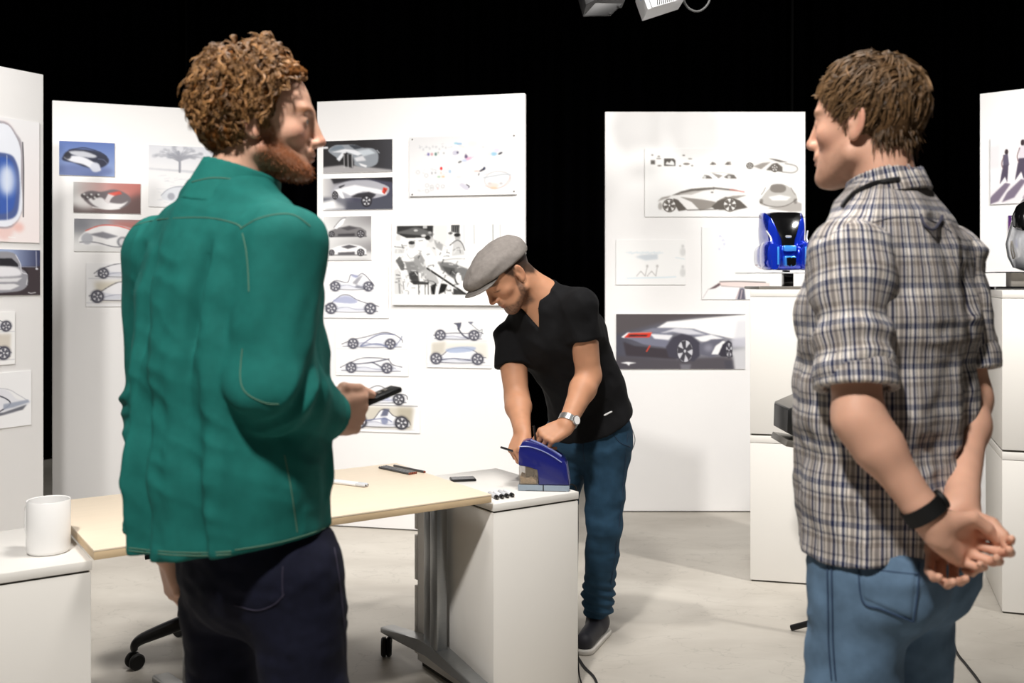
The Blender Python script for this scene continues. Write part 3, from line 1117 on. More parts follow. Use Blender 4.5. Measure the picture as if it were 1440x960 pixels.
# ---------------- panel 2
p = Print(83, 199.5, 161.5, 247.5, (118, 142, 200))
p.grad((96, 122, 188), (150, 170, 216), 'y', 199, 240)
p.ell(115, 240, 45, 9, (96, 110, 160), .7, 3)
p.poly([(88, 222), (97, 212), (113, 210), (135, 212), (150, 219), (153, 227), (143, 235), (124, 236), (104, 230), (89, 227)], (48, 52, 72), 1, .5, 4)
p.poly([(97, 214), (118, 213), (136, 219), (128, 222), (104, 219)], (205, 208, 218), 1, .5, 4)
p.poly([(90, 222), (112, 220), (132, 228), (142, 238), (134, 240), (118, 232), (100, 228)], (236, 238, 246), 1, .5, 4)
p.ell(134, 235, 7, 7, (214, 218, 232), .95, .8)
p.ell(95, 220, 5, 5, (40, 42, 54), .9, .6)
p.line([(97, 212), (118, 208), (140, 213), (150, 219)], 1.2, (40, 44, 66), .9)
p.line([(138, 223), (146, 224), (151, 229)], 1.5, (90, 96, 120), .9)
hang(p, 'p2', 'print of a white and black car on a bright blue ground')

p = Print(103, 257, 198, 300, (150, 148, 150))
p.grad((205, 205, 205), (216, 120, 112), 'x')
p.poly([(103, 288), (150, 292), (198, 268), (198, 300), (103, 300)], (96, 84, 84), .85, 5)
p.poly([(150, 258), (198, 257), (198, 272), (160, 268)], (176, 116, 110), .6, 5)
p.ell(120, 284, 17, 10, (246, 246, 246), .8, 4)
p.poly([(114, 276), (126, 269), (142, 270), (160, 266), (178, 272), (184, 282), (172, 292), (150, 295), (128, 290)], (120, 112, 116), 1, .6, 4)
p.poly([(124, 281), (142, 278), (150, 284), (170, 286), (180, 282), (166, 293), (140, 293)], (240, 238, 240), 1, .6, 4)
p.poly([(146, 283), (152, 272), (166, 270), (156, 279), (152, 287)], (226, 220, 222), 1, .4)
p.poly([(150, 272), (168, 268), (172, 272), (160, 275)], (222, 84, 72), .9, .5)
p.line([(130, 292), (150, 294), (168, 293)], 1.4, (250, 250, 250), .9)
for k in range(5):
    p.ell(116 + 5 * k, 276 + (k % 2) * 3, 2.6, 2.6, (70, 64, 66), .8, .5)
    p.ell(118 + 5 * k, 274 + (k % 2) * 4, 1.6, 1.4, (236, 236, 236), .9, .3)
hang(p, 'p2', 'grey and red print of an open car chassis')

p = Print(104, 308, 206, 354, (232, 232, 234))
p.grad((150, 150, 156), (236, 236, 236), 'y', 308, 345)
p.poly([(150, 310), (206, 308), (206, 330), (170, 322)], (196, 120, 112), .8, 4)
p.ell(112, 318, 16, 10, (120, 122, 130), .7, 5)
p.poly([(110, 338), (121, 325), (140, 318), (168, 317), (190, 324), (196, 336), (186, 347), (150, 346), (120, 345)], (246, 246, 248), 1, .5, 4)
p.line([(120, 325), (142, 317), (168, 318), (190, 325)], 1.5, (222, 92, 80), .9)
p.poly([(124, 330), (144, 326), (166, 332), (150, 336)], (112, 112, 122), .8, .6)
p.line([(112, 341), (134, 341), (160, 347), (184, 346)], 1.3, (84, 84, 94), .8)
p.ell(122, 336, 8, 8, (178, 180, 188), .9, .7)
p.ell(172, 340, 8, 7.5, (130, 132, 140), .9, .7)
p.ell(172, 340, 5, 5, (232, 232, 236), .9, .6)
hang(p, 'p2', 'grey print of a white car with red edge lines, half covered by the green jacket')

p = Print(209, 206, 318, 292, (240, 241, 245))
p.grad((226, 228, 236), (246, 246, 248), 'y', 206, 245)
p.poly([(209, 238), (318, 241), (318, 246), (209, 240)], (206, 208, 216), .8, .8)
rnd = random.Random(3)
p.line([(252, 242), (252, 226), (250, 214)], 3.2, (146, 148, 158), .9)
for k in range(70):
    a = rnd.uniform(-2.9, -.2)
    L = rnd.uniform(8, 32)
    x, y = 251 + math.cos(a) * L * 1.15, 226 + math.sin(a) * L * .62
    p.line([(251, 228), ((251 + x) / 2, (226 + y) / 2 - 2), (x, y)], .8, (158, 160, 170), .55, 3)
    p.ell(x, y, rnd.uniform(1.5, 4), rnd.uniform(1, 2.5), (168, 171, 182), .45, .6)
for k in range(60):
    x, y = rnd.uniform(211, 316), rnd.uniform(244, 290)
    p.line([(x, y), (x + rnd.uniform(4, 14), y - rnd.uniform(-2, 3))], .8, (214, 216, 224), .6, 0)
p.poly([(226, 278), (234, 268), (250, 263), (272, 264), (286, 272), (280, 282), (240, 284)], (222, 226, 234), .9, .6, 4)
p.line([(226, 276), (236, 267), (252, 263), (276, 266), (288, 274)], 1.0, (150, 154, 168), .8)
p.ell(240, 277, 5, 5, (150, 152, 164), .7, .6)
hang(p, 'p2', 'pale print of a bare tree above a sketched car, half covered by red hair', 'tree_print')

p = Print(121, 370, 212, 431, (247, 247, 249))
p.poly([(132, 396), (212, 394), (212, 424), (138, 424)], (214, 206, 188), .85, 3)
sketch(p, 132, 224, 391, 22, [(0, .3), (.12, .62), (.4, .95), (.7, .9), (.9, .5), (1, .3)], .14, .86, 7.5)
sketch(p, 125, 230, 425, 30, [(0, .3), (.15, .5), (.4, .95), (.7, .85), (.9, .5), (1, .3)], .11, .88, 9)
hang(p, 'p2', 'white print with two stacked car sketches, half covered by the green sleeve')

# ---------------- panel 3
p = Print(455, 197, 552.5, 242.5, (40, 38, 40))
p.grad((36, 34, 36), (62, 62, 68), 'x', 510, 552)
p.poly([(455, 234), (490, 231), (552, 240), (552, 243), (455, 243)], (170, 168, 170), 1, 1)
p.poly([(455, 205), (462, 205), (462, 208), (455, 208)], (236, 236, 240), 1, .4)
p.poly([(462, 211), (470, 204), (482, 203), (500, 203.5), (511, 208), (524, 209), (531, 214), (533, 222), (530, 232), (516, 236), (500, 232), (492, 222), (488, 214), (478, 226), (474, 221)], (148, 154, 162), 1, .4, 4)
p.poly([(463, 211), (470, 205), (481, 203.5), (486, 208), (474, 210)], (120, 132, 144), 1, .4, 0)
p.poly([(491, 203.5), (502, 204), (511, 208), (500, 210)], (58, 62, 70), 1, .3)
p.poly([(467, 213), (486, 209), (500, 211), (512, 216), (504, 219), (488, 213), (478, 226), (474, 223), (482, 214)], (232, 234, 240), 1, .4)
p.poly([(504, 212), (520, 210), (529, 216), (512, 220)], (206, 214, 222), .9, .8)
p.poly([(499, 222), (511, 219), (516, 226), (502, 227)], (225, 225, 230), .95, .5)
p.poly([(505, 229), (517, 233), (516, 236), (508, 233)], (240, 240, 244), .95, .4)
p.poly([(484, 215), (496, 217), (499, 228), (497, 236), (484, 233)], (34, 32, 34), .95, .5)
for x in (484.5, 490, 496):
    p.line([(x, 217), (x + .4, 235)], 1.2, (214, 214, 218), .8, 0)
p.line([(531, 212), (534, 216)], 1.2, (190, 194, 202), .9, 0)
hang(p, 'p3', 'dark print of a silver sports car seen from its front corner')

p = Print(455, 250, 553, 295, (66, 66, 76))
p.grad((214, 212, 212), (70, 70, 86), 'x', 456, 500)
p.poly([(466, 250), (553, 250), (553, 257), (520, 252), (500, 252), (470, 258)], (30, 28, 32), .9, 1)
p.poly([(455, 277), (472, 278), (500, 284), (553, 276), (553, 295), (455, 295)], (74, 76, 88), .9, 2)
p.poly([(455, 283), (470, 280), (488, 293), (455, 295)], (250, 250, 250), 1, 2)
p.poly([(466, 270), (472, 262), (484, 256), (500, 253.5), (522, 254), (540, 260), (548, 265), (546, 273), (538, 277), (520, 280), (498, 278), (480, 278)], (176, 176, 184), 1, .4, 4)
p.poly([(484, 263), (500, 260), (530, 266), (544, 270), (544, 275), (528, 272), (512, 269), (494, 275), (484, 270), (474, 268)], (240, 240, 244), 1, .5)
p.poly([(471, 266), (480, 265), (486, 279), (482, 279)], (245, 245, 248), 1, .4)
p.poly([(494, 277), (504, 272), (520, 270), (530, 274), (524, 280)], (44, 42, 48), .95, .5)
p.poly([(477, 262), (486, 259), (485, 261), (479, 264)], (36, 34, 38), .95, .3)
p.poly([(540, 264), (546, 266), (542, 274), (538, 271)], (216, 62, 44), 1, .2)
p.line([(541, 267), (543.6, 269), (541, 272)], 1.1, (90, 40, 36), .9, 0)
p.wheel(472, 274, 6, .72, (46, 44, 48), (170, 170, 176))
p.wheel(516.5, 283, 8.5, .88, (38, 36, 42), (215, 215, 220))
p.ell(480, 286, 8, 7, (150, 150, 156), .6, 2.5)
hang(p, 'p3', 'dark print of a silver car from behind with one red tail light')

p = Print(456, 304, 523, 366, (205, 204, 205))
p.grad((226, 226, 226), (140, 138, 140), 'x')
p.poly([(456, 318), (523, 318), (523, 340), (456, 336)], (246, 246, 246), .5, 7)
p.poly([(456, 352), (523, 355), (523, 366), (456, 364)], (226, 226, 226), .9, 2)
for yb, op in ((332, True), (358, False)):
    p.poly([(462, yb), (463, yb - 7), (476, yb - 12), (492, yb - 15), (508, yb - 12), (516, yb - 7), (516, yb)], (244, 244, 246) if not op else (120, 118, 120), 1, .4, 0)
    p.poly([(480, yb - 11), (492, yb - 14), (504, yb - 11), (490, yb - 8)], (74, 72, 76), .9, .4)
    p.poly([(476, yb - 3), (500, yb - 4), (500, yb), (476, yb)], (52, 50, 54), .85, .5)
    p.line([(463, yb + .5), (516, yb + .5)], 1.3, (60, 58, 62), .8, 0)
    p.wheel(467, yb - 3, 4.4, 1, (50, 48, 52), (180, 180, 184))
    p.wheel(508, yb - 3, 5.4, 1, (50, 48, 52), (190, 190, 194))
p.poly([(470, 320), (480, 309), (487, 306), (483, 315), (474, 322)], (244, 244, 246), 1, .4)
p.line([(470, 320), (480, 308.5), (487, 306)], .9, (96, 94, 98), .9)
hang(p, 'p3', 'grey print with two side views of a car, one door raised')

p = Print(455, 374, 547, 447, (251, 251, 252))
sketch(p, 464, 527, 409, 24, [(0, .35), (.15, .62), (.4, .5), (.48, .95), (.62, .85), (.75, 1.02), (.95, .5), (1, .3)], .13, .87, 7)
p.poly([(496, 398), (504, 390), (512, 386), (500, 404), (520, 408), (514, 404)], INK, .45, .5)
p.poly([(494, 385), (506, 387), (502, 391), (496, 389)], (150, 156, 190), .8, .5)
sketch(p, 457, 534, 441, 26, [(0, .4), (.15, .62), (.3, .98), (.45, 1.0), (.6, .75), (.8, .55), (1, .4)], .12, .84, 8)
p.poly([(468, 424), (480, 417), (492, 416.5), (504, 424), (494, 427)], (160, 166, 198), .8, .5, 3)
hang(p, 'p3', 'white print with two blue-grey sketches of bubble-roofed cars')

p = Print(473, 461, 575, 528, (252, 252, 252))
sketch(p, 481, 567, 490, 23, [(0, .25), (.2, .55), (.4, .72), (.68, 1.0), (.85, .9), (.98, .6), (1, .4)], .19, .80, 7.5)
p.line([(508, 486), (525, 474), (540, 469), (556, 470)], 1.6, (104, 110, 140), .9)
p.line([(508, 487), (530, 483), (546, 487)], 2.0, (120, 128, 160), .8)
p.line([(555, 488), (563, 478), (566, 472)], 1.6, (130, 136, 160), .8)
sketch(p, 479, 566, 524, 22, [(0, .3), (.2, .7), (.4, .95), (.75, .9), (.85, .55), (1, .4)], .18, .76, 7.5)
p.line([(498, 512), (520, 510), (548, 504)], 1.8, (84, 86, 100), .85)
p.line([(524, 509), (536, 515), (541, 520)], 2.0, (84, 86, 100), .8)
hang(p, 'p3', 'white print with two line sketches of long low cars')

p = Print(470, 535, 591, 607, (251, 251, 252))
p.poly([(512, 571), (580, 571), (580, 602), (512, 602)], (206, 200, 186), .9, 2)
p.poly([(560, 571), (584, 571), (578, 602), (562, 602)], (176, 168, 150), .7, 3)
p.line([(500, 569.5), (588, 569.5)], 1.0, (96, 94, 98), .8, 0)
sketch(p, 492, 574, 568, 26, [(0, .3), (.2, .55), (.45, .98), (.6, .9), (.65, .6), (.95, .55), (1, .3)], .15, .85, 8, dark=(40, 40, 48))
p.poly([(538, 560), (548, 546), (556, 544), (546, 562), (560, 562)], (160, 168, 210), .7, .5)
sketch(p, 496, 578, 602, 26, [(0, .25), (.15, .4), (.35, .45), (.5, 1.0), (.62, .98), (.72, .7), (.95, .5), (1, .25)], .14, .85, 9.5, dark=(38, 38, 46))
p.poly([(536, 585), (541, 574), (549, 574), (546, 584)], (84, 88, 112), .85, .6)
p.ell(542, 591, 5, 5, (120, 128, 160), .8, .8)
p.line([(506, 593), (540, 588), (552, 592)], 1.6, (104, 112, 150), .8)
hang(p, 'p3', 'white print of two sketched off-road cars behind the held remote')

p = Print(601, 446, 692, 517, (252, 252, 252))
p.poly([(607, 482), (628, 480), (626, 498), (607, 500)], (206, 200, 188), .9, 2)
p.poly([(626, 482), (686, 480), (688, 505), (626, 506)], (226, 220, 208), .7, 3)
sketch(p, 610, 680, 478, 16, [(0, .4), (.2, .55), (.45, .62), (.7, .6), (.9, .75), (1, .6)], .14, .82, 7.5)
p.poly([(638, 454), (650, 453), (649, 458), (646, 466), (643, 457)], (74, 76, 92), .9, .3)
p.poly([(658, 452), (667, 452), (663, 456)], (100, 102, 118), .9, .3)
p.line([(645, 462), (652, 471), (660, 476)], 2.2, (64, 66, 80), .8)
p.line([(664, 456), (674, 464), (679, 463), (676, 474)], .9, (84, 86, 96), .8)
sketch(p, 606, 684, 512, 22, [(0, .45), (.2, .55), (.35, .95), (.6, 1.05), (.8, .85), (.9, .5), (1, .45)], .10, .85, 8.2)
p.poly([(628, 491), (650, 487), (670, 488), (662, 494), (634, 496)], (168, 182, 212), .85, .6, 3)
p.line([(622, 506), (640, 504), (662, 506)], 1.4, (66, 70, 92), .8)
hang(p, 'p3', 'white print with a buggy sketch above a domed car sketch')

p = Print(576.5, 191, 727.5, 275, (243, 243, 245))
rnd = random.Random(8)


def smudge(x, y, w, h, c, a=.8, b=.6, rot=0.):
    p.ell(x, y, w, h, c, a, b, rot)


for k in range(9):
    smudge(592 + 4.6 * k, 207 + rnd.uniform(-2, 2), 1.2, 1.6, (196, 198, 204), .8, .5)
for k in range(40):
    x, y = rnd.uniform(588, 640), rnd.choice([203, 207, 216, 238, 243, 262, 267]) + rnd.uniform(-2, 2)
    p.line([(x, y), (x + rnd.uniform(1, 4), y + rnd.uniform(-1, 1))], .7, (206, 208, 212), .9, 0)
smudge(604, 216, 1.8, 2.2, (92, 82, 150)); smudge(609, 216, 1.4, 2, (196, 110, 120)); smudge(614.5, 216, 1.7, 2.2, (48, 92, 84)); smudge(618, 214, 1, 1, (120, 124, 120))
smudge(626, 215, .9, .9, (90, 94, 96))
p.ell(622.3, 236.5, 1.7, 2.2, (240, 26, 28), 1, .3)
smudge(622, 243, 1, 1.8, (240, 190, 170)); smudge(625, 248, 2.6, 1.1, (226, 170, 110)); smudge(619, 248, 2.4, 1.2, (150, 190, 150))
smudge(634.5, 241, 1.7, 2.4, (150, 186, 220), .8); smudge(609, 243, 1, 1.4, (110, 108, 120)); smudge(614, 242.5, .9, 1.2, (120, 120, 126))
for x, y in ((589, 241), (601, 246), (602, 260), (602, 268), (609, 262), (609, 265), (617, 261), (624.5, 262)):
    p.ell(x, y, 2.8, 3, (206, 206, 208), .9, .3, 0, .35)
smudge(617.5, 265, 1, 1.1, (236, 150, 150))
smudge(643, 201.5, 3, 1.2, (120, 196, 222)); smudge(648, 202.5, 3.6, 1.3, (120, 170, 220)); smudge(651, 206, 5, 1.2, (226, 226, 224), .8, .6, .4)
smudge(666, 203, 7, 4, (234, 234, 236), .9, 1)
smudge(642, 215, 4, 3.5, (206, 204, 222), .9, .8); smudge(645.5, 214.5, 1.3, 1.8, (52, 44, 74))
smudge(657.5, 221, 2.2, 2.4, (70, 48, 92)); smudge(657, 219, .8, 2.6, (60, 44, 84)); smudge(661, 223.5, 4.5, 2, (236, 170, 204), .85, .8, -.4); smudge(655, 226, 4, 2, (196, 208, 236), .8, .8)
smudge(666, 222, 4, .9, (242, 200, 216), .8, .5, -.5); smudge(648.5, 228, 2.8, 1.1, (70, 70, 70), .9, .4, -.3)
smudge(696, 218, 4.5, 2.6, (150, 200, 228), .9, .8); smudge(700, 213, 4, 3, (224, 218, 236), .9, 1); smudge(705, 217.5, 3.4, 1.2, (44, 44, 50), .95, .4, -.5)
smudge(690, 218, 3, 3, (226, 226, 228), .8, 1); smudge(681, 208, .8, 1, (180, 180, 182))
smudge(680, 240, 4.6, 1.2, (44, 40, 50), .95, .4, -.45); smudge(682.5, 238, 1.6, 2.2, (32, 38, 66), .95, .4, .5); smudge(672, 241.5, 3.6, 1, (240, 186, 176), .9, .5); smudge(675, 246, .7, 2, (70, 66, 72), .9, .3, .4)
p.ell(701, 254, 18.5, 12, (196, 192, 192), .8, .3, -.12, .06)
p.line([(682, 251), (694, 249), (708, 247), (719, 247.5)], 1.6, (186, 192, 200), .8); p.line([(682, 247), (700, 243), (716, 246)], .8, (196, 200, 206), .8)
smudge(695, 262, 8, 3.6, (246, 222, 214), .95, 1); smudge(696, 265.5, 5, 1.3, (238, 200, 160), .9, .8); smudge(690, 259, 3, 1.4, (196, 190, 190), .7, .6); smudge(706, 259.5, 2.6, 1.4, (176, 172, 174), .7, .6)
p.line([(684, 262), (697, 267), (709, 263), (716, 256), (719, 249)], .8, (226, 180, 170), .8)
p.poly([(647, 260), (651, 257), (663, 263), (660, 268), (655, 267)], (214, 212, 226), .95, .5); p.line([(658, 260), (662, 262.5), (661, 264)], 1.2, (64, 62, 72), .9, 0)
smudge(647, 249, 4, 1.4, (222, 222, 224), .8, .6)
t = hang(p, 'p3', 'large white pin-board print with small coloured doodles', 'doodle_board', .014, E=1.3)
for (u, v) in ((.03, .04), (.975, .03), (.03, .97), (.975, .95)):
    s0, _ = on_panel('p3', 576.5, 230); s1, _ = on_panel('p3', 727.5, 230)
    _, zt = on_panel('p3', 652, 191); _, zb = on_panel('p3', 652, 275)
    lathe('screw', [(.0005, 0), (.005, 0), (.004, .002), (.0005, .0025)], M_PLATE, t, 12, ((s1 - s0) * u, -.0146, (zt - zb) * (1 - v)), Matrix.Rotation(math.pi / 2, 3, 'X'))

# black and white workshop photograph
p = Print(553, 309, 722, 429, (251, 251, 250))
ph0 = (555.5, 316, 716, 414.5)
m = ((p.X > ph0[0]) & (p.X < ph0[2]) & (p.Y > ph0[1]) & (p.Y < ph0[3])).astype(float)
p.put(m, (243, 243, 243))
# back wall with a dark window and hung frames
p.poly([(560, 317), (612, 317), (611, 333.5), (574, 334), (560, 328)], (46, 46, 46), 1, .3)
p.poly([(560, 326), (575, 322), (586, 319), (598, 322), (612, 328), (606, 331), (566, 328)], (104, 104, 104), .9, .5, 3)
p.ell(587, 323.5, 3, 1.6, (206, 206, 206), .9, .4); p.ell(598, 331, 3.6, 1.8, (238, 238, 238), .9, .3); p.ell(607, 327, 2.6, 2, (190, 190, 190), .8, .3)
p.poly([(597, 316), (603, 316), (603, 321), (597, 321)], (206, 206, 206), .9, .3)
p.poly([(612, 316), (632, 316), (632, 345), (614, 345)], (222, 222, 222), .8, 1)
p.poly([(637, 316.5), (649, 316.5), (648.5, 328), (637, 326)], (54, 54, 54), 1, .3)
for k in range(4):
    p.line([(639 + 3 * k, 318), (638.5 + 3 * k, 327)], .8, (170, 170, 170), .7, 0)
for x, d in ((655, 200), (669, 170), (695, 110), (705, 190)):
    p.line([(x, 316), (x + .3, 343)], 1.2, (d, d, d), .9, 0)
# far people
for (x, y, sh) in ((562, 334, 214), (608, 336, 190), (636, 333, 226), (646, 334, 170)):
    p.ell(x, y, 4, 5, (sh, sh, sh), .9, .6)
    p.poly([(x - 6, y + 5), (x + 5, y + 4), (x + 10, y + 24), (x - 8, y + 26)], (min(sh + 30, 246),) * 3, .9, .8)
p.ell(604, 334, 4, 3, (30, 30, 30), .95, .4); p.ell(645.5, 330.5, 4.6, 2.6, (26, 26, 26), .95, .4); p.ell(636, 328, 3, 1.6, (60, 60, 60), .9, .4)
p.poly([(612, 336), (626, 344), (624, 353), (616, 348)], (150, 150, 150), .8, .6)
p.line([(635, 345), (645, 338), (652, 342), (656, 352)], 1.6, (90, 90, 90), .8)
p.line([(640, 352), (648, 348), (650, 356)], 1.2, (120, 120, 120), .8)
p.line([(556, 346), (571, 348)], 1.5, (120, 120, 120), .8, 0)
p.poly([(557, 349), (572, 350), (570, 356), (556, 356)], (196, 196, 196), .8, .8)
# seated man left, with chair
p.ell(581.5, 344, 4.8, 5, (196, 196, 196), .95, .4); p.ell(581, 340.8, 4.6, 2.6, (44, 44, 44), .95, .4)
p.poly([(571, 352), (578, 348.5), (586, 354), (592, 358), (590, 366), (574, 367)], (249, 249, 249), 1, .3)
p.line([(574, 356), (580, 363), (590, 357), (596, 352)], 1.1, (150, 150, 150), .8)
p.poly([(558, 366), (564, 360), (571, 372), (570, 380), (566, 380)], (96, 96, 96), .95, .4)
p.poly([(571, 368), (584, 367), (590, 378), (588, 392), (582, 394), (576, 384)], (128, 128, 128), .95, .5)
p.poly([(577, 384), (590, 380), (592, 396), (586, 400), (578, 392)], (52, 52, 52), .9, .5)
# central man in a pale shirt
p.ell(598, 344, 4.5, 6, (232, 232, 232), .95, .5)
p.poly([(595, 352), (606, 347), (613, 358), (617, 372), (609, 377), (602, 372)], (252, 252, 252), 1, .3)
p.poly([(584, 362), (594, 356), (600, 366), (601, 380), (590, 384), (584, 376)], (138, 138, 138), .85, .6)
p.poly([(595, 380), (606, 378), (616, 388), (620, 398), (612, 404), (600, 392)], (178, 178, 178), .95, .5)
p.line([(600, 394), (612, 396), (617, 402)], 1.2, (90, 90, 90), .8)
p.poly([(578, 395), (606, 396), (605, 400), (584, 400)], (44, 44, 44), .9, .4)
for x in (591, 600, 604.5):
    p.line([(x, 398), (x + .3, 414)], 1.2, (56, 56, 56), .9, 0)
p.poly([(608, 402), (616, 398), (614, 414), (609, 414)], (30, 30, 30), 1, .3)
p.poly([(623, 398), (632, 400), (628, 410), (619, 414), (621, 405)], (28, 28, 28), 1, .3)
# long table with a dark model
p.poly([(603, 376), (618, 366), (640, 361), (700, 360), (716, 372), (716, 414), (666, 414), (636, 398)], (240, 240, 240), 1, .4)
p.line([(603, 377), (624, 391), (645, 405), (661, 416)], 2.6, (34, 34, 34), .95, 0)
p.poly([(640, 405), (650, 409), (664, 414.5), (640, 414.5)], (44, 44, 44), .9, .4)
p.poly([(618, 368), (636, 369), (660, 378), (680, 386), (676, 394), (656, 396), (640, 388), (624, 380)], (120, 120, 120), 1, .5, 0)
p.poly([(624, 374), (642, 377), (644, 394), (632, 386)], (70, 70, 70), .8, .6)
p.ell(646, 391, 4.6, 9, (60, 60, 60), 1, .3, -.1); p.ell(647.5, 391, 4, 8, (244, 244, 244), 1, .3, -.1)
p.line([(626, 366), (640, 364), (656, 364)], 1.6, (176, 176, 176), .8)
# figure cut by the left edge
p.poly([(555.5, 380), (562, 376), (568, 392), (569, 414), (556, 414)], (214, 214, 214), .9, .6)
p.line([(563, 394), (564, 412)], 2.4, (130, 130, 130), .8, 0); p.line([(569, 396), (570, 407)], 1.4, (120, 120, 120), .8, 0)
rnd = random.Random(21)
for k in range(150):
    x, y = rnd.uniform(557, 650), rnd.uniform(338, 411)
    g = rnd.choice([40, 70, 110, 150, 190, 225, 240, 250])
    a = rnd.uniform(-.5, 2.2)
    L = rnd.uniform(2, 6)
    p.line([(x, y), (x + L * math.cos(a), y + L * math.sin(a))], rnd.uniform(.8, 2.0), (g, g, g), rnd.uniform(.35, .75), 0)
p.put(1 - m, (251, 251, 250))
hang(p, 'p3', 'black-and-white photograph of people working round a table, behind the cap', 'workshop_photograph', .020, cat='photograph')

# ---------------- panel 4
p = Print(906.5, 209, 1132, 305, (253, 253, 253))
g, dg = (148, 142, 136), (92, 86, 80)
p.poly([(925, 281), (934, 277), (946, 274.5), (958, 272), (972, 265), (990, 263.5), (1012, 264), (1040, 268), (1052, 274), (1050, 292), (930, 297)], (246, 245, 244), 1, .4, 0)
p.poly([(944, 275), (958, 269), (972, 265.5), (988, 264.2), (1004, 263.4), (1030, 266), (1048, 270), (1006, 266), (986, 268), (965, 273)], dg, .9, .4)
p.poly([(952, 273), (975, 268.5), (990, 268), (972, 274)], (196, 192, 188), .9, .4)
p.poly([(924, 284), (930, 278), (944, 275), (940, 278), (930, 281)], g, .9, .5)
p.poly([(956, 277), (990, 281), (1006, 284), (1002, 292), (984, 296), (972, 284)], g, .95, .4)
p.poly([(1000, 291), (1008, 283), (1020, 277), (1032, 279), (1040, 282), (1051, 292), (1032, 296), (1006, 295)], dg, .95, .3)
p.poly([(1010, 281), (1030, 275.5), (1050, 274.5), (1036, 279), (1020, 280)], g, .9, .4)
p.poly([(946, 279), (953, 281), (966, 295), (954, 297), (950, 290)], dg, .95, .3)
p.line([(966, 295.5), (985, 295), (1006, 294.5)], 1.2, dg, .9)
p.line([(1026, 266.5), (1038, 268.5), (1046, 270)], 1.4, (226, 130, 120), .8)
p.line([(1003, 263), (1003, 267)], .8, dg, .8, 0); p.ell(1001, 270.5, 1.8, 1, dg, .9, .2)
p.wheel(941, 289, 9.5, 1, dg, (246, 245, 244), 5, .2, .86)
p.wheel(1026, 288, 10, 1, dg, (246, 245, 244), 5, .2, .86)
p.ell(928, 290, 3, 5, g, .6, .6)
# small rear three-quarter, top right
p.poly([(1049, 232), (1062, 227), (1080, 224), (1100, 226), (1118, 232), (1121, 239), (1115, 243), (1060, 239)], (240, 239, 238), 1, .4, 0)
p.poly([(1079, 222.5), (1092, 224), (1108, 228), (1096, 228)], dg, .9, .3)
p.poly([(1059, 234), (1072, 229), (1083, 228), (1070, 238)], g, .9, .4); p.poly([(1077, 239), (1085, 231), (1092, 229), (1100, 235), (1100, 242)], dg, .9, .3)
p.line([(1104, 230), (1118, 233), (1121, 239), (1114, 243), (1100, 242)], 1.6, g, .8)
p.wheel(1054, 233, 4.6, 1.1, dg, (236, 235, 234)); p.wheel(1089, 236, 6.2, .9, dg, (240, 239, 238))
# top left thumbnails
p.poly([(915, 225.5), (921, 225.5), (921, 231), (915, 231)], (104, 100, 96), 1, .2)
p.poly([(933.5, 223), (947, 223), (949.5, 226), (949.5, 233.5), (933.5, 233.5)], (88, 84, 80), 1, .2); p.poly([(935, 231), (938, 227), (941, 229), (944, 225), (948, 229), (948, 232.5)], (244, 244, 244), 1, .3)
for x, y, w, h in ((926, 220, 2, 1), (926, 223, 3.5, .7), (927, 233, 3, 1), (961, 218.5, 2, .8), (970, 223.3, 3, .7), (956, 233.3, 1.6, 1), (973, 233, 1.6, 1), (965, 230.5, 4.5, 1.6), (917, 218, 1.6, 1)):
    p.ell(x, y, w, h, (120, 112, 106), .9, .3)
for x in (1002, 1023):
    p.poly([(x - 5, 232), (x - 1, 227.5), (x + 4, 227 if x > 1010 else 229), (x + 5, 232)], (150, 142, 136), .9, .4)
    p.ell(x, 230, 2.4, 1.6, dg, .8, .4)
p.line([(998, 243), (1012, 242.5), (1030, 245)], .8, (186, 182, 178), .8); p.poly([(1000, 243), (1016, 247), (1010, 251)], g, .9, .3)
p.poly([(987, 251), (990, 246), (997, 247), (1002, 251.5)], dg, .85, .3); p.poly([(1017, 249), (1024, 245), (1032, 246), (1036, 251.5), (1022, 251)], dg, .85, .3)
p.ell(990.5, 249, 2.2, 2.2, (236, 236, 236), .8, .3); p.ell(1025, 249, 2.2, 2.2, (236, 236, 236), .8, .3)
# front view, right
p.poly([(1078, 293), (1100, 288), (1120, 284), (1127, 286), (1127, 297), (1112, 298)], (176, 171, 166), .9, .6)
p.poly([(1068, 284), (1075, 272), (1085, 262), (1096, 258.5), (1108, 262), (1118, 272), (1120, 281), (1108, 289), (1088, 291), (1072, 289)], (198, 195, 191), 1, .4, 3)
p.poly([(1083, 262), (1088, 259), (1100, 259.5), (1105, 264), (1102, 270), (1090, 271), (1083, 268)], (136, 130, 124), 1, .4, 3)
p.poly([(1080, 277), (1096, 274), (1112, 277), (1106, 282), (1086, 282)], (246, 246, 246), 1, .6)
p.line([(1068, 284), (1078, 289), (1094, 291), (1108, 288), (1120, 280)], 1.2, dg, .7)
for s in (-1, 1):
    p.line([(1094 + s * 18, 264), (1094 + s * 21, 270), (1094 + s * 24, 274)], 1.4, g, .8); p.line([(1094 + s * 21, 262), (1094 + s * 25, 272)], 1.2, (240, 240, 240), .9, 0); p.ell(1094 + s * 24, 283, 2.6, 3.6, dg, .6, .6)
hang(p, 'p4', 'wide white print of grey car studies above the blue model', E=1.15)

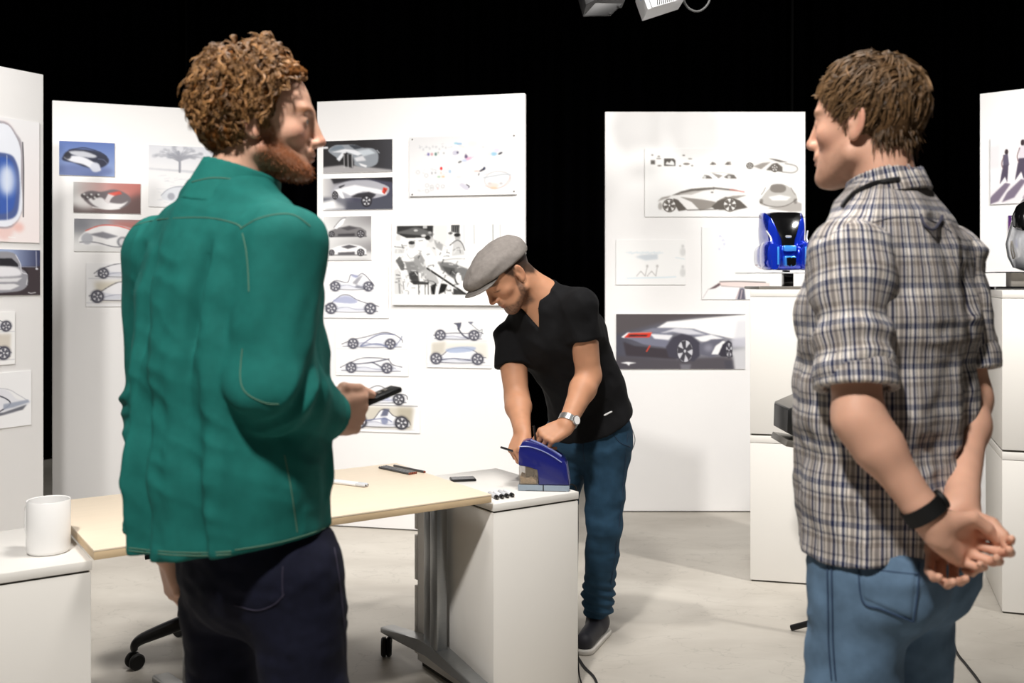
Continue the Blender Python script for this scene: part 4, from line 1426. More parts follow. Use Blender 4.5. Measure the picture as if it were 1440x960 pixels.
p = Print(866, 337, 964, 400.5, (252, 252, 252))
for k in range(12):
    p.line([(880 + 4 * k, 355 + (k % 3)), (888 + 4 * k, 354 + (k % 2))], 1.6, (226, 236, 242), .7, 0)
p.poly([(893, 361), (904, 358), (924, 357), (925, 364), (908, 366)], (208, 216, 224), .9, 1)
p.line([(895, 388), (901, 381), (907, 388), (910, 375)], 1.2, (190, 188, 188), .9, 0); p.line([(910, 388), (916, 381), (922, 388), (924, 375)], 1.2, (190, 188, 188), .9, 0)
for x, y in ((910, 374), (924, 374)):
    p.ell(x, y, 1.8, 2, (196, 194, 194), .9, .4)
p.line([(882, 391), (930, 390), (950, 389)], 2, (222, 236, 244), .8)
for y in (352, 381):
    p.ell(960, y - 6, 2, 2.4, (212, 212, 212), .9, .5); p.ell(960, y + 2, 4, 6, (222, 222, 222), .9, 1)
p.line([(950, 362), (962, 364)], 1.4, (226, 236, 242), .8, 0)
hang(p, 'p4', 'faint white print of two seated stick figures')

p = Print(986.5, 319, 1082, 421, (252, 252, 252))
for x, y in ((1012, 332), (1016, 338), (1018, 343), (1011, 350)):
    p.ell(x, y, 2, 1.4, (206, 210, 236), .8, .5)
p.line([(1012, 330), (1019, 340), (1016, 350)], 1.0, (216, 220, 240), .7)
p.poly([(1001, 404), (1012, 397), (1014, 400), (1006, 405), (996, 407)], (92, 70, 74), .9, .4)
p.line([(996, 406), (988, 419)], .8, (190, 180, 182), .8, 0)
p.poly([(1010, 396), (1050, 396.5), (1082, 398), (1082, 402), (1040, 403), (1014, 402)], (244, 222, 218), .9, .6)
p.line([(1012, 396), (1040, 395.6), (1076, 397)], 1.3, (90, 84, 84), .9); p.line([(1014, 402), (1050, 404), (1082, 402.5)], .9, (150, 130, 130), .8)
p.line([(1034, 384), (1053, 384)], .9, (120, 118, 118), .8, 0)
p.poly([(1040, 405), (1046, 405), (1048, 421), (1036, 421)], (90, 86, 104), .9, .6); p.line([(1043, 408), (1041, 420)], 1.2, (230, 214, 218), .9, 0); p.line([(1040, 406), (1034, 421)], .9, (190, 150, 156), .8, 0)
hang(p, 'p4', 'white print of a thin table-like wing behind the blue model stand')

p = Print(866, 441, 1048, 519, (90, 88, 96))
p.grad((78, 78, 90), (150, 150, 158), 'x', 870, 1048)
p.poly([(866, 441), (1048, 441), (1048, 443), (980, 446), (940, 451), (866, 470)], (88, 82, 84), .9, 2)
p.poly([(923, 461), (938, 452), (1000, 446), (1048, 442), (1048, 480), (1030, 476), (1000, 470), (950, 462)], (252, 252, 253), 1, .8)
p.poly([(1036, 450), (1048, 450), (1048, 486), (1030, 484)], (226, 226, 232), .8, 2)
p.poly([(1028, 476), (1048, 474), (1048, 488), (1030, 488)], (198, 198, 210), .8, 1.5)
p.poly([(1020, 494), (1048, 488), (1048, 519), (1020, 519)], (214, 214, 218), .9, 3)
p.poly([(866, 500), (950, 505), (1030, 500), (1032, 519), (866, 519)], (80, 76, 82), .9, 2)
p.poly([(900, 466), (918, 461), (945, 460.5), (975, 462), (1000, 470), (1020, 474), (1014, 478), (985, 474), (950, 468), (930, 470)], (128, 130, 146), 1, .5, 0)
p.poly([(925, 469), (950, 461), (972, 463), (992, 470), (968, 470), (945, 466)], (226, 226, 234), .9, .7)
p.poly([(874, 474), (882, 467), (916, 466), (946, 470), (940, 480), (936, 488), (905, 484), (890, 478)], (120, 122, 140), 1, .4, 0)
p.poly([(914, 469), (946, 471), (940, 478), (920, 476)], (240, 240, 244), .95, .7)
p.poly([(873, 474), (882, 467.5), (886, 467), (878, 475)], (248, 248, 250), 1, .3)
p.poly([(884, 468), (917, 467), (913, 474.5), (877, 474.5)], (222, 62, 46), 1, .2); p.poly([(886, 470), (911, 470.4), (909, 472.6), (882, 473)], (74, 44, 46), 1, .3)
p.line([(885, 468.2), (916, 467.3)], .7, (255, 160, 130), .8, 0)
p.poly([(876, 480), (892, 486), (936, 490), (955, 492), (950, 505), (880, 500)], (62, 56, 62), .95, 1)
p.line([(909, 494), (913.5, 486)], 1.6, (220, 74, 52), 1, 0)
p.poly([(936, 488), (946, 474), (958, 469), (972, 472), (984, 482), (984, 500), (975, 508), (940, 502)], (70, 68, 80), 1, .6, 0)
p.poly([(976, 474), (1000, 470), (1018, 476), (1010, 482), (985, 480)], (250, 250, 252), .95, .6)
p.poly([(983, 484), (1000, 477), (1018, 476), (1012, 498), (1000, 502), (984, 498)], (104, 104, 118), 1, .8, 0); p.ell(996, 489, 6, 5, (160, 160, 174), .7, 2.5)
p.poly([(1000, 498), (1006, 486), (1016, 479), (1020, 480), (1010, 498)], (244, 244, 246), 1, .4)
p.poly([(1010, 498), (1016, 484), (1024, 478), (1029, 482), (1030, 502), (1014, 501)], (58, 56, 66), 1, .4)
p.wheel(963, 493.5, 16.5, .70, (56, 54, 62), (206, 206, 214), 5, .75, .93)
p.wheel(1025, 492, 11, .42, (50, 48, 56), (206, 206, 214), 5, .3, .9)
p.poly([(956, 512), (972, 512), (970, 519), (958, 519)], (140, 140, 150), .6, 1); p.poly([(1018, 506), (1030, 506), (1032, 519), (1020, 519)], (70, 70, 80), .7, 1.2)
p.poly([(872, 510), (882, 508.5), (895, 510), (886, 511.5), (884, 514), (881, 511.5)], (240, 240, 242), 1, .2)
hang(p, 'p4', 'dark rendering of a wedge car from behind with a red tail light', E=1.12)

# ---------------- panel 5
p = Print(1393, 189, 1530, 284.5, (246, 243, 245))
p.poly([(1393, 200), (1409, 196), (1408, 234), (1393, 234)], (226, 222, 226), .8, 3)
p.poly([(1393, 262), (1420, 258), (1530, 236), (1530, 284), (1393, 284)], (232, 228, 232), .9, 2)
for (x0, y0, s) in ((1413, 256, 1), (1436, 252, 1.15), (1466, 248, 1.2), (1496, 248, 1.2)):
    p.poly([(x0 + 2, y0 - 2), (x0 + 10, y0), (x0 - 8, y0 + 24), (x0 - 26, y0 + 30), (x0 - 18, y0 + 16)], (112, 100, 120), .9, .8)
    H = 50 * s
    p.ell(x0 + 4 * s, y0 - H + 4, 2.6 * s, 4 * s, (58, 46, 52), 1, .3)
    p.poly([(x0 - 1, y0 - H * .84), (x0 + 6 * s, y0 - H * .86), (x0 + 8 * s, y0 - H * .55), (x0 + 4 * s, y0 - H * .46), (x0 - 1 * s, y0 - H * .5)], (96, 90, 110) if s == 1 else (222, 216, 224), 1, .4)
    p.poly([(x0 - 1 * s, y0 - H * .55), (x0 + 7 * s, y0 - H * .55), (x0 + (6 if s == 1 else 13) * s, y0 - H * .25), (x0 + 5 * s, y0 - 2), (x0 + 2 * s, y0 - H * .22), (x0 - 6 * s, y0), (x0 - 4 * s, y0 - H * .25)], (84, 76, 94), 1, .4)
    p.line([(x0, y0 - H * .8), (x0 - 3 * s, y0 - H * .6), (x0 - 1 * s, y0 - H * .45)], 1.5, (120, 96, 100), .9)
hang(p, 'p5', 'pale print of people walking with long shadows', 'street_photograph', cat='photograph')
p = Print(1418, 301, 1500, 346, (82, 44, 110))
p.grad((70, 36, 104), (150, 84, 120), 'y')
for k in range(30):
    p.ell(random.Random(k).uniform(1420, 1498), random.Random(k + 99).uniform(303, 344), 2, 1.4, (226, 160, 120) if k % 3 else (60, 90, 190), .6, .6)
hang(p, 'p5', 'small purple night print behind the silver model', 'night_print')
# ------------------------------------------------------------------ organic modelling: distance fields -> meshes
def nrm(v):
    v = np.asarray(v, float)
    return v / np.linalg.norm(v)


def rc(Q, a, b, ra, rb):
    a, b = np.asarray(a, float), np.asarray(b, float)
    ba = b - a
    t = np.clip((Q - a) @ ba / (ba @ ba + 1e-12), 0, 1)
    return np.linalg.norm(Q - a - t[:, None] * ba, axis=1) - (ra + (rb - ra) * t)


def chain(Q, pts, rads, k=.012):
    d = None
    for i in range(len(pts) - 1):
        e = rc(Q, pts[i], pts[i + 1], rads[i], rads[i + 1])
        d = e if d is None else smin(d, e, k)
    return d


def elli(Q, c, r, R=None):
    q = Q - np.asarray(c, float)
    if R is not None:
        q = q @ R
    r = np.asarray(r, float)
    k0 = np.linalg.norm(q / r, axis=1)
    k1 = np.linalg.norm(q / (r * r), axis=1) + 1e-9
    return k0 * (k0 - 1) / k1


def ecap(Q, a, b, s1, s2, u):
    """capsule with elliptic section: half width along u, half depth across"""
    a, b, u = np.asarray(a, float), np.asarray(b, float), np.asarray(u, float)
    ba = b - a
    L = np.linalg.norm(ba)
    ax = ba / L
    u = nrm(u - ax * (u @ ax))
    v = np.cross(ax, u)
    q = Q - a
    h = q @ ax
    t = np.clip(h / L, 0, 1)
    w = s1[0] + (s2[0] - s1[0]) * t
    d = s1[1] + (s2[1] - s1[1]) * t
    oh = h - t * L
    qu, qv = q @ u, q @ v
    m = np.minimum(w, d)
    k0 = np.sqrt((qu / w) ** 2 + (qv / d) ** 2 + (oh / m) ** 2)
    k1 = np.sqrt((qu / w ** 2) ** 2 + (qv / d ** 2) ** 2 + (oh / m ** 2) ** 2) + 1e-9
    return k0 * (k0 - 1) / k1


def smin(a, b, k):
    h = np.clip(.5 + .5 * (b - a) / k, 0, 1)
    return b * (1 - h) + a * h - k * h * (1 - h)


def smax(a, b, k):
    return -smin(-a, -b, k)


def vnoise(Q, f, seed=0):
    p = Q * f
    i = np.floor(p).astype(np.int64)
    w = p - i
    w = w * w * (3 - 2 * w)

    def hsh(x, y, z):
        n = (x * 73856093) ^ (y * 19349663) ^ (z * 83492791) ^ (seed * 2654435761)
        n = (n ^ (n >> 13)) * 1274126177
        n = n & 0x7fffffff
        n = (n ^ (n >> 15)) & 0xffff
        return n / 32767.5 - 1.0
    x, y, z = i[:, 0], i[:, 1], i[:, 2]
    r = 0
    for dx in (0, 1):
        for dy in (0, 1):
            for dz in (0, 1):
                r = r + hsh(x + dx, y + dy, z + dz) * np.where(dx, w[:, 0], 1 - w[:, 0]) * np.where(dy, w[:, 1], 1 - w[:, 1]) * np.where(dz, w[:, 2], 1 - w[:, 2])
    return r


def plane(Q, p, n):
    """positive on the n side (used with max to cut that side away)"""
    return (Q - np.asarray(p, float)) @ nrm(n)


def extract(f, lo, hi, h, B=8, lip=2.2):
    lo, hi = np.asarray(lo, float), np.asarray(hi, float)
    nb = np.ceil((hi - lo) / (h * B)).astype(int)
    n = nb * B + 1
    D = np.full(tuple(n), 1e3, np.float32)
    bi = np.stack(np.meshgrid(*[np.arange(k) for k in nb], indexing='ij'), -1).reshape(-1, 3)
    cen = lo + (bi + .5) * B * h
    dc = f(cen)
    lim = B * h * .87 * lip * .7 + h
    near = np.abs(dc) < lim
    for b, d in zip(bi[~near], dc[~near]):
        if d < 0:
            D[b[0] * B:b[0] * B + B + 1, b[1] * B:b[1] * B + B + 1, b[2] * B:b[2] * B + B + 1] = -1e3
    loc = np.stack(np.meshgrid(*[np.arange(B + 1)] * 3, indexing='ij'), -1).reshape(-1, 3)
    nb_ = bi[near]
    for s in range(0, len(nb_), 400):
        ch = nb_[s:s + 400]
        idx = (ch[:, None, :] * B + loc[None]).reshape(-1, 3)
        D[idx[:, 0], idx[:, 1], idx[:, 2]] = f(lo + idx * h)
    ins = D < 0
    cnt = np.zeros(tuple(n - 1), np.int8)
    C = [(a, b, c) for a in (0, 1) for b in (0, 1) for c in (0, 1)]

    def sl(A, o):
        return A[o[0]:o[0] + n[0] - 1, o[1]:o[1] + n[1] - 1, o[2]:o[2] + n[2] - 1]
    for o in C:
        cnt += sl(ins, o)
    act = (cnt > 0) & (cnt < 8)
    ci = np.argwhere(act)
    vid = np.full(act.shape, -1, np.int64)
    vid[act] = np.arange(len(ci))
    vals = {o: D[ci[:, 0] + o[0], ci[:, 1] + o[1], ci[:, 2] + o[2]].astype(float) for o in C}
    acc = np.zeros((len(ci), 3))
    num = np.zeros(len(ci))
    for i, a in enumerate(C):
        for b in C[i + 1:]:
            if sum(abs(a[k] - b[k]) for k in range(3)) != 1:
                continue
            va, vb = vals[a], vals[b]
            m = (va < 0) != (vb < 0)
            t = np.where(m, va / np.where(m, va - vb, 1), 0)
            pt = np.array(a) + t[:, None] * (np.array(b) - np.array(a))
            acc += pt * m[:, None]
            num += m
    V = lo + (ci + acc / num[:, None]) * h
    F = []
    for ax in range(3):
        o1, o2 = [(1, 2), (2, 0), (0, 1)][ax]
        A = np.moveaxis(ins, ax, 0)
        a, b = ins, None
        s0 = [slice(None)] * 3
        s1 = [slice(None)] * 3
        s0[ax] = slice(0, -1)
        s1[ax] = slice(1, None)
        ch = ins[tuple(s0)] != ins[tuple(s1)]
        e = np.argwhere(ch)
        ok = (e[:, o1] > 0) & (e[:, o2] > 0) & (e[:, o1] < n[o1] - 1) & (e[:, o2] < n[o2] - 1)
        e = e[ok]
        fl = ins[e[:, 0], e[:, 1], e[:, 2]]
        q = []
        for (da, db) in ((-1, -1), (0, -1), (0, 0), (-1, 0)):
            c = e.copy()
            c[:, o1] += da
            c[:, o2] += db
            q.append(vid[c[:, 0], c[:, 1], c[:, 2]])
        q = np.stack(q, 1)
        q[~fl] = q[~fl][:, ::-1]
        F.append(q)
    F = np.concatenate(F, 0)
    F = F[(F >= 0).all(1)]
    return V, F


def join(parts):
    V, F, o = [], [], 0
    for v, f in parts:
        V.append(v)
        F.append(f + o)
        o += len(v)
    return np.concatenate(V), np.concatenate(F)


def strands(paths, rad, c0, c1, sides=5):
    """paths (N,K,3), rad (N,K) -> one mesh of tapered locks with root/tip colours (N,3)"""
    N, K, _ = paths.shape
    T = np.gradient(paths, axis=1)
    T /= np.linalg.norm(T, axis=2, keepdims=True) + 1e-9
    ref = np.where(np.abs(T[:, :, 2:3]) > .9, np.array([1., 0, 0]), np.array([0, 0, 1.]))
    U = np.cross(T, ref)
    U /= np.linalg.norm(U, axis=2, keepdims=True) + 1e-9
    W = np.cross(T, U)
    a = np.arange(sides) * 2 * math.pi / sides
    V = paths[:, :, None, :] + rad[:, :, None, None] * (np.cos(a)[None, None, :, None] * U[:, :, None, :] + np.sin(a)[None, None, :, None] * W[:, :, None, :])
    t = np.linspace(0, 1, K)[None, :, None]
    C = c0[:, None, :] * (1 - t) + c1[:, None, :] * t
    C = np.repeat(C[:, :, None, :], sides, 2)
    idx = np.arange(N * K * sides).reshape(N, K, sides)
    A = idx[:, :-1, :]
    Bq = idx[:, 1:, :]
    F = np.stack([A, np.roll(A, -1, 2), np.roll(Bq, -1, 2), Bq], -1).reshape(-1, 4)
    return V.reshape(-1, 3), F, C.reshape(-1, 3)


class Frame:
    def __init__(s, O, F, U):
        s.O = np.asarray(O, float)
        s.F = nrm(F)
        U = np.asarray(U, float)
        s.U = nrm(U - s.F * (U @ s.F))
        s.R = np.cross(s.F, s.U)
        s.M = np.stack([s.R, s.F, s.U], 1)      # columns: right, forward, up

    def loc(s, Q):
        return (Q - s.O) @ s.M

    def w(s, p):
        return s.O + np.asarray(p, float) @ s.M.T


def head_sdf(q, neck_dir=(0, -.035, -.17), jaw=1., ear_x=1., nose=1., neck_r=.056, slit=True):
    ax = q.copy()
    ax[:, 0] = np.abs(ax[:, 0])
    d = elli(q, (0, -.006, .046), (.0745, .097, .083))
    d = smin(d, elli(q, (0, .036, .0), (.062, .058, .098)), .03)
    d = smin(d, rc(ax, (.054 * jaw, .012, -.052), (.018, .076, -.090), .020, .020), .025)      # jaw line
    d = smin(d, elli(q, (0, .058, -.065), (.042, .036, .040)), .02)
    d = smin(d, elli(ax, (.044, .060, -.012), (.021, .020, .018)), .022)                   # cheek bone
    d = smin(d, rc(ax, (.0, .090, .034), (.040, .078, .032), .010, .010), .014)             # brow
    d = smax(d, -elli(ax, (.034, .102, .014), (.017, .016, .012)), .012)                    # eye socket
    d = smin(d, rc(q, (0, .078, .034), (0, .086, -.022), .0135, .014), .010)
    d = smin(d, elli(ax, (.032, .0790, .012), (.0165, .0135, .0125)), .005)                 # lids
    if slit:
        d = smax(d, -elli(ax, (.0325, .0945, .0115), (.0125, .0085, .0042)), .002)
    n = rc(q, (0, .094, .028), (0, .113 * nose, -.018), .0088, .0095)
    n = smin(n, elli(q, (0, .1125 * nose, -.022), (.0105, .0115, .0095)), .008)
    n = smin(n, elli(ax, (.0125, .103, -.026), (.0075, .010, .008)), .007)
    d = smin(d, n, .010)
    d = smin(d, elli(q, (0, .092, -.047), (.026, .012, .012)), .012)
    d = smin(d, elli(q, (0, .0985, -.0525), (.021, .0075, .0052)), .004)                    # upper lip
    d = smin(d, elli(q, (0, .0965, -.0625), (.019, .0080, .0056)), .004)                    # lower lip
    d = smax(d, -elli(q, (0, .108, -.0575), (.022, .006, .0012)), .003)
    d = smin(d, elli(q, (0, .084, -.093), (.021, .017, .016)), .014)                        # chin
    nd = np.asarray(neck_dir, float)
    d = smin(d, rc(q, (0, -.022, -.045), nd, neck_r, neck_r + .006), .028)
    # ears
    a = .26
    R = np.array([[math.cos(a), -math.sin(a), 0], [math.sin(a), math.cos(a), 0], [0, 0, 1]])
    t = .18
    R = R @ np.array([[1, 0, 0], [0, math.cos(t), -math.sin(t)], [0, math.sin(t), math.cos(t)]])
    ec = np.array([.0775 * ear_x, -.010, .004])
    e = elli(ax, ec, (.0062, .018, .032), R)
    e = smax(e, -elli(ax, ec + np.array([.008, .002, .002]), (.006, .0115, .021), R), .004)
    e = smin(e, elli(ax, ec + np.array([-.003, .008, -.026]), (.006, .009, .010), R), .006)
    e = smin(e, elli(ax, ec + np.array([-.001, .012, -.004]), (.004, .004, .006), R), .004)
    d = smin(d, e, .006)
    return d


def hand_chains(O, f, n, side, sc=1., curls=None, thumb=None, spread=0.):
    """roundcone list for a hand; side +1: thumb along f x n"""
    f, n = nrm(f), np.asarray(n, float)
    n = nrm(n - f * (n @ f))
    lat = side * np.cross(f, n)

    def L(a, b, c):
        return np.asarray(O, float) + sc * (a * f + b * lat + c * n)
    segs = []
    kn = [(.088, .030), (.092, .010), (.087, -.011), (.077, -.030)]
    ln = [(.042, .026, .020), (.046, .030, .021), (.042, .027, .020), (.033, .021, .018)]
    rr = [.0092, .0095, .0090, .0080]
    curls = curls or [(35, 40, 25)] * 4
    palm = []
    for i in range(4):
        palm.append((L(.006, kn[i][1] * .62, -.003), L(kn[i][0], kn[i][1], 0), sc * .0165, sc * (.0118 - .0006 * i)))
    palm.append((L(.02, .016, -.010), L(.05, .030, -.010), sc * .017, sc * .014))      # thenar
    palm.append((L(.02, -.018, -.008), L(.055, -.026, -.006), sc * .015, sc * .012))
    fingers = []
    for i in range(4):
        p = L(kn[i][0], kn[i][1], 0)
        ang = 0
        sp = spread * (1.5 - i) / 1.5
        r = sc * rr[i]
        for j in range(3):
            ang += math.radians(curls[i][j])
            dr = math.cos(ang) * nrm(f + lat * sp) - math.sin(ang) * n
            p2 = p + dr * ln[i][j] * sc
            fingers.append((i, p, p2, r, r * .90))
            p = p2
            r *= .90
    th = thumb or [(.018, .022, -.010), (.050, .046, -.016), (.078, .052, -.020), (.100, .050, -.024)]
    tp = [L(*t) for t in th]
    tr = [.0135, .0118, .0105, .0085]
    tchain = [(tp[i], tp[i + 1], sc * tr[i], sc * tr[i + 1]) for i in range(3)]
    return palm, fingers, tchain


def hand_sdf(Q, hc):
    palm, fingers, th = hc
    d = None
    for a, b, r1, r2 in palm:
        e = rc(Q, a, b, r1, r2)
        d = e if d is None else smin(d, e, .014)
    fg = [None] * 4
    for i, a, b, r1, r2 in fingers:
        e = rc(Q, a, b, r1, r2)
        fg[i] = e if fg[i] is None else smin(fg[i], e, .003)
    F = None
    for e in fg:
        F = e if F is None else np.minimum(F, e)
    d = smin(d, F, .006)
    t = None
    for a, b, r1, r2 in th:
        e = rc(Q, a, b, r1, r2)
        t = e if t is None else smin(t, e, .004)
    return smin(d, t, .007)


def bounds(pts, pad):
    p = np.array(pts)
    return p.min(0) - pad, p.max(0) + pad


def smooth01(x, a, b):
    t = np.clip((x - a) / (b - a), 0, 1)
    return t * t * (3 - 2 * t)


def eye_mesh(name, c, r, gaze, iris, parent):
    V, F = [], []
    fr = Frame(c, gaze, (0, 0, 1))
    cols = []
    nr, ns = 10, 18
    for i in range(nr + 1):
        th = math.pi * i / nr
        for k in range(ns):
            a = 2 * math.pi * k / ns
            V.append(fr.w((r * math.sin(th) * math.cos(a), r * math.cos(th), r * math.sin(th) * math.sin(a))))
            cols.append(lin((20, 16, 14)) if th < .22 else (lin(iris) if th < .55 else lin((225, 218, 212))))
    for i in range(nr):
        for k in range(ns):
            a, b = i * ns + k, i * ns + (k + 1) % ns
            F.append((a, b, b + ns, a + ns))
    return mesh_from(name, V, F, M_EYE, parent, True, world=True, cols=np.array(cols))


M_EYE = mat('eye', (230, 225, 220), .12, attr='Col', coat=.5)
M_SKIN = mat('skin', (200, 150, 125), .52, spec=.35, attr='Col', sss=.12, bump=.12, bscale=450)
M_HAIRBASE = mat('hair_base', (60, 40, 25), .95, spec=.05, attr='Col', var=.35, vscale=70, bump=.8, bscale=150)
M_HAIR = mat('hair', (100, 60, 30), .45, spec=.45, attr='Col', var=.25, vscale=60)


def raymesh(V, F):
    return BVHTree.FromPolygons([Vector(v) for v in V], [tuple(int(i) for i in q) for q in F])


def hit(bvh, px, py):
    dv = Vector(((px - 720) / FPX, 1.0, (HOR - py) / FPX)).normalized()
    loc, n, i, d = bvh.ray_cast(Vector((0, 0, CAM_H)), dv)
    if loc is None:
        return None
    if n.dot(dv) > 0:
        n = -n
    return np.array(loc), np.array(n)


def seam(bvh, pxs, r, m, parent, name='seam', step=5, lift=.0):
    pts = catmull([np.array(p, float) for p in pxs], 8)
    out = []
    for p in pts:
        h_ = hit(bvh, p[0], p[1])
        if h_ is not None and (not out or abs(h_[0][1] - out[-1][1]) < .12):
            out.append(h_[0] + h_[1] * lift)
    if len(out) > 3:
        sm = [out[0]] + [(out[i - 1] + out[i] * 2 + out[i + 1]) / 4 for i in range(1, len(out) - 1)] + [out[-1]]
        return tube(name, sm, r, m, parent, 6, world=True)


def patch(bvh, quad, m, parent, name, lift=.002, nu=16, nv=16):
    q = [np.array(p, float) for p in quad]
    V, F = [], []
    for j in range(nv):
        for i in range(nu):
            u, v = i / (nu - 1), j / (nv - 1)
            p = (q[0] * (1 - u) + q[1] * u) * (1 - v) + (q[3] * (1 - u) + q[2] * u) * v
            h_ = hit(bvh, p[0], p[1])
            if h_ is None:
                return None
            edge = min(u, v, 1 - u, 1 - v)
            V.append(h_[0] + h_[1] * (lift if edge > .02 else -.0005))
    for j in range(nv - 1):
        for i in range(nu - 1):
            a = j * nu + i
            F.append((a, a + 1, a + nu + 1, a + nu))
    return mesh_from(name, V, F, m, parent, True, world=True)


def skull_roots(rng, N, zline, grow=.0):
    """random points on the cranium above the hair line; local coordinates and normals"""
    out, nn = [], []
    c, r = np.array([0, -.006, .046]), np.array([.0745, .097, .083]) + grow
    while len(out) < N:
        v = rng.normal(size=(N, 3))
        v /= np.linalg.norm(v, axis=1, keepdims=True)
        p = c + v * r
        n = v / r
        n /= np.linalg.norm(n, axis=1, keepdims=True)
        ok = p[:, 2] > np.interp(p[:, 1], zline[0], zline[1])
        out.extend(p[ok])
        nn.extend(n[ok])
    return np.array(out[:N]), np.array(nn[:N])


def hair_cap(fr, zline, thick, name, parent, colr, amp=.006, h=.004, seed=3):
    def f(Q):
        q = fr.loc(Q)
        d = elli(q, (0, -.006, .046), np.array([.0745, .097, .083]) + thick)
        d = smin(d, elli(q, (0, -.045, -.012), (.058 + thick * .4, .044 + thick * .4, .050)), .02)
        d = d - amp * vnoise(q, 60, seed) - amp * .5 * vnoise(q, 130, seed + 1)
        g = q[:, 2] - np.interp(q[:, 1], zline[0], zline[1]) - .004 * vnoise(q, 90, seed + 5)
        return smax(d, -g * .7, .008)
    lo, hi = bounds([fr.O], .20)
    V, F = extract(f, lo, hi, h)
    q = fr.loc(V)
    t = .5 + .5 * vnoise(q, 110, 9)
    C = np.array(lin(colr[0])) * (1 - t[:, None]) + np.array(lin(colr[1])) * t[:, None]
    return mesh_from(name, V, F, M_HAIRBASE, parent, True, world=True, cols=C)


def shell_hair(rng, fr, zline, N, K, length, off, wave, crown, bundle, rr, cols, curl_end=.004, spread=.0018, top_lift=0., fwd=0., noise=.25, freq=(2., 3.), drop=.014, front=.0):
    """locks that run over the skull shell from the crown outwards with S-shaped waves"""
    rt, nn = skull_roots(rng, N, zline, .006)
    c, r = np.array([0, -.006, .046]), np.array([.0745, .097, .083])
    top = smooth01(rt[:, 2], .06, .13)
    o = rng.uniform(off[0], off[1], N) + top_lift * top * rng.random(N)
    o = o * (1 - front * smooth01(rt[:, 1], .03, .075))
    L = rng.uniform(length[0], length[1], N)
    om = rng.uniform(freq[0], freq[1], N) * 2 * math.pi
    ph = rng.uniform(0, 6.28, N)
    A = rng.uniform(wave * .5, wave, N)
    p = rt.copy()
    tang0 = rng.normal(size=(N, 3))
    pts = []
    for i in range(K):
        t = i / (K - 1)
        n = (p - c) / r ** 2
        n /= np.linalg.norm(n, axis=1, keepdims=True)
        v = (p - c) / r
        v /= np.linalg.norm(v, axis=1, keepdims=True)
        oo = o * min(1, .35 + t * 2.2) + curl_end * max(0, t - .6) / .4 * np.sin(ph * 3) + .25 * wave * .006 * np.sin(om * t * 1.3 + ph)
        shell = c + v * (r + oo[:, None])
        pts.append(shell)
        d = p - crown
        d = d + np.array([0, fwd, 0]) * smooth01(p[:, 1], -.02, .06)[:, None] + tang0 * noise * .06
        d[:, 2] -= .01
        d -= n * np.sum(d * n, 1, keepdims=True)
        d /= np.linalg.norm(d, axis=1, keepdims=True) + 1e-6
        b = np.cross(n, d)
        th = A * np.sin(om * t + ph)
        live = p[:, 2] > np.interp(p[:, 1], zline[0], zline[1]) - drop
        p = p + (d * np.cos(th)[:, None] + b * np.sin(th)[:, None]) * (L / (K - 1))[:, None] * np.where(live, 1, .08)[:, None]
    paths = np.stack(pts, 1)
    t = np.linspace(0, 1, K)
    lum = rng.uniform(.55, 1.35, N)[:, None]
    PT, RD, C0, C1 = [], [], [], []
    for _ in range(bundle):
        PT.append(paths + rng.normal(0, spread, (N, 1, 3)) * (.35 + .8 * t)[None, :, None])
        RD.append(rng.uniform(rr[0], rr[1], N)[:, None] * np.interp(t, [0, .15, .7, 1], [.7, 1, .85, .15])[None])
        l2 = rng.uniform(.75, 1.25, N)[:, None]
        C0.append(lin(cols[0]) * lum * l2)
        C1.append(lin(cols[1]) * lum * l2)
    PT, RD, C0, C1 = np.concatenate(PT), np.concatenate(RD), np.concatenate(C0), np.concatenate(C1)
    V, F, C = strands(fr.w(PT.reshape(-1, 3)).reshape(PT.shape), RD, C0, C1, 3)
    return V, F, np.clip(C, 0, 1)
# ------------------------------------------------------------------ MAN A: green jacket, curly red hair
UPZ = np.array([0, 0, 1.])
RA = np.array([math.cos(.70), -math.sin(.70), 0])     # his right
FA = np.array([math.sin(.70), math.cos(.70), 0])      # his facing
pa = thing('person', 'person in a green jacket with curly red hair holding a black remote', 'person', (-.545, 1.88, 0))
hA = Frame(P(364, 181, 1.875), (.985, .19, -.02), UPZ)
shR, elR, wrR = P(394, 346, 1.745), P(380, 545, 1.70), P(459, 585, 1.865)
shL, elL, wrL = P(230, 360, 1.985), P(222, 575, 2.05), P(234, 768, 1.985)
cA = np.array([-.530, 1.865])


def ctr(z, dx=0, dy=0):
    return np.array([cA[0] + dx, cA[1] + dy, z])


secA = [(.84, .216, .165), (1.05, .208, .156), (1.25, .206, .148), (1.38, .204, .136), (1.455, .192, .114), (1.515, .140, .088), (1.555, .085, .072)]


def torsoA(Q, shrink=0.):
    d = None
    for (z0, w0, d0), (z1, w1, d1) in zip(secA[:-1], secA[1:]):
        e = ecap(Q, ctr(z0), ctr(z1), (w0 - shrink, d0 - shrink), (w1 - shrink, d1 - shrink), RA)
        d = e if d is None else smin(d, e, .03)
    return d


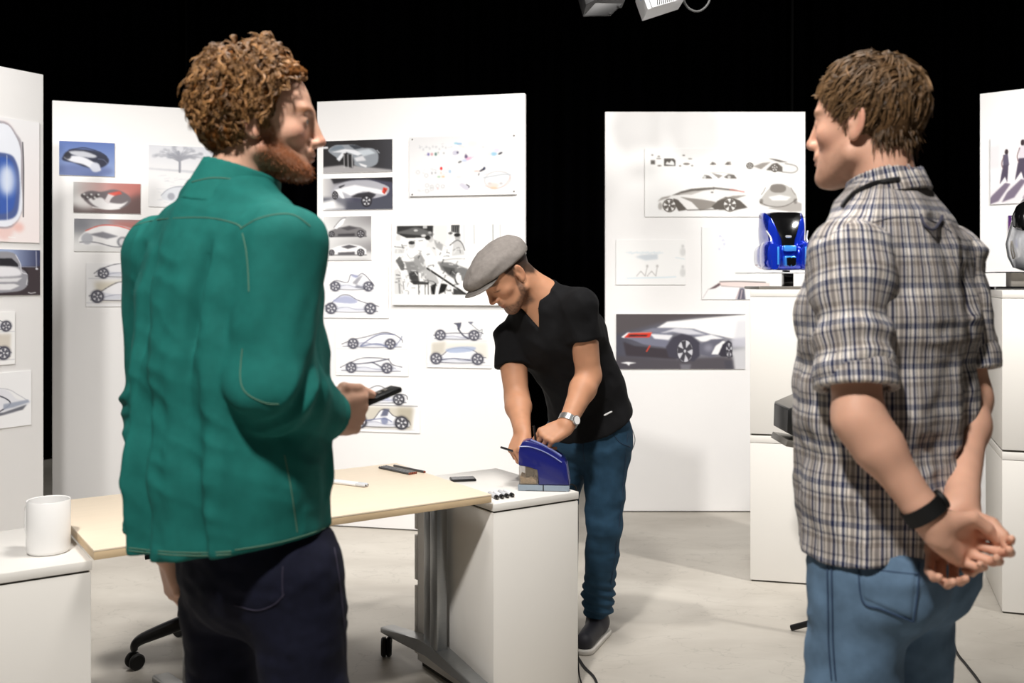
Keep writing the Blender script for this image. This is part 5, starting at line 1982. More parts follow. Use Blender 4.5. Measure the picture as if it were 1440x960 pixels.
def foldsA(Q):
    s = (Q - ctr(1.2)) @ RA
    b = -(Q - ctr(1.2)) @ FA
    z = Q[:, 2]
    low = smooth01(1.50 - z, 0, .45)
    back = smooth01(b, -.02, .08)
    f = .012 * low * back * (np.sin(s * 52 + 1.2 * np.sin(z * 5) + .5) + .5 * np.sin(s * 93 + z * 7))
    # two box pleats under the yoke
    for s0, k in ((-.055, 1.), (.085, 1.3)):
        f = f - .016 * k * back * np.exp(-((s - s0 - .01 * np.sin(z * 9)) / .011) ** 2) * smooth01(1.50 - z, 0, .09) * (1 - .75 * smooth01(1.50 - z, .08, .40))
    n1 = vnoise(Q * np.array([1, 1, .45]) + 3, 13, 2)
    n2 = vnoise(Q * np.array([1, 1, .6]), 30, 5)
    n3 = 1 - 2 * np.abs(vnoise(Q * np.array([1.3, 1.3, .28]) + 7, 12, 12))
    n4 = 1 - 2 * np.abs(vnoise(Q * np.array([.8, .8, 1.5]) + 1.7 * Q[:, ::-1] * .3, 17, 15))
    return f + .0050 * n1 + .0022 * n2 + .0045 * n3 * low + .0028 * n4


def sleeveA(Q, sh, el, wr, r=(.076, .068, .052), cut=True, seed=1):
    d = smin(rc(Q, sh, el, r[0], r[1]), rc(Q, el, wr, r[1] * .99, r[2]), .02)
    ax1, ax2 = nrm(el - sh), nrm(wr - el)
    t1 = (Q - sh) @ ax1
    t2 = (Q - el) @ ax2
    near = np.exp(-(np.linalg.norm(Q - el, axis=1) / .11) ** 2)
    up_ = smooth01(-t2, -.05, .05)[:, None]
    Qs = Q - up_ * ax1 * (t1 * .72)[:, None] - (1 - up_) * ax2 * (t2 * .5)[:, None]
    f = (.0065 if seed == 1 else .002) * near * np.sin(t2 * 95 + 2.5 * vnoise(Q, 9, seed)) + .0055 * vnoise(Qs, 15, seed + 4) + .0022 * vnoise(Qs, 36, seed + 8) + .0055 * (1 - 2 * np.abs(vnoise(Qs, 13, seed + 9)))
    d = d - f
    if cut:
        d = smax(d, plane(Q, wr - ax2 * .012, ax2), .006)
    return d


def jacketA(Q):
    d = torsoA(Q)
    for sh_ in (shR, shL):
        d = smin(d, rc(Q, ctr(1.515), sh_, .062, .066), .03)
    d = d - foldsA(Q)
    d = smin(d, sleeveA(Q, shR, elR, wrR, seed=1), .010)
    d = smin(d, sleeveA(Q, shL, elL, wrL, (.074, .064, .050), seed=6), .03)
    hem = .935 + .085 * (Q[:, 0] - cA[0]) - .012 * np.cos(((Q - ctr(1)) @ RA) * 9)
    d = smax(d, hem - Q[:, 2], .006)
    d = smax(d, -rc(Q, hA.w((0, -.03, -.08)), hA.w((0, -.05, -.22)), .062, .064), .006)
    return d


M_GREEN = mat('green_twill', (26, 102, 95), .82, spec=.2, var=.10, vscale=45, bump=.35, bscale=900)
M_GREEN2 = mat('green_twill_collar', (30, 110, 102), .82, spec=.2, var=.08, vscale=45, bump=.35, bscale=900)
M_STITCH = mat('tan_stitching', (84, 118, 98), .8)
VJ, FJ = extract(jacketA, (-.86, 1.52, .83), (-.22, 2.22, 1.62), .0052)
jk = mesh_from('jacket', VJ, FJ, M_GREEN, pa, True, world=True)
bvA = raymesh(VJ, FJ)
# cuffs
for sh_, el_, wr_, r_ in ((shR, elR, wrR, .050), (shL, elL, wrL, .049)):
    ax2 = nrm(wr_ - el_)

    def cuff(Q, wr_=wr_, ax2=ax2, r_=r_):
        a, b = wr_ - ax2 * .058, wr_ + ax2 * .004
        d = rc(Q, a, b + ax2 * .03, r_ + .004, r_ - .001) - .002 * vnoise(Q, 40, 2)
        d = smax(d, plane(Q, b, ax2), .004)
        d = smax(d, plane(Q, a, -ax2), .004)
        return smax(d, -rc(Q, a + ax2 * .04, b + ax2 * .04, r_ - .007, r_ - .007), .003)
    lo, hi = bounds([wr_], .12)
    v, f = extract(cuff, lo, hi, .004)
    mesh_from('cuff', v, f, M_GREEN2, jk, True, world=True)


# stand collar with a folded leaf
def collarA(Q):
    q = hA.loc(Q)
    ax_a, ax_b = np.array([0, -.028, -.075]), np.array([0, -.052, -.170])
    out = rc(q, ax_a, ax_b, .073, .096) - .0015 * vnoise(Q, 30, 4)
    inn = rc(q, ax_a + np.array([0, .0, .03]), ax_b, .0625, .072)
    d = smax(out, -inn, .003)
    n = np.array([0, .30, 1.])
    d = smax(d, plane(q, (0, -.075, -.062), n), .004)
    return smax(d, plane(q, (0, -.052, -.152), (0, -.15, -1)), .004)


lo, hi = bounds([hA.w((0, -.04, -.11))], .14)
v, f = extract(collarA, lo, hi, .0038)
col_o = mesh_from('collar', v, f, M_GREEN2, jk, True, world=True)
bvCol = raymesh(v, f)
seam(bvCol, [(270, 256), (300, 250), (335, 254), (368, 270)], .0011, M_STITCH, col_o, 'seam', lift=.0004)
for sx in ([(176, 322), (215, 310), (262, 306), (300, 307), (330, 314), (340, 320)],
           [(338, 322), (362, 308), (392, 301), (415, 303), (436, 318)],
           [(341, 328), (346, 350), (349, 380), (350, 410)],
           [(341, 490), (338, 530), (346, 552), (372, 566), (392, 568)],
           [(181, 770), (230, 775), (280, 777), (325, 775)], [(181, 774), (230, 779), (280, 781), (325, 779)],
           [(330, 773), (380, 765), (430, 752), (468, 738)],
           [(400, 640), (408, 680), (414, 720), (418, 748)]):
    seam(bvA, sx, .0010, M_STITCH, jk, 'seam', lift=.0004)

# trousers A
hipR, hipL = np.array([-.392, 1.80, .93]), np.array([-.565, 1.955, .93])
kneeR, kneeL = np.array([-.358, 1.785, .50]), np.array([-.572, 1.975, .50])
ankR, ankL = np.array([-.360, 1.765, .10]), np.array([-.575, 1.955, .10])


def trousersA(Q):
    d = ecap(Q, ctr(.98, .035), ctr(.86, .05), (.158, .112), (.168, .122), RA)
    d = smin(d, chain(Q, [hipR + [0, 0, -.06], kneeR, ankR], [.090, .068, .056]), .035)
    d = smin(d, chain(Q, [hipL + [0, 0, -.06], kneeL, ankL], [.090, .068, .056]), .035)
    d = d - .005 * vnoise(Q * np.array([1, 1, 1.6]), 14, 3) - .0025 * vnoise(Q * np.array([1, 1, 2.]), 34, 8)
    return smax(d, .075 - Q[:, 2], .004)


M_NAVY = mat('navy_denim', (17, 19, 35), .85, spec=.2, var=.2, vscale=60, bump=.3, bscale=700)
v, f = extract(trousersA, (-.78, 1.6, .06), (-.26, 2.12, 1.08), .0065)
tr = mesh_from('trousers', v, f, M_NAVY, pa, True, world=True)
bvT = raymesh(v, f)
M_NAVYST = mat('navy_stitch', (44, 40, 58), .8)
for sx in ([(470, 770), (478, 820), (484, 880), (488, 950)], [(330, 850), (360, 858), (385, 850), (400, 835)], [(398, 796), (397, 815), (398, 840)]):
    seam(bvT, sx, .0012, M_NAVYST, tr, 'seam', lift=.0003)
M_SHOE = mat('dark_shoe', (34, 34, 42), .6, var=.1, bump=.2)
M_SOLE = mat('pale_sole', (206, 202, 196), .6, var=.05)


def shoe(ank, fwd, parent, L=.19):
    fwd = nrm(fwd)
    a0 = np.array([ank[0], ank[1], 0.])

    def f(Q):
        d = rc(Q, a0 - fwd * .035 + [0, 0, .052], a0 + fwd * (L - .03) + [0, 0, .040], .040, .034)
        d = smin(d, rc(Q, a0 + [0, 0, .06], a0 + [0, 0, .115], .044, .044), .02)
        d = smax(d, Q[:, 2] - .118, .004)
        return smax(d, .016 - Q[:, 2], .003)

    def g(Q):
        d = rc(Q, a0 - fwd * .038 + [0, 0, .012], a0 + fwd * (L - .027) + [0, 0, .012], .045, .040)
        return smax(smax(d, Q[:, 2] - .020, .003), .0005 - Q[:, 2], .001)
    lo, hi = bounds([a0 - fwd * .08, a0 + fwd * (L + .02), a0 + [0, 0, .12]], .05)
    v, q = extract(f, lo, hi, .005)
    so = mesh_from('shoe', v, q, M_SHOE, parent, True, world=True)
    v, q = extract(g, lo, hi, .004)
    mesh_from('sole', v, q, M_SOLE, so, True, world=True)
    return so


shoe(ankR, FA + RA * .15, pa)
shoe(ankL, FA - RA * .15, pa)

# skin A: head, hands and the figure under the clothes, one mesh
hcRA = hand_chains(wrR + nrm(wrR - elR) * .006, nrm(P(528, 580, 1.975) - P(468, 588, 1.875)), RA + np.array([0.10, -.05, -.12]), -1, 1.02,
                   curls=[(34, 62, 40), (52, 70, 42), (60, 74, 44), (66, 74, 46)],
                   thumb=[(.014, .024, -.010), (.046, .048, -.010), (.086, .044, -.008), (.120, .032, -.004)])
hcLA = hand_chains(wrL + np.array([0, 0, -.012]), (.16, .10, -1), (-.80, -.58, 0), 1, .98, curls=[(25, 45, 25), (32, 48, 28), (38, 52, 30), (44, 54, 30)], spread=.05)


class ShortJaw:
    """head coordinates with a shorter lower face"""
    @staticmethod
    def loc(Q):
        q = hA.loc(Q).copy()
        q[:, 2] = np.where(q[:, 2] < -.02, -.02 + (q[:, 2] + .02) * 1.24, q[:, 2])
        return q


def skinA_head(Q):
    q = ShortJaw.loc(Q)
    d = head_sdf(q, neck_dir=(0, -.052, -.225))
    m = smooth01(-elli(q, (0, .048, -.100), (.070, .066, .046)), 0, .02)      # beard adds a little volume, fading out at its edge
    return d - m * (.0022 + .0012 * vnoise(Q, 170, 3))


lo, hi = bounds([hA.O], .135)
lo[2] -= .08
parts = [extract(skinA_head, lo, hi, .0026)]
for hc, wr_, el_ in ((hcRA, wrR, elR), (hcLA, wrL, elL)):
    ax2 = nrm(wr_ - el_)

    def fA(Q, hc=hc, wr_=wr_, ax2=ax2):
        return smin(hand_sdf(Q, hc), rc(Q, wr_ - ax2 * .16, wr_ + ax2 * .008, .040, .028), .016)
    pts = [s[1] for s in hc[1]] + [s[2] for s in hc[1]] + [s[1] for s in hc[2]] + [wr_ - ax2 * .10]
    lo, hi = bounds(pts, .03)
    parts.append(extract(fA, lo, hi, .0026))


def coreA(Q):
    d = smax(torsoA(Q, .03), 1.0 - Q[:, 2], .01)
    d = smin(d, ecap(Q, ctr(1.02, .03), ctr(.90, .045), (.125, .085), (.125, .085), RA), .02)
    d = smin(d, rc(Q, hA.w((0, -.04, -.13)), ctr(1.42), .055, .07), .02)
    for a, b, c in ((shR, elR, wrR), (shL, elL, wrL)):
        d = smin(d, rc(Q, a, b, .055, .045), .02)
        d = smin(d, rc(Q, b, c, .045, .032), .02)
    for a, b, c in ((hipR, kneeR, ankR), (hipL, kneeL, ankL)):
        d = smin(d, chain(Q, [a + [0, 0, -.06], b, c], [.06, .045, .036]), .02)
    return smax(d, .05 - Q[:, 2], .004)


parts.append(extract(coreA, (-.86, 1.52, .04), (-.22, 2.22, 1.66), .013))
VA, FAc = join(parts)


def skin_cols(V, fr, base, beard, bmask, lip, brow, redness=.5, extra=None):
    q = fr.loc(V)
    ax_ = np.abs(q[:, 0])
    inhead = np.linalg.norm(q - np.array([0, .0, .02]), axis=1) < .17
    c = np.tile(lin(base), (len(V), 1))
    n = vnoise(V, 55, 4)[:, None] * .06 + vnoise(V, 20, 7)[:, None] * .05
    c = c * (1 + n)

    def mixc(c, col, m):
        m = (m * inhead)[:, None]
        return c * (1 - m) + lin(col) * m
    red = (np.exp(-(((ax_ - .045) / .022) ** 2 + ((q[:, 1] - .07) / .03) ** 2 + ((q[:, 2] + .02) / .022) ** 2))
           + np.exp(-((ax_ / .014) ** 2 + ((q[:, 2] + .022) / .014) ** 2)) * (q[:, 1] > .095)
           + smooth01(ax_, .078, .086) * .8)
    c = mixc(c, (196, 112, 92), np.clip(red * redness, 0, .8))
    lipm = np.exp(-((ax_ / .021) ** 4 + ((q[:, 2] + .0575) / .0085) ** 4)) * (q[:, 1] > .088)
    c = mixc(c, lip, lipm * .8)
    b = bmask(q, ax_) * (1 - lipm * .9)
    c = mixc(c, beard, np.clip(b * (1 + .25 * vnoise(V, 220, 3)), 0, 1))
    br = np.exp(-(((q[:, 2] - .034 + .22 * np.clip(ax_ - .040, 0, 1)) / .0055) ** 4 + ((ax_ - .034) / .025) ** 6)) * (q[:, 1] > .05)
    c = mixc(c, brow, br * .85)
    if extra is not None:
        c = extra(c, q, ax_, mixc)
    return np.clip(c, 0, 1)


def beardA(q, ax_):
    line = np.interp(q[:, 1], [-.01, .015, .04, .07, .09, .12], [.045, .034, -.022, -.048, -.068, -.075])
    m = smooth01(line - q[:, 2], -.010, .018) * smooth01(q[:, 1], -.006, .010) * smooth01(q[:, 2], -.132, -.108)
    mo = np.exp(-(((q[:, 2] + .0435) / .006) ** 2 + (ax_ / .028) ** 4)) * (q[:, 1] > .08)
    return np.clip(m * np.interp(q[:, 1], [0, .05], [.78, .9]) + mo * .45, 0, .95)


C = skin_cols(VA, ShortJaw, (212, 166, 142), (146, 90, 60), beardA, (176, 104, 88), (150, 96, 58), .55)
mesh_from('body', VA, FAc, M_SKIN, pa, True, world=True, cols=C)
for s in (-1, 1):
    eye_mesh('eye', hA.w((s * .032, .0795, .0118)), .0118, hA.M @ np.array([s * .05, 1, -.05]), (96, 120, 120), pa)

# curls
ZLA = ([-.12, -.09, -.05, -.028, -.012, 0., .010, .020, .034, .046, .06, .078, .090, .12], [-.054, -.054, -.046, -.016, .022, .032, .010, .006, .036, .068, .088, .100, .112, .14])
hair_cap(hA, ZLA, .019, 'hair_base', pa, ((66, 40, 20), (120, 76, 38)), .008)
rng = np.random.default_rng(11)
V, F, C = shell_hair(rng, hA, ZLA, 800, 20, (.045, .085), (.010, .032), 1.15, np.array([0, -.03, .13]), 5, (.0007, .0013), ((90, 60, 36), (180, 134, 84)), .008, .0022, .024, -.17, .5, (1.6, 2.8), .010, .45)
mesh_from('hair', V, F, M_HAIR, pa, True, world=True, cols=C)
# tufts standing up on top and the quiff over the forehead
N = 120
K = 16
t = np.linspace(0, 1, K)
rt = np.stack([rng.uniform(-.045, .045, N), rng.uniform(-.06, .072, N), np.zeros(N)], 1)
rt[:, 2] = .056 + .083 * np.sqrt(np.clip(1 - ((rt[:, 1] + .006) / .097) ** 2 - (rt[:, 0] / .0745) ** 2, .02, 1))
L = rng.uniform(.022, .046, N)
dirn = np.stack([rng.normal(0, .35, N), rng.normal(.25, .35, N), rng.uniform(.5, .9, N)], 1)
cw = rng.uniform(.003, .007, N)[:, None]
ph = rng.uniform(0, 6.28, N)[:, None]
paths = rt[:, None, :] + dirn[:, None, :] * (L[:, None] * t)[..., None] + np.stack([cw * np.cos(t * 8 + ph) * t, cw * np.sin(t * 8 + ph) * t, -.018 * t ** 2 + 0 * ph], 2)
PT, RD, C0, C1 = [], [], [], []
lum = rng.uniform(.6, 1.2, N)[:, None]
for _ in range(3):
    PT.append(paths + rng.normal(0, .0014, (N, 1, 3)) * (.3 + t)[None, :, None])
    RD.append(rng.uniform(.0008, .0016, N)[:, None] * np.interp(t, [0, .2, .7, 1], [.8, 1, .8, .2])[None])
    C0.append(lin((104, 66, 36)) * lum)
    C1.append(lin((186, 132, 78)) * lum)
PT, RD, C0, C1 = np.concatenate(PT), np.concatenate(RD), np.concatenate(C0), np.concatenate(C1)
V, F, C = strands(hA.w(PT.reshape(-1, 3)).reshape(PT.shape), RD, C0, C1, 4)
mesh_from('fringe', V, F, M_HAIR, pa, True, world=True, cols=np.clip(C, 0, 1))

# beard stubble as short hairs
bvh_head = raymesh(*parts[0])
N = 1500
pv = parts[0][0]
q = hA.loc(pv)
q_w = ShortJaw.loc(pv)
bm_ = beardA(q_w, np.abs(q_w[:, 0]))
bm_ = bm_ ** 1.6
idx = rng.choice(len(pv), N, p=bm_ / bm_.sum())
rt = q[idx]
nn = rt - np.array([0, .02, -.045])
nn /= np.linalg.norm(nn, axis=1, keepdims=True)
t4 = np.linspace(0, 1, 4)
dirn = nn * .5 + np.array([0, .15, -.8]) + rng.normal(0, .2, (N, 3))
paths = (rt - nn * .001)[:, None, :] + dirn[:, None, :] * (rng.uniform(.003, .0075, N)[:, None] * t4)[..., None]
rad = .0006 * np.interp(t4, [0, 1], [1, .2])[None] * np.ones((N, 1))
lum = rng.uniform(.6, 1.2, N)[:, None]
V, F, C = strands(hA.w(paths.reshape(-1, 3)).reshape(paths.shape), rad, lin((128, 70, 38)) * lum, lin((180, 108, 62)) * lum, 4)
mesh_from('beard', V, F, M_HAIR, pa, True, world=True, cols=np.clip(C, 0, 1))

# remote control in the right hand
ra, rb = P(508, 567, 1.965), P(551, 549, 2.03)
ax_r = nrm(rb - ra)
rm = thing('remote_control', 'slim black remote control held by the person in green', 'remote control', tuple(ra))
frR = Frame((0, 0, 0), ax_r, np.array([.0, -.10, 1.]))
RM = Matrix(frR.M.tolist())
Lr = float(np.linalg.norm(rb - ra))
bm = bmesh.new()
b_box(bm, tuple(ax_r * Lr / 2), (.034, Lr + .03, .013), .005, RM)
bm_obj('casing', bm, M_BLACKPL, rm, smooth=True)
for k in range(3):
    bm = bmesh.new()
    b_box(bm, tuple(ax_r * (Lr * .35 + .018 * k) + frR.U * .0075), (.012, .010, .003), .001, RM)
    bm_obj('button', bm, M_PLATE, rm, smooth=True)
# ------------------------------------------------------------------ MAN B: plaid shirt, blue jeans, hands behind his back
psi = .72
FB = np.array([-math.sin(psi), math.cos(psi), 0])
LB = np.array([-math.cos(psi), -math.sin(psi), 0])     # his left
RB = -LB
pb = thing('person', 'person in a plaid shirt and blue jeans with hands clasped behind', 'person', (.70, 1.90, 0))
hB = Frame(P(1221, 181, 1.905), (-.745, .667, .0), UPZ)
shLb, elLb, wrLb = P(1194, 362, 1.775), P(1207, 588, 1.69), P(1305, 727, 1.655)
shRb, elRb, wrRb = P(1330, 366, 1.985), P(1362, 560, 1.935), P(1352, 706, 1.735)
cB = np.array([.708, 1.890])


def ctrb(z, f=0.):
    return np.array([cB[0], cB[1], z]) + FB * f


secB = [(.86, .192, .152, -.006), (1.02, .184, .138, 0), (1.18, .196, .136, 0), (1.34, .206, .132, -.008), (1.44, .192, .112, -.012), (1.505, .138, .086, -.01), (1.545, .080, .068, 0)]


def torsoB(Q, shrink=0.):
    d = None
    for (z0, w0, d0, f0), (z1, w1, d1, f1) in zip(secB[:-1], secB[1:]):
        e = ecap(Q, ctrb(z0, f0), ctrb(z1, f1), (w0 - shrink, d0 - shrink), (w1 - shrink, d1 - shrink), RB)
        d = e if d is None else smin(d, e, .03)
    return d


def shirtB(Q):
    d = torsoB(Q)
    s = (Q - ctrb(1.2)) @ RB
    z = Q[:, 2]
    low = smooth01(1.48 - z, 0, .4)
    f = .005 * low * np.sin(s * 60 + 2. * np.sin(z * 6 + 1)) + .005 * vnoise(Q * np.array([1, 1, .6]), 15, 21) + .0025 * vnoise(Q, 36, 25)
    f = f + .0045 * (1 - 2 * np.abs(vnoise(Q * np.array([1.2, 1.2, .5]) + 4, 13, 27))) + .003 * (1 - 2 * np.abs(vnoise(Q * np.array([.7, .7, 1.6]), 19, 28)))
    # pleat and hanging loop crease at the back
    f = f - .010 * np.exp(-((s - .045) / .014) ** 2) * smooth01(1.47 - z, 0, .03) * (1 - .6 * smooth01(1.47 - z, .1, .4)) * (((Q - ctrb(1.2)) @ FB) < 0)
    d = d - f
    for sh_, el_ in ((shLb, elLb), (shRb, elRb)):
        d = smin(d, rc(Q, sh_, sh_ + (el_ - sh_) * .25, .068, .060), .03)
    for sh_ in (shLb, shRb):
        d = smin(d, rc(Q, ctrb(1.505, -.01), sh_, .056, .062), .03)
    hem = .918 - .02 * np.cos(((Q - ctrb(1)) @ FB) * 11)
    d = smax(d, hem - Q[:, 2], .005)
    return smax(d, -rc(Q, hB.w((0, -.03, -.07)), hB.w((0, -.045, -.21)), .059, .061), .005)


def plaid_material():
    m = bpy.data.materials.new('plaid_cotton')
    m.use_nodes = True
    nt = m.node_tree
    Lk = nt.links.new
    b = nt.nodes['Principled BSDF']
    b.inputs['Roughness'].default_value = .85
    b.inputs['Specular IOR Level'].default_value = .2
    outs = []
    for attr, per, stops in (('pu', .036, [(0, (232, 228, 224)), (.07, (36, 46, 84)), (.20, (228, 225, 222)), (.26, (70, 66, 72)), (.32, (216, 209, 201)), (.42, (136, 130, 128)), (.60, (216, 209, 201)),
                                          (.66, (36, 44, 80)), (.80, (230, 227, 224)), (.86, (40, 42, 60)), (.92, (190, 184, 178))]),
                             ('pv', .070, [(0, (228, 223, 217)), (.14, (72, 80, 108)), (.28, (190, 184, 178)), (.40, (96, 92, 100)), (.46, (182, 176, 172)), (.70, (132, 122, 114)), (.82, (202, 196, 190)), (.90, (66, 70, 96)), (.95, (200, 196, 190))])):
        a = nt.nodes.new('ShaderNodeAttribute')
        a.attribute_name = attr
        dv = nt.nodes.new('ShaderNodeMath')
        dv.operation = 'DIVIDE'
        dv.inputs[1].default_value = per
        Lk(a.outputs['Fac'], dv.inputs[0])
        fr = nt.nodes.new('ShaderNodeMath')
        fr.operation = 'FRACT'
        Lk(dv.outputs[0], fr.inputs[0])
        cr = nt.nodes.new('ShaderNodeValToRGB')
        cr.color_ramp.interpolation = 'CONSTANT'
        el = cr.color_ramp.elements
        el[0].position, el[0].color = stops[0][0], (*lin(stops[0][1]), 1)
        el[1].position, el[1].color = stops[1][0], (*lin(stops[1][1]), 1)
        for p_, c_ in stops[2:]:
            e = el.new(p_)
            e.color = (*lin(c_), 1)
        Lk(fr.outputs[0], cr.inputs['Fac'])
        outs.append(cr.outputs[0])
    mx = nt.nodes.new('ShaderNodeMixRGB')
    mx.inputs['Fac'].default_value = .26
    Lk(outs[0], mx.inputs['Color1'])
    Lk(outs[1], mx.inputs['Color2'])
    ml = nt.nodes.new('ShaderNodeMixRGB')
    ml.blend_type = 'MULTIPLY'
    ml.inputs['Fac'].default_value = 1.
    Lk(outs[0], ml.inputs['Color1'])
    Lk(outs[1], ml.inputs['Color2'])
    sc_ = nt.nodes.new('ShaderNodeVectorMath')
    sc_.operation = 'SCALE'
    sc_.inputs['Scale'].default_value = 1.4
    Lk(ml.outputs[0], sc_.inputs[0])
    fin = nt.nodes.new('ShaderNodeMixRGB')
    fin.inputs['Fac'].default_value = .48
    Lk(mx.outputs[0], fin.inputs['Color1'])
    Lk(sc_.outputs[0], fin.inputs['Color2'])
    Lk(fin.outputs[0], b.inputs['Base Color'])
    tc = nt.nodes.new('ShaderNodeTexCoord')
    n = nt.nodes.new('ShaderNodeTexNoise')
    n.inputs['Scale'].default_value = 700
    Lk(tc.outputs['Object'], n.inputs['Vector'])
    bp = nt.nodes.new('ShaderNodeBump')
    bp.inputs['Strength'].default_value = .25
    bp.inputs['Distance'].default_value = .001
    Lk(n.outputs['Fac'], bp.inputs['Height'])
    Lk(bp.outputs[0], b.inputs['Normal'])
    return m


M_PLAID = plaid_material()


def uv_axis(V, a, b, ref, r):
    ax = nrm(np.asarray(b) - np.asarray(a))
    u = nrm(np.asarray(ref) - ax * (np.asarray(ref) @ ax))
    w = np.cross(ax, u)
    q = V - np.asarray(a)
    return {'pu': np.arctan2(q @ w, q @ u) * r + 1.0, 'pv': q @ ax + 1.0}


VS, FS = extract(shirtB, (.42, 1.62, .86), (1.05, 2.2, 1.62), .005)
at = uv_axis(VS, ctrb(0), ctrb(2), -FB, .165)
shirt = mesh_from('shirt', VS, FS, M_PLAID, pb, True, world=True, attrs=at)
bvB = raymesh(VS, FS)


def sleeveB(sh_, el_, seed, frac):
    end = sh_ + (el_ - sh_) * frac
    ax = nrm(el_ - sh_)

    def f(Q):
        d = rc(Q, sh_, end + ax * .05, .070, .062)
        t1 = (Q - sh_) @ ax
        fo = .004 * np.sin(t1 * 70 + 5 * vnoise(Q, 8, seed)) + .0055 * vnoise(Q, 17, seed + 1) + .0045 * (1 - 2 * np.abs(vnoise(Q, 16, seed + 2)))
        d = d - fo
        d = smax(d, plane(Q, end, ax), .004)
        return d

    def g(Q):
        d = np.minimum(rc(Q, end - ax * .050, end + ax * .05, .069, .066), rc(Q, end - ax * .02, end + ax * .05, .072, .068)) - .003 * vnoise(Q, 26, seed + 5)
        d = smax(d, plane(Q, end - ax * .048, -ax), .005)
        d = smax(d, plane(Q, end + ax * .008, ax), .005)
        return smax(d, -rc(Q, end - ax * .01, end + ax * .06, .054, .054), .003)
    lo, hi = bounds([sh_, end], .10)
    v, q = extract(f, lo, hi, .0048)
    o = mesh_from('sleeve', v, q, M_PLAID, shirt, True, world=True, attrs=uv_axis(v, sh_, el_, -FB, .066))
    v, q = extract(g, lo, hi, .0042)
    o2 = mesh_from('rolled_cuff', v, q, M_PLAID, shirt, True, world=True, attrs=uv_axis(v, el_, sh_, RB, .066))


sleeveB(shLb, elLb, 31, .80)
sleeveB(shRb, elRb, 41, .78)


def collarB(Q):
    q = hB.loc(Q)
    a_, b_ = np.array([0, -.026, -.075]), np.array([0, -.046, -.165])
    d = smax(rc(q, a_, b_, .067, .086) - .0015 * vnoise(Q, 30, 4), -rc(q, a_ + np.array([0, 0, .03]), b_, .062, .070), .003)
    d = smax(d, plane(q, (0, -.075, -.072), (0, .30, 1.)), .004)
    return smax(d, plane(q, (0, -.052, -.134), (0, -.22, -1)), .004)


lo, hi = bounds([hB.w((0, -.04, -.11))], .13)
v, f = extract(collarB, lo, hi, .0036)
mesh_from('collar', v, f, M_PLAID, shirt, True, world=True, attrs=uv_axis(v, hB.w((0, -.046, -.16)), hB.w((0, -.026, -.07)), -FB, .07))
vc_, fc_ = join([(VS, FS), (v, f)])
seam(raymesh(vc_, fc_), [(1186, 292), (1200, 274), (1222, 262), (1245, 255), (1264, 252)], .0045, M_BLACKPL, pb, 'neck_strap', lift=.003)
M_SEAMB = mat('shirt_seam', (66, 66, 82), .85)
for sx in ([(1195, 330), (1230, 312), (1270, 305), (1310, 310), (1350, 335)], [(1196, 332), (1215, 355), (1232, 385), (1240, 420)]):
    seam(bvB, sx, .0010, M_SEAMB, shirt, 'seam', lift=.0003)
# hanging loop at the yoke
hp_ = [hit(bvB, x, y) for x, y in ((1293, 303), (1298, 318), (1308, 324), (1318, 316), (1322, 304))]
if all(h_ is not None for h_ in hp_):
    tube('hanging_loop', catmull([h_[0] + h_[1] * .005 for h_ in hp_], 5), .0028, M_SEAMB, shirt, 6, world=True)

# jeans B
hipLb, hipRb = ctrb(.90) + LB * .090, ctrb(.90) + RB * .090
kneeLb, kneeRb = ctrb(.49, .02) + LB * .105, ctrb(.49, .02) + RB * .105
ankLb, ankRb = ctrb(.10, -.01) + LB * .12, ctrb(.10, -.01) + RB * .12


def jeansB(Q):
    d = ecap(Q, ctrb(1.0), ctrb(.88, -.008), (.150, .112), (.168, .128), RB)
    d = smin(d, chain(Q, [hipLb + [0, 0, -.05], kneeLb, ankLb], [.094, .076, .066]), .03)
    d = smin(d, chain(Q, [hipRb + [0, 0, -.05], kneeRb, ankRb], [.094, .076, .066]), .03)
    for s_ in (LB, RB):
        d = smin(d, elli(Q, ctrb(.86, -.060) + s_ * .075, (.085, .085, .095)), .03)
    d = d - .005 * vnoise(Q * np.array([1, 1, 1.2]), 13, 51) - .0035 * (1 - 2 * np.abs(vnoise(Q * np.array([.8, .8, 1.5]), 14, 55))) - .002 * vnoise(Q, 38, 57)
    return smax(d, .07 - Q[:, 2], .004)


def denim(name, c, var=.22):
    return mat(name, c, .85, spec=.2, var=var, vscale=26, bump=.4, bscale=800)


M_JEANS = denim('blue_denim', (92, 116, 140))
v, f = extract(jeansB, (.42, 1.62, .05), (1.02, 2.18, 1.12), .0062)
jn = mesh_from('jeans', v, f, M_JEANS, pb, True, world=True)
bvJ = raymesh(v, f)
M_JST = mat('denim_stitch', (42, 62, 90), .8)
patch(bvJ, [(1208, 770), (1290, 790), (1283, 872), (1213, 842)], M_JEANS, jn, 'back_pocket', .0025, 20, 20)
for sx in ([(1207, 768), (1212, 842), (1240, 856), (1284, 873)], [(1284, 873), (1290, 830), (1292, 790)], [(1209, 795), (1240, 802), (1290, 808)],
           [(1170, 770), (1171, 830), (1172, 900), (1176, 955)], [(1164, 770), (1165, 830), (1166, 900), (1170, 955)]):
    seam(bvJ, sx, .0014, M_JST, jn, 'seam', lift=.0022)
shoe(ankLb, FB, pb)
shoe(ankRb, FB, pb)

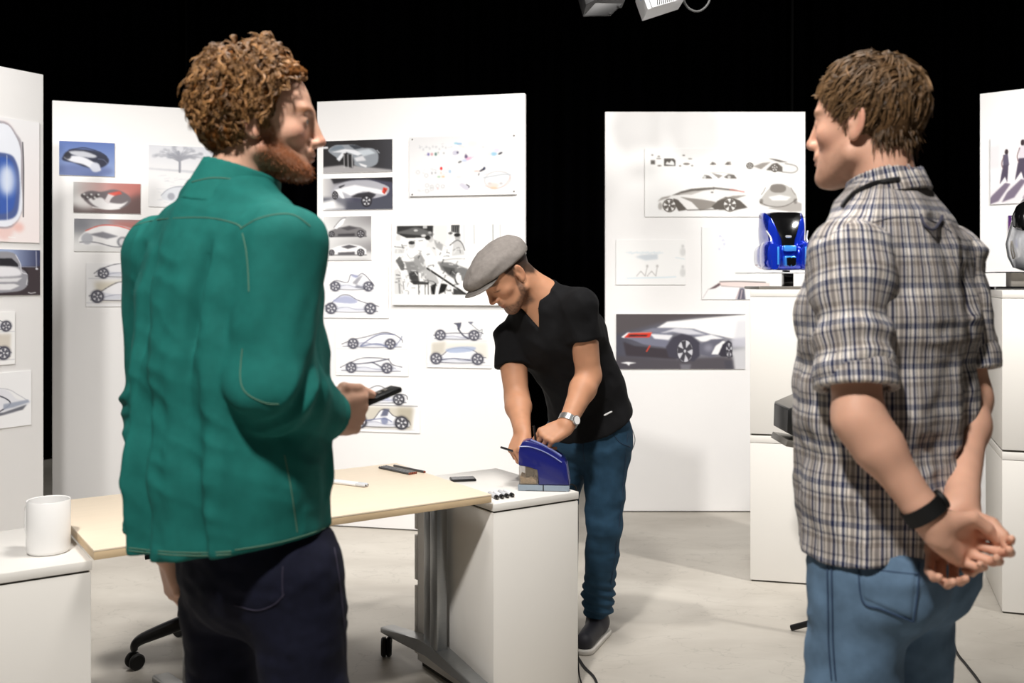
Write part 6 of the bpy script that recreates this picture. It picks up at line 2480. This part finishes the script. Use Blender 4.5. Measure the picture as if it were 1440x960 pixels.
# skin B
axLb, axRb = nrm(wrLb - elLb), nrm(wrRb - elRb)
hcLB = hand_chains(wrLb + axLb * .018, P(1385, 778, 1.70) - P(1318, 738, 1.66), (.12, .86, -.30), 1, .98,
                   curls=[(52, 55, 30), (56, 58, 32), (60, 60, 34), (64, 60, 36)],
                   thumb=[(.016, .020, -.012), (.048, .040, -.024), (.078, .036, -.032), (.104, .026, -.036)])
hcRB = hand_chains(wrRb + axRb * .010, (-.34, -.16, -.92), (.10, .95, .1), -1, .98,
                   curls=[(25, 45, 30), (30, 48, 30), (32, 50, 30), (36, 50, 30)],
                   thumb=[(.012, -.018, -.016), (.016, -.036, -.050), (.030, -.050, -.068), (.046, -.060, -.074)])


def skinB_head(Q):
    return head_sdf(hB.loc(Q), neck_dir=(0, -.046, -.185), jaw=1.02, neck_r=.055)


lo, hi = bounds([hB.O], .135)
lo[2] -= .08
partsB = [extract(skinB_head, lo, hi, .0026)]
for hc, wr_, el_, sh_ in ((hcLB, wrLb, elLb, shLb), (hcRB, wrRb, elRb, shRb)):
    ax2 = nrm(wr_ - el_)

    def fB(Q, hc=hc, wr_=wr_, el_=el_, sh_=sh_, ax2=ax2):
        d = rc(Q, sh_ + (el_ - sh_) * .4, el_, .046, .040)
        d = smin(d, chain(Q, [el_, el_ + (wr_ - el_) * .28, wr_], [.036, .0375, .0265], .03), .03)
        return smin(d, smin(hand_sdf(Q, hc), rc(Q, wr_ - ax2 * .02, wr_ + ax2 * .014, .0275, .026), .012), .012)
    pts = [s[1] for s in hc[1]] + [s[2] for s in hc[1]] + [s[1] for s in hc[2]] + [s[0] for s in hc[2]] + [wr_, el_, sh_ + (el_ - sh_) * .45]
    lo, hi = bounds(pts, .05)
    partsB.append(extract(fB, lo, hi, .0031))


def coreB(Q):
    d = smax(torsoB(Q, .028), 1.0 - Q[:, 2], .01)
    d = smin(d, ecap(Q, ctrb(1.02), ctrb(.92), (.12, .085), (.13, .09), RB), .02)
    d = smin(d, rc(Q, hB.w((0, -.04, -.13)), ctrb(1.42), .05, .07), .02)
    for a, b in ((shLb, elLb), (shRb, elRb)):
        d = smin(d, rc(Q, a, a + (b - a) * .5, .05, .044), .02)
    for a, b, c in ((hipLb, kneeLb, ankLb), (hipRb, kneeRb, ankRb)):
        d = smin(d, chain(Q, [a + [0, 0, -.05], b, c], [.065, .05, .04]), .02)
    return smax(d, .05 - Q[:, 2], .004)


partsB.append(extract(coreB, (.42, 1.6, .04), (1.05, 2.22, 1.66), .013))
VB_, FB_ = join(partsB)
ZLB = ([-.12, -.09, -.05, -.02, -.004, .010, .022, .036, .06, .082, .10, .12], [-.045, -.048, -.045, -.020, .026, .006, .004, .045, .070, .088, .100, .14])


def beardB(q, ax_):
    line = np.interp(q[:, 1], [-.01, .02, .05, .08, .12], [.0, -.02, -.045, -.042, -.036])
    return smooth01(line - q[:, 2], -.006, .02) * smooth01(q[:, 1], .0, .02) * smooth01(q[:, 2], -.13, -.112) * .30


C = skin_cols(VB_, hB, (210, 162, 138), (132, 96, 76), beardB, (180, 112, 98), (110, 82, 58), .45)
mesh_from('body', VB_, FB_, M_SKIN, pb, True, world=True, cols=C)
for s in (-1, 1):
    eye_mesh('eye', hB.w((s * .032, .0795, .0118)), .0118, hB.M @ np.array([0, 1, -.03]), (100, 110, 110), pb)

# hair B: short brown, combed from the crown
hair_cap(hB, ZLB, .006, 'hair_base', pb, ((50, 36, 24), (86, 64, 42)), .0045, seed=14)
V, F, C = shell_hair(rng, hB, ZLB, 1300, 12, (.030, .055), (.004, .013), .35, np.array([.012, -.05, .125]), 5, (.0006, .0011), ((62, 46, 30), (138, 106, 72)), .003, .0017, .008, .06, .6, (.5, 1.1), .020, .3)
mesh_from('hair', V, F, M_HAIR, pb, True, world=True, cols=C)
N = 420
K = 8
t = np.linspace(0, 1, K)
v_ = rng.normal(size=(N * 6, 3))
v_ /= np.linalg.norm(v_, axis=1, keepdims=True)
q_ = np.array([0, -.045, -.010]) + v_ * np.array([.0605, .0465, .050])
ok_ = (v_[:, 1] < .3) & (q_[:, 2] > -.044) & (q_[:, 2] < .02)
q_, v_ = q_[ok_][:N], v_[ok_][:N]
N = len(q_)
dirn = np.array([0, -.05, -1.]) + v_ * .22 + rng.normal(0, .15, (N, 3))
L = rng.uniform(.010, .024, N)
paths = q_[:, None, :] + dirn[:, None, :] * (L[:, None] * t)[..., None]
rad = rng.uniform(.0007, .0014, N)[:, None] * np.interp(t, [0, .2, .7, 1], [.8, 1, .8, .2])[None]
lum = rng.uniform(.5, 1.1, N)[:, None]
V, F, C = strands(hB.w(paths.reshape(-1, 3)).reshape(paths.shape), rad, lin((62, 46, 30)) * lum, lin((118, 90, 62)) * lum, 4)
mesh_from('nape_hair', V, F, M_HAIR, pb, True, world=True, cols=np.clip(C, 0, 1))
N = 70
K = 10
t = np.linspace(0, 1, K)
rt = np.stack([rng.uniform(-.05, .05, N), rng.uniform(.05, .082, N), np.zeros(N)], 1)
rt[:, 2] = .050 + .083 * np.sqrt(np.clip(1 - ((rt[:, 1] + .006) / .097) ** 2 - (rt[:, 0] / .0745) ** 2, .02, 1))
dirn = np.stack([rng.normal(0, .25, N), rng.uniform(.5, .9, N), rng.uniform(.3, .7, N)], 1)
L = rng.uniform(.012, .024, N)
paths = rt[:, None, :] + dirn[:, None, :] * (L[:, None] * t)[..., None] - np.array([0, 0, 1.]) * (.010 * t ** 2)[None, :, None]
rad = rng.uniform(.0008, .0016, N)[:, None] * np.interp(t, [0, .2, .7, 1], [.8, 1, .8, .2])[None]
lum = rng.uniform(.6, 1.2, N)[:, None]
V, F, C = strands(hB.w(paths.reshape(-1, 3)).reshape(paths.shape), rad, lin((84, 62, 42)) * lum, lin((160, 126, 88)) * lum, 4)
mesh_from('fringe', V, F, M_HAIR, pb, True, world=True, cols=np.clip(C, 0, 1))


# wrist watches are worn things of their own
def watch(c, ax, r, bandm, facem, label, face_dir, w=.020, thick=.004, face_r=.017):
    fr = Frame(c, ax, face_dir)
    t_ = thing('wristwatch', label, 'watch', tuple(c))
    V, F = [], []
    n = 36
    prof = [(-w / 2, 0), (-w / 2, thick), (w / 2, thick), (w / 2, 0)]
    for k in range(n):
        a = 2 * math.pi * k / n
        for (y, h_) in prof:
            V.append(fr.w(((r + h_) * math.sin(a), y, (r + h_) * math.cos(a))) - c)
    for k in range(n):
        for j in range(4):
            a, b = k * 4 + j, k * 4 + (j + 1) % 4
            c2, d2 = ((k + 1) % n) * 4 + (j + 1) % 4, ((k + 1) % n) * 4 + j
            F.append((a, b, c2, d2))
    mesh_from('strap', V, F, bandm, t_, False)
    MR = Matrix(fr.M.tolist())
    lathe('case', [(.001, 0), (face_r, 0), (face_r + .001, .003), (face_r, .007), (face_r - .002, .008), (.001, .008)], bandm if facem is None else facem, t_, 24, tuple(fr.U * (r + thick * .5)), MR)
    lathe('dial', [(.001, 0), (face_r - .003, 0), (face_r - .003, .0006), (.001, .0006)], M_GLOSSBLACK if facem is None else M_MUG, t_, 24, tuple(fr.U * (r + thick * .5 + .008)), MR)
    return t_


watch(wrLb - axLb * .012, axLb, .0300, M_RUBBER, None, 'black wristwatch worn behind the back above blue jeans', (.55, .1, .9), w=.026, thick=.005)
# ------------------------------------------------------------------ MAN C: grey flat cap, black T-shirt, bent over the sharpener
FCt = nrm((-.62, -.78, 0))
LC = np.array([.78, -.62, 0])                     # his left
RC = -LC
pc = thing('person', 'person in a grey flat cap and black T-shirt bending over the sharpener', 'person', (.25, 3.82, 0))
hC = Frame(P(717, 387, 3.60), (-.655, -.285, -.70), (-.65, -.28, .72))
pelv, waist, chest, neckb = P(833, 600, 3.83), P(822, 545, 3.79), P(785, 470, 3.70), P(758, 414, 3.655)
shLc, elLc, wrLc = P(815, 432, 3.56), P(828, 528, 3.585), P(798, 594, 3.475)
shRc, elRc, wrRc = P(718, 474, 3.76), P(727, 560, 3.68), P(734, 602, 3.535)
spine = [pelv, waist, chest, chest + (neckb - chest) * .62, neckb]
secC = [(.168, .118), (.160, .112), (.185, .122), (.165, .085), (.085, .062)]
wid = nrm(shLc - shRc)


def torsoC(Q, shrink=0.):
    d = None
    for i in range(4):
        u = LC * (1 - i / 3) + wid * (i / 3)
        e = ecap(Q, spine[i], spine[i + 1], (secC[i][0] - shrink, secC[i][1] - shrink), (secC[i + 1][0] - shrink, secC[i + 1][1] - shrink), u)
        d = e if d is None else smin(d, e, .035)
    return d


upC = nrm(chest - pelv)
dd_ = np.linspace(3.2, 3.9, 500)
vb = P(757, 463, 3.5)       # bottom of the V: where that line meets the chest
for d_ in dd_:
    if torsoC(np.array([P(757, 463, d_)]))[0] < 0:
        vb = P(757, 463, d_)
        break
vt = neckb + FCt * .045 + np.array([0, 0, .01])


nkC = nrm(hC.w((0, -.035, -.035)) - neckb)


def tshirtC(Q):
    d = smin(torsoC(Q), rc(Q, hC.w((0, -.028, -.045)), neckb, .052, .062) - .002, .035) - .001
    d = smax(d, plane(Q, neckb + nkC * .012, nkC), .006)
    for sh_, el_ in ((shLc, elLc), (shRc, elRc)):
        ax = nrm(el_ - sh_)
        e = rc(Q, sh_, sh_ + (el_ - sh_) * .60, .068, .066) - .004 * vnoise(Q, 17, 61)
        e = smax(e, plane(Q, sh_ + (el_ - sh_) * .47, ax), .004)
        d = smin(d, e, .03)
    d = d - .006 * vnoise(Q, 12, 62) - .0045 * (1 - 2 * np.abs(vnoise(Q + .3 * Q[:, ::-1], 13, 63))) - .002 * vnoise(Q, 34, 65)
    d = d - .012 * (1 - smooth01((Q - pelv) @ upC, .0, .14))
    d = smax(d, plane(Q, P(838, 590, 3.83), -upC + np.array([.12, 0, 0])), .005)
    # V neck: wedge that opens towards the neck
    ax = nrm(vt - vb)
    h_ = (Q - vb) @ ax
    lat = np.abs((Q - vb) @ wid)
    front = (Q - spine[3]) @ (-nrm(np.cross(wid, ax)))
    fr_ = nrm(vb - chest)
    vcut = smax(lat - np.clip(h_ * .45, 0, .052), -h_, .005)
    vcut = smax(vcut, -((Q - spine[3]) @ fr_), .01)
    d = smax(d, -vcut, .004)
    return d


M_TEE = mat('black_cotton', (17, 17, 19), .85, spec=.2, var=.15, vscale=50, bump=.25, bscale=700)
VT, FT = extract(tshirtC, (-.16, 3.36, .78), (.56, 4.06, 1.46), .0065)
tee = mesh_from('t_shirt', VT, FT, M_TEE, pc, True, world=True)
bvC = raymesh(VT, FT)
patch(bvC, [(848, 583), (861, 576.5), (862, 579), (849, 586)], mat('white_label', (225, 225, 225), .7), tee, 'woven_label', .0015, 6, 4)
hm = hit(bvC, 757, 452)
mc = hm[0] if hm is not None else vb
mic = box('lapel_microphone', tuple(mc + np.array([0, -.008, .0])), (.012, .012, .026), M_BLACKPL, None, .004)
tag(mic, 'tiny black lapel microphone clipped at the V of the T-shirt', 'microphone')

# trousers C
hipLc, hipRc = P(852, 612, 3.79), P(800, 612, 3.88)
kneeLc, ankLc = P(850, 742, 3.78), P(840, 868, 3.93)
kneeRc, ankRc = P(782, 735, 3.90), P(768, 858, 4.02)
ankLc[2], ankRc[2] = .12, .12


def jeansC(Q):
    d = ecap(Q, pelv + upC * .05, pelv - np.array([0, 0, .05]), (.150, .108), (.168, .124), LC)
    d = smin(d, chain(Q, [hipLc, kneeLc, ankLc], [.092, .066, .056]), .03)
    d = smin(d, chain(Q, [hipRc, kneeRc, ankRc], [.092, .066, .056]), .03)
    d = d - .005 * vnoise(Q * np.array([1, 1, 1.6]), 14, 71) - .004 * (1 - 2 * np.abs(vnoise(Q * np.array([.7, .7, 1.8]), 13, 72))) - .002 * vnoise(Q, 34, 73)
    low = smooth01(.30 - Q[:, 2], 0, .12)
    d = d - .006 * low * np.sin(Q[:, 2] * 160 + Q[:, 0] * 40)
    return smax(d, .085 - Q[:, 2], .006)


M_TEAL = denim('teal_denim', (37, 64, 85), .2)
v, f = extract(jeansC, (-.05, 3.5, .06), (.62, 4.2, 1.06), .0065)
jc = mesh_from('jeans', v, f, M_TEAL, pc, True, world=True)
bvJC = raymesh(v, f)
M_TST = mat('teal_stitch', (24, 44, 66), .8)
for sx in ([(884, 590), (878, 660), (870, 740), (858, 830)], [(862, 610), (872, 622), (886, 628)], [(822, 608), (820, 630), (822, 648)]):
    seam(bvJC, sx, .0016, M_TST, jc, 'seam', lift=.0005)
shoe(ankLc, (-.35, -.9, 0), pc, .20)
shoe(ankRc, (-.6, -.8, 0), pc, .20)

# skin C
axLc, axRc = nrm(wrLc - elLc), nrm(wrRc - elRc)
hcLC = hand_chains(wrLc + axLc * .012, P(757, 620, 3.44) - P(795, 600, 3.475), (.25, -.55, .8), 1, .98,
                   curls=[(48, 58, 30), (54, 62, 32), (58, 64, 34), (60, 64, 34)],
                   thumb=[(.018, .022, -.012), (.050, .034, -.028), (.080, .030, -.036), (.104, .022, -.038)])
hcRC = hand_chains(wrRc + axRc * .012, P(722, 640, 3.47) - P(735, 606, 3.535), (-.75, -.55, .25), -1, .98,
                   curls=[(50, 60, 30), (55, 64, 32), (58, 66, 34), (62, 66, 34)],
                   thumb=[(.018, .022, -.012), (.050, .034, -.028), (.080, .028, -.036), (.100, .018, -.040)])


def headC(Q):
    return head_sdf(hC.loc(Q), neck_dir=hC.loc(neckb[None])[0] * .9, slit=False, nose=1.02, neck_r=.050)


nkw = rc


def upperC(Q):
    d = headC(Q)
    d = smin(d, rc(Q, hC.w((0, -.028, -.045)), neckb, .052, .062), .03)
    return smin(d, torsoC(Q, .012), .035)


lo, hi = bounds([hC.O, neckb, vb], .135)
partsC = [extract(upperC, lo, hi, .0034)]
for hc, wr_, el_, sh_ in ((hcLC, wrLc, elLc, shLc), (hcRC, wrRc, elRc, shRc)):
    ax2 = nrm(wr_ - el_)

    def fC(Q, hc=hc, wr_=wr_, el_=el_, sh_=sh_, ax2=ax2):
        d = rc(Q, sh_ + (el_ - sh_) * .2, el_, .056, .044)
        d = smin(d, chain(Q, [el_, el_ + (wr_ - el_) * .28, wr_], [.043, .046, .030], .02), .02)
        return smin(d, smin(hand_sdf(Q, hc), rc(Q, wr_ - ax2 * .02, wr_ + ax2 * .014, .029, .027), .012), .012)
    pts = [s[1] for s in hc[1]] + [s[2] for s in hc[1]] + [s[1] for s in hc[2]] + [wr_, el_, sh_ + (el_ - sh_) * .25]
    lo, hi = bounds(pts, .06)
    partsC.append(extract(fC, lo, hi, .0032))


def coreC(Q):
    d = torsoC(Q, .02)
    d = smin(d, ecap(Q, pelv + upC * .03, pelv - np.array([0, 0, .04]), (.12, .085), (.13, .09), LC), .02)
    for a, b in ((shLc, elLc), (shRc, elRc)):
        d = smin(d, rc(Q, a, a + (b - a) * .4, .052, .05), .03)
    for a, b, c in ((hipLc, kneeLc, ankLc), (hipRc, kneeRc, ankRc)):
        d = smin(d, chain(Q, [a, b, c], [.06, .045, .036]), .02)
    d = smax(d, rc(Q, neckb, vb, .10, .10) * -1 - .0, .01)
    return smax(d, .05 - Q[:, 2], .004)


partsC.append(extract(coreC, (-.16, 3.36, .04), (.62, 4.2, 1.46), .013))
VC_, FC_ = join(partsC)


def beardC(q, ax_):
    line = np.interp(q[:, 1], [-.01, .015, .04, .07, .09, .12], [.02, .0, -.058, -.068, -.060, -.04])
    a = smooth01(line - q[:, 2], -.006, .012) * smooth01(q[:, 1], -.002, .016) * smooth01(q[:, 2], -.128, -.108)
    mo = np.exp(-(((q[:, 2] + .043) / .007) ** 2 + (ax_ / .026) ** 4)) * (q[:, 1] > .085)
    return np.clip(a * .72 + mo * .6, 0, .85)


def extraC(c, q, ax_, mixc):
    # cropped dark hair below the cap
    z = np.interp(q[:, 1], [-.12, -.06, -.02, 0, .012, .03, .05], [-.05, -.05, -.012, .022, .0, .03, .10])
    m = smooth01(q[:, 2] - z + .004 * vnoise(q, 120, 2), -.014, .014) * (q[:, 1] < .055) * (1 - smooth01(ax_, .078, .082))
    lid = np.exp(-(((q[:, 2] - .0040) / .0030) ** 2 + ((ax_ - .035) / .017) ** 4)) * (q[:, 1] > .06)
    c = mixc(c, (30, 22, 18), lid * .8)
    return mixc(c, (38, 30, 26), m * .92)


C = skin_cols(VC_, hC, (186, 136, 106), (58, 44, 38), beardC, (156, 92, 78), (34, 26, 22), .15, extraC)
mesh_from('body', VC_, FC_, M_SKIN, pc, True, world=True, cols=C)


# flat cap (worn, a thing of its own would move with him: kept as clothing)
def capC(Q):
    q = hC.loc(Q)
    d = elli(q, (0, -.012, .058), (.085, .110, .078))
    d = smin(d, elli(q, (0, .055, .078), (.082, .100, .046)), .04)
    d = d - .0025 * vnoise(q, 40, 3) - .002 * (1 - 2 * np.abs(vnoise(q * np.array([1, .6, 1]), 30, 5)))
    return smax(d, plane(q, (0, .0, .042), (0, .14, -1)), .006)


def brimC(Q):
    q = hC.loc(Q)
    d = elli(q, (0, .090, .052), (.074, .090, .0085))
    bend = q[:, 0] ** 2 * 3.0
    q2 = q.copy()
    q2[:, 2] += bend
    d = elli(q2, (0, .088, .060), (.074, .090, .0085))
    return smax(d, .02 - q[:, 1], .005)


M_CAP = mat('grey_wool', (132, 126, 122), .9, spec=.15, var=.10, vscale=90, bump=.5, bscale=600)
M_BRIM = mat('grey_wool_brim', (126, 121, 117), .9, spec=.15, var=.08, vscale=90, bump=.5, bscale=600)
lo, hi = bounds([hC.O + hC.F * .04 + hC.U * .05], .20)
v, f = extract(capC, lo, hi, .0038)
cp = mesh_from('flat_cap', v, f, M_CAP, pc, True, world=True)
v, f = extract(brimC, lo, hi, .0034)
mesh_from('cap_brim', v, f, M_BRIM, cp, True, world=True)
bvCap = raymesh(*extract(capC, lo, hi, .006))
for sx in ([(722, 372), (729, 368), (734, 363)],):
    seam(bvCap, sx, .0012, M_BRIM, cp, 'seam', lift=.0005)

watch(wrLc - axLc * .008, axLc, .0320, mat('steel_band', (176, 178, 178), .3, metal=.8), mat('steel_case', (190, 190, 190), .25, metal=.8),
      'silver wristwatch on the arm of the person in black', (.75, -.3, .5), w=.022, thick=.004)

# pencils in his hands


def held_pencil(a, b, label, r=.0042):
    a, b = np.asarray(a), np.asarray(b)
    t_ = thing('pencil', label, 'pencil', tuple(a))
    tube('barrel', [np.zeros(3), (b - a) * .9], r, M_PENCIL, t_, 6, smooth=False)
    tube('tip', [(b - a) * .9, b - a], [r, .0008], M_PENEND, t_, 8)


held_pencil(P(704, 628.5, 3.452), P(740, 640, 3.47), 'black pencil pushed into the sharpener by the capped person')
held_pencil(P(750.5, 598, 3.455), P(755, 632, 3.44), 'black pencil held upright in the hand with the silver watch')
# microphone cable down his back
cbl = tube('microphone_cable', catmull([P(884, 560, 3.90), P(888, 572, 3.89), P(884, 584, 3.895), P(888, 600, 3.895), P(893, 618, 3.89), P(889, 632, 3.885), P(884, 640, 3.88)], 6), .0016, mat('grey_wire', (96, 96, 100), .5), None, 6)
tag(cbl, 'thin grey microphone cable hanging at the back of the teal jeans', 'cable')
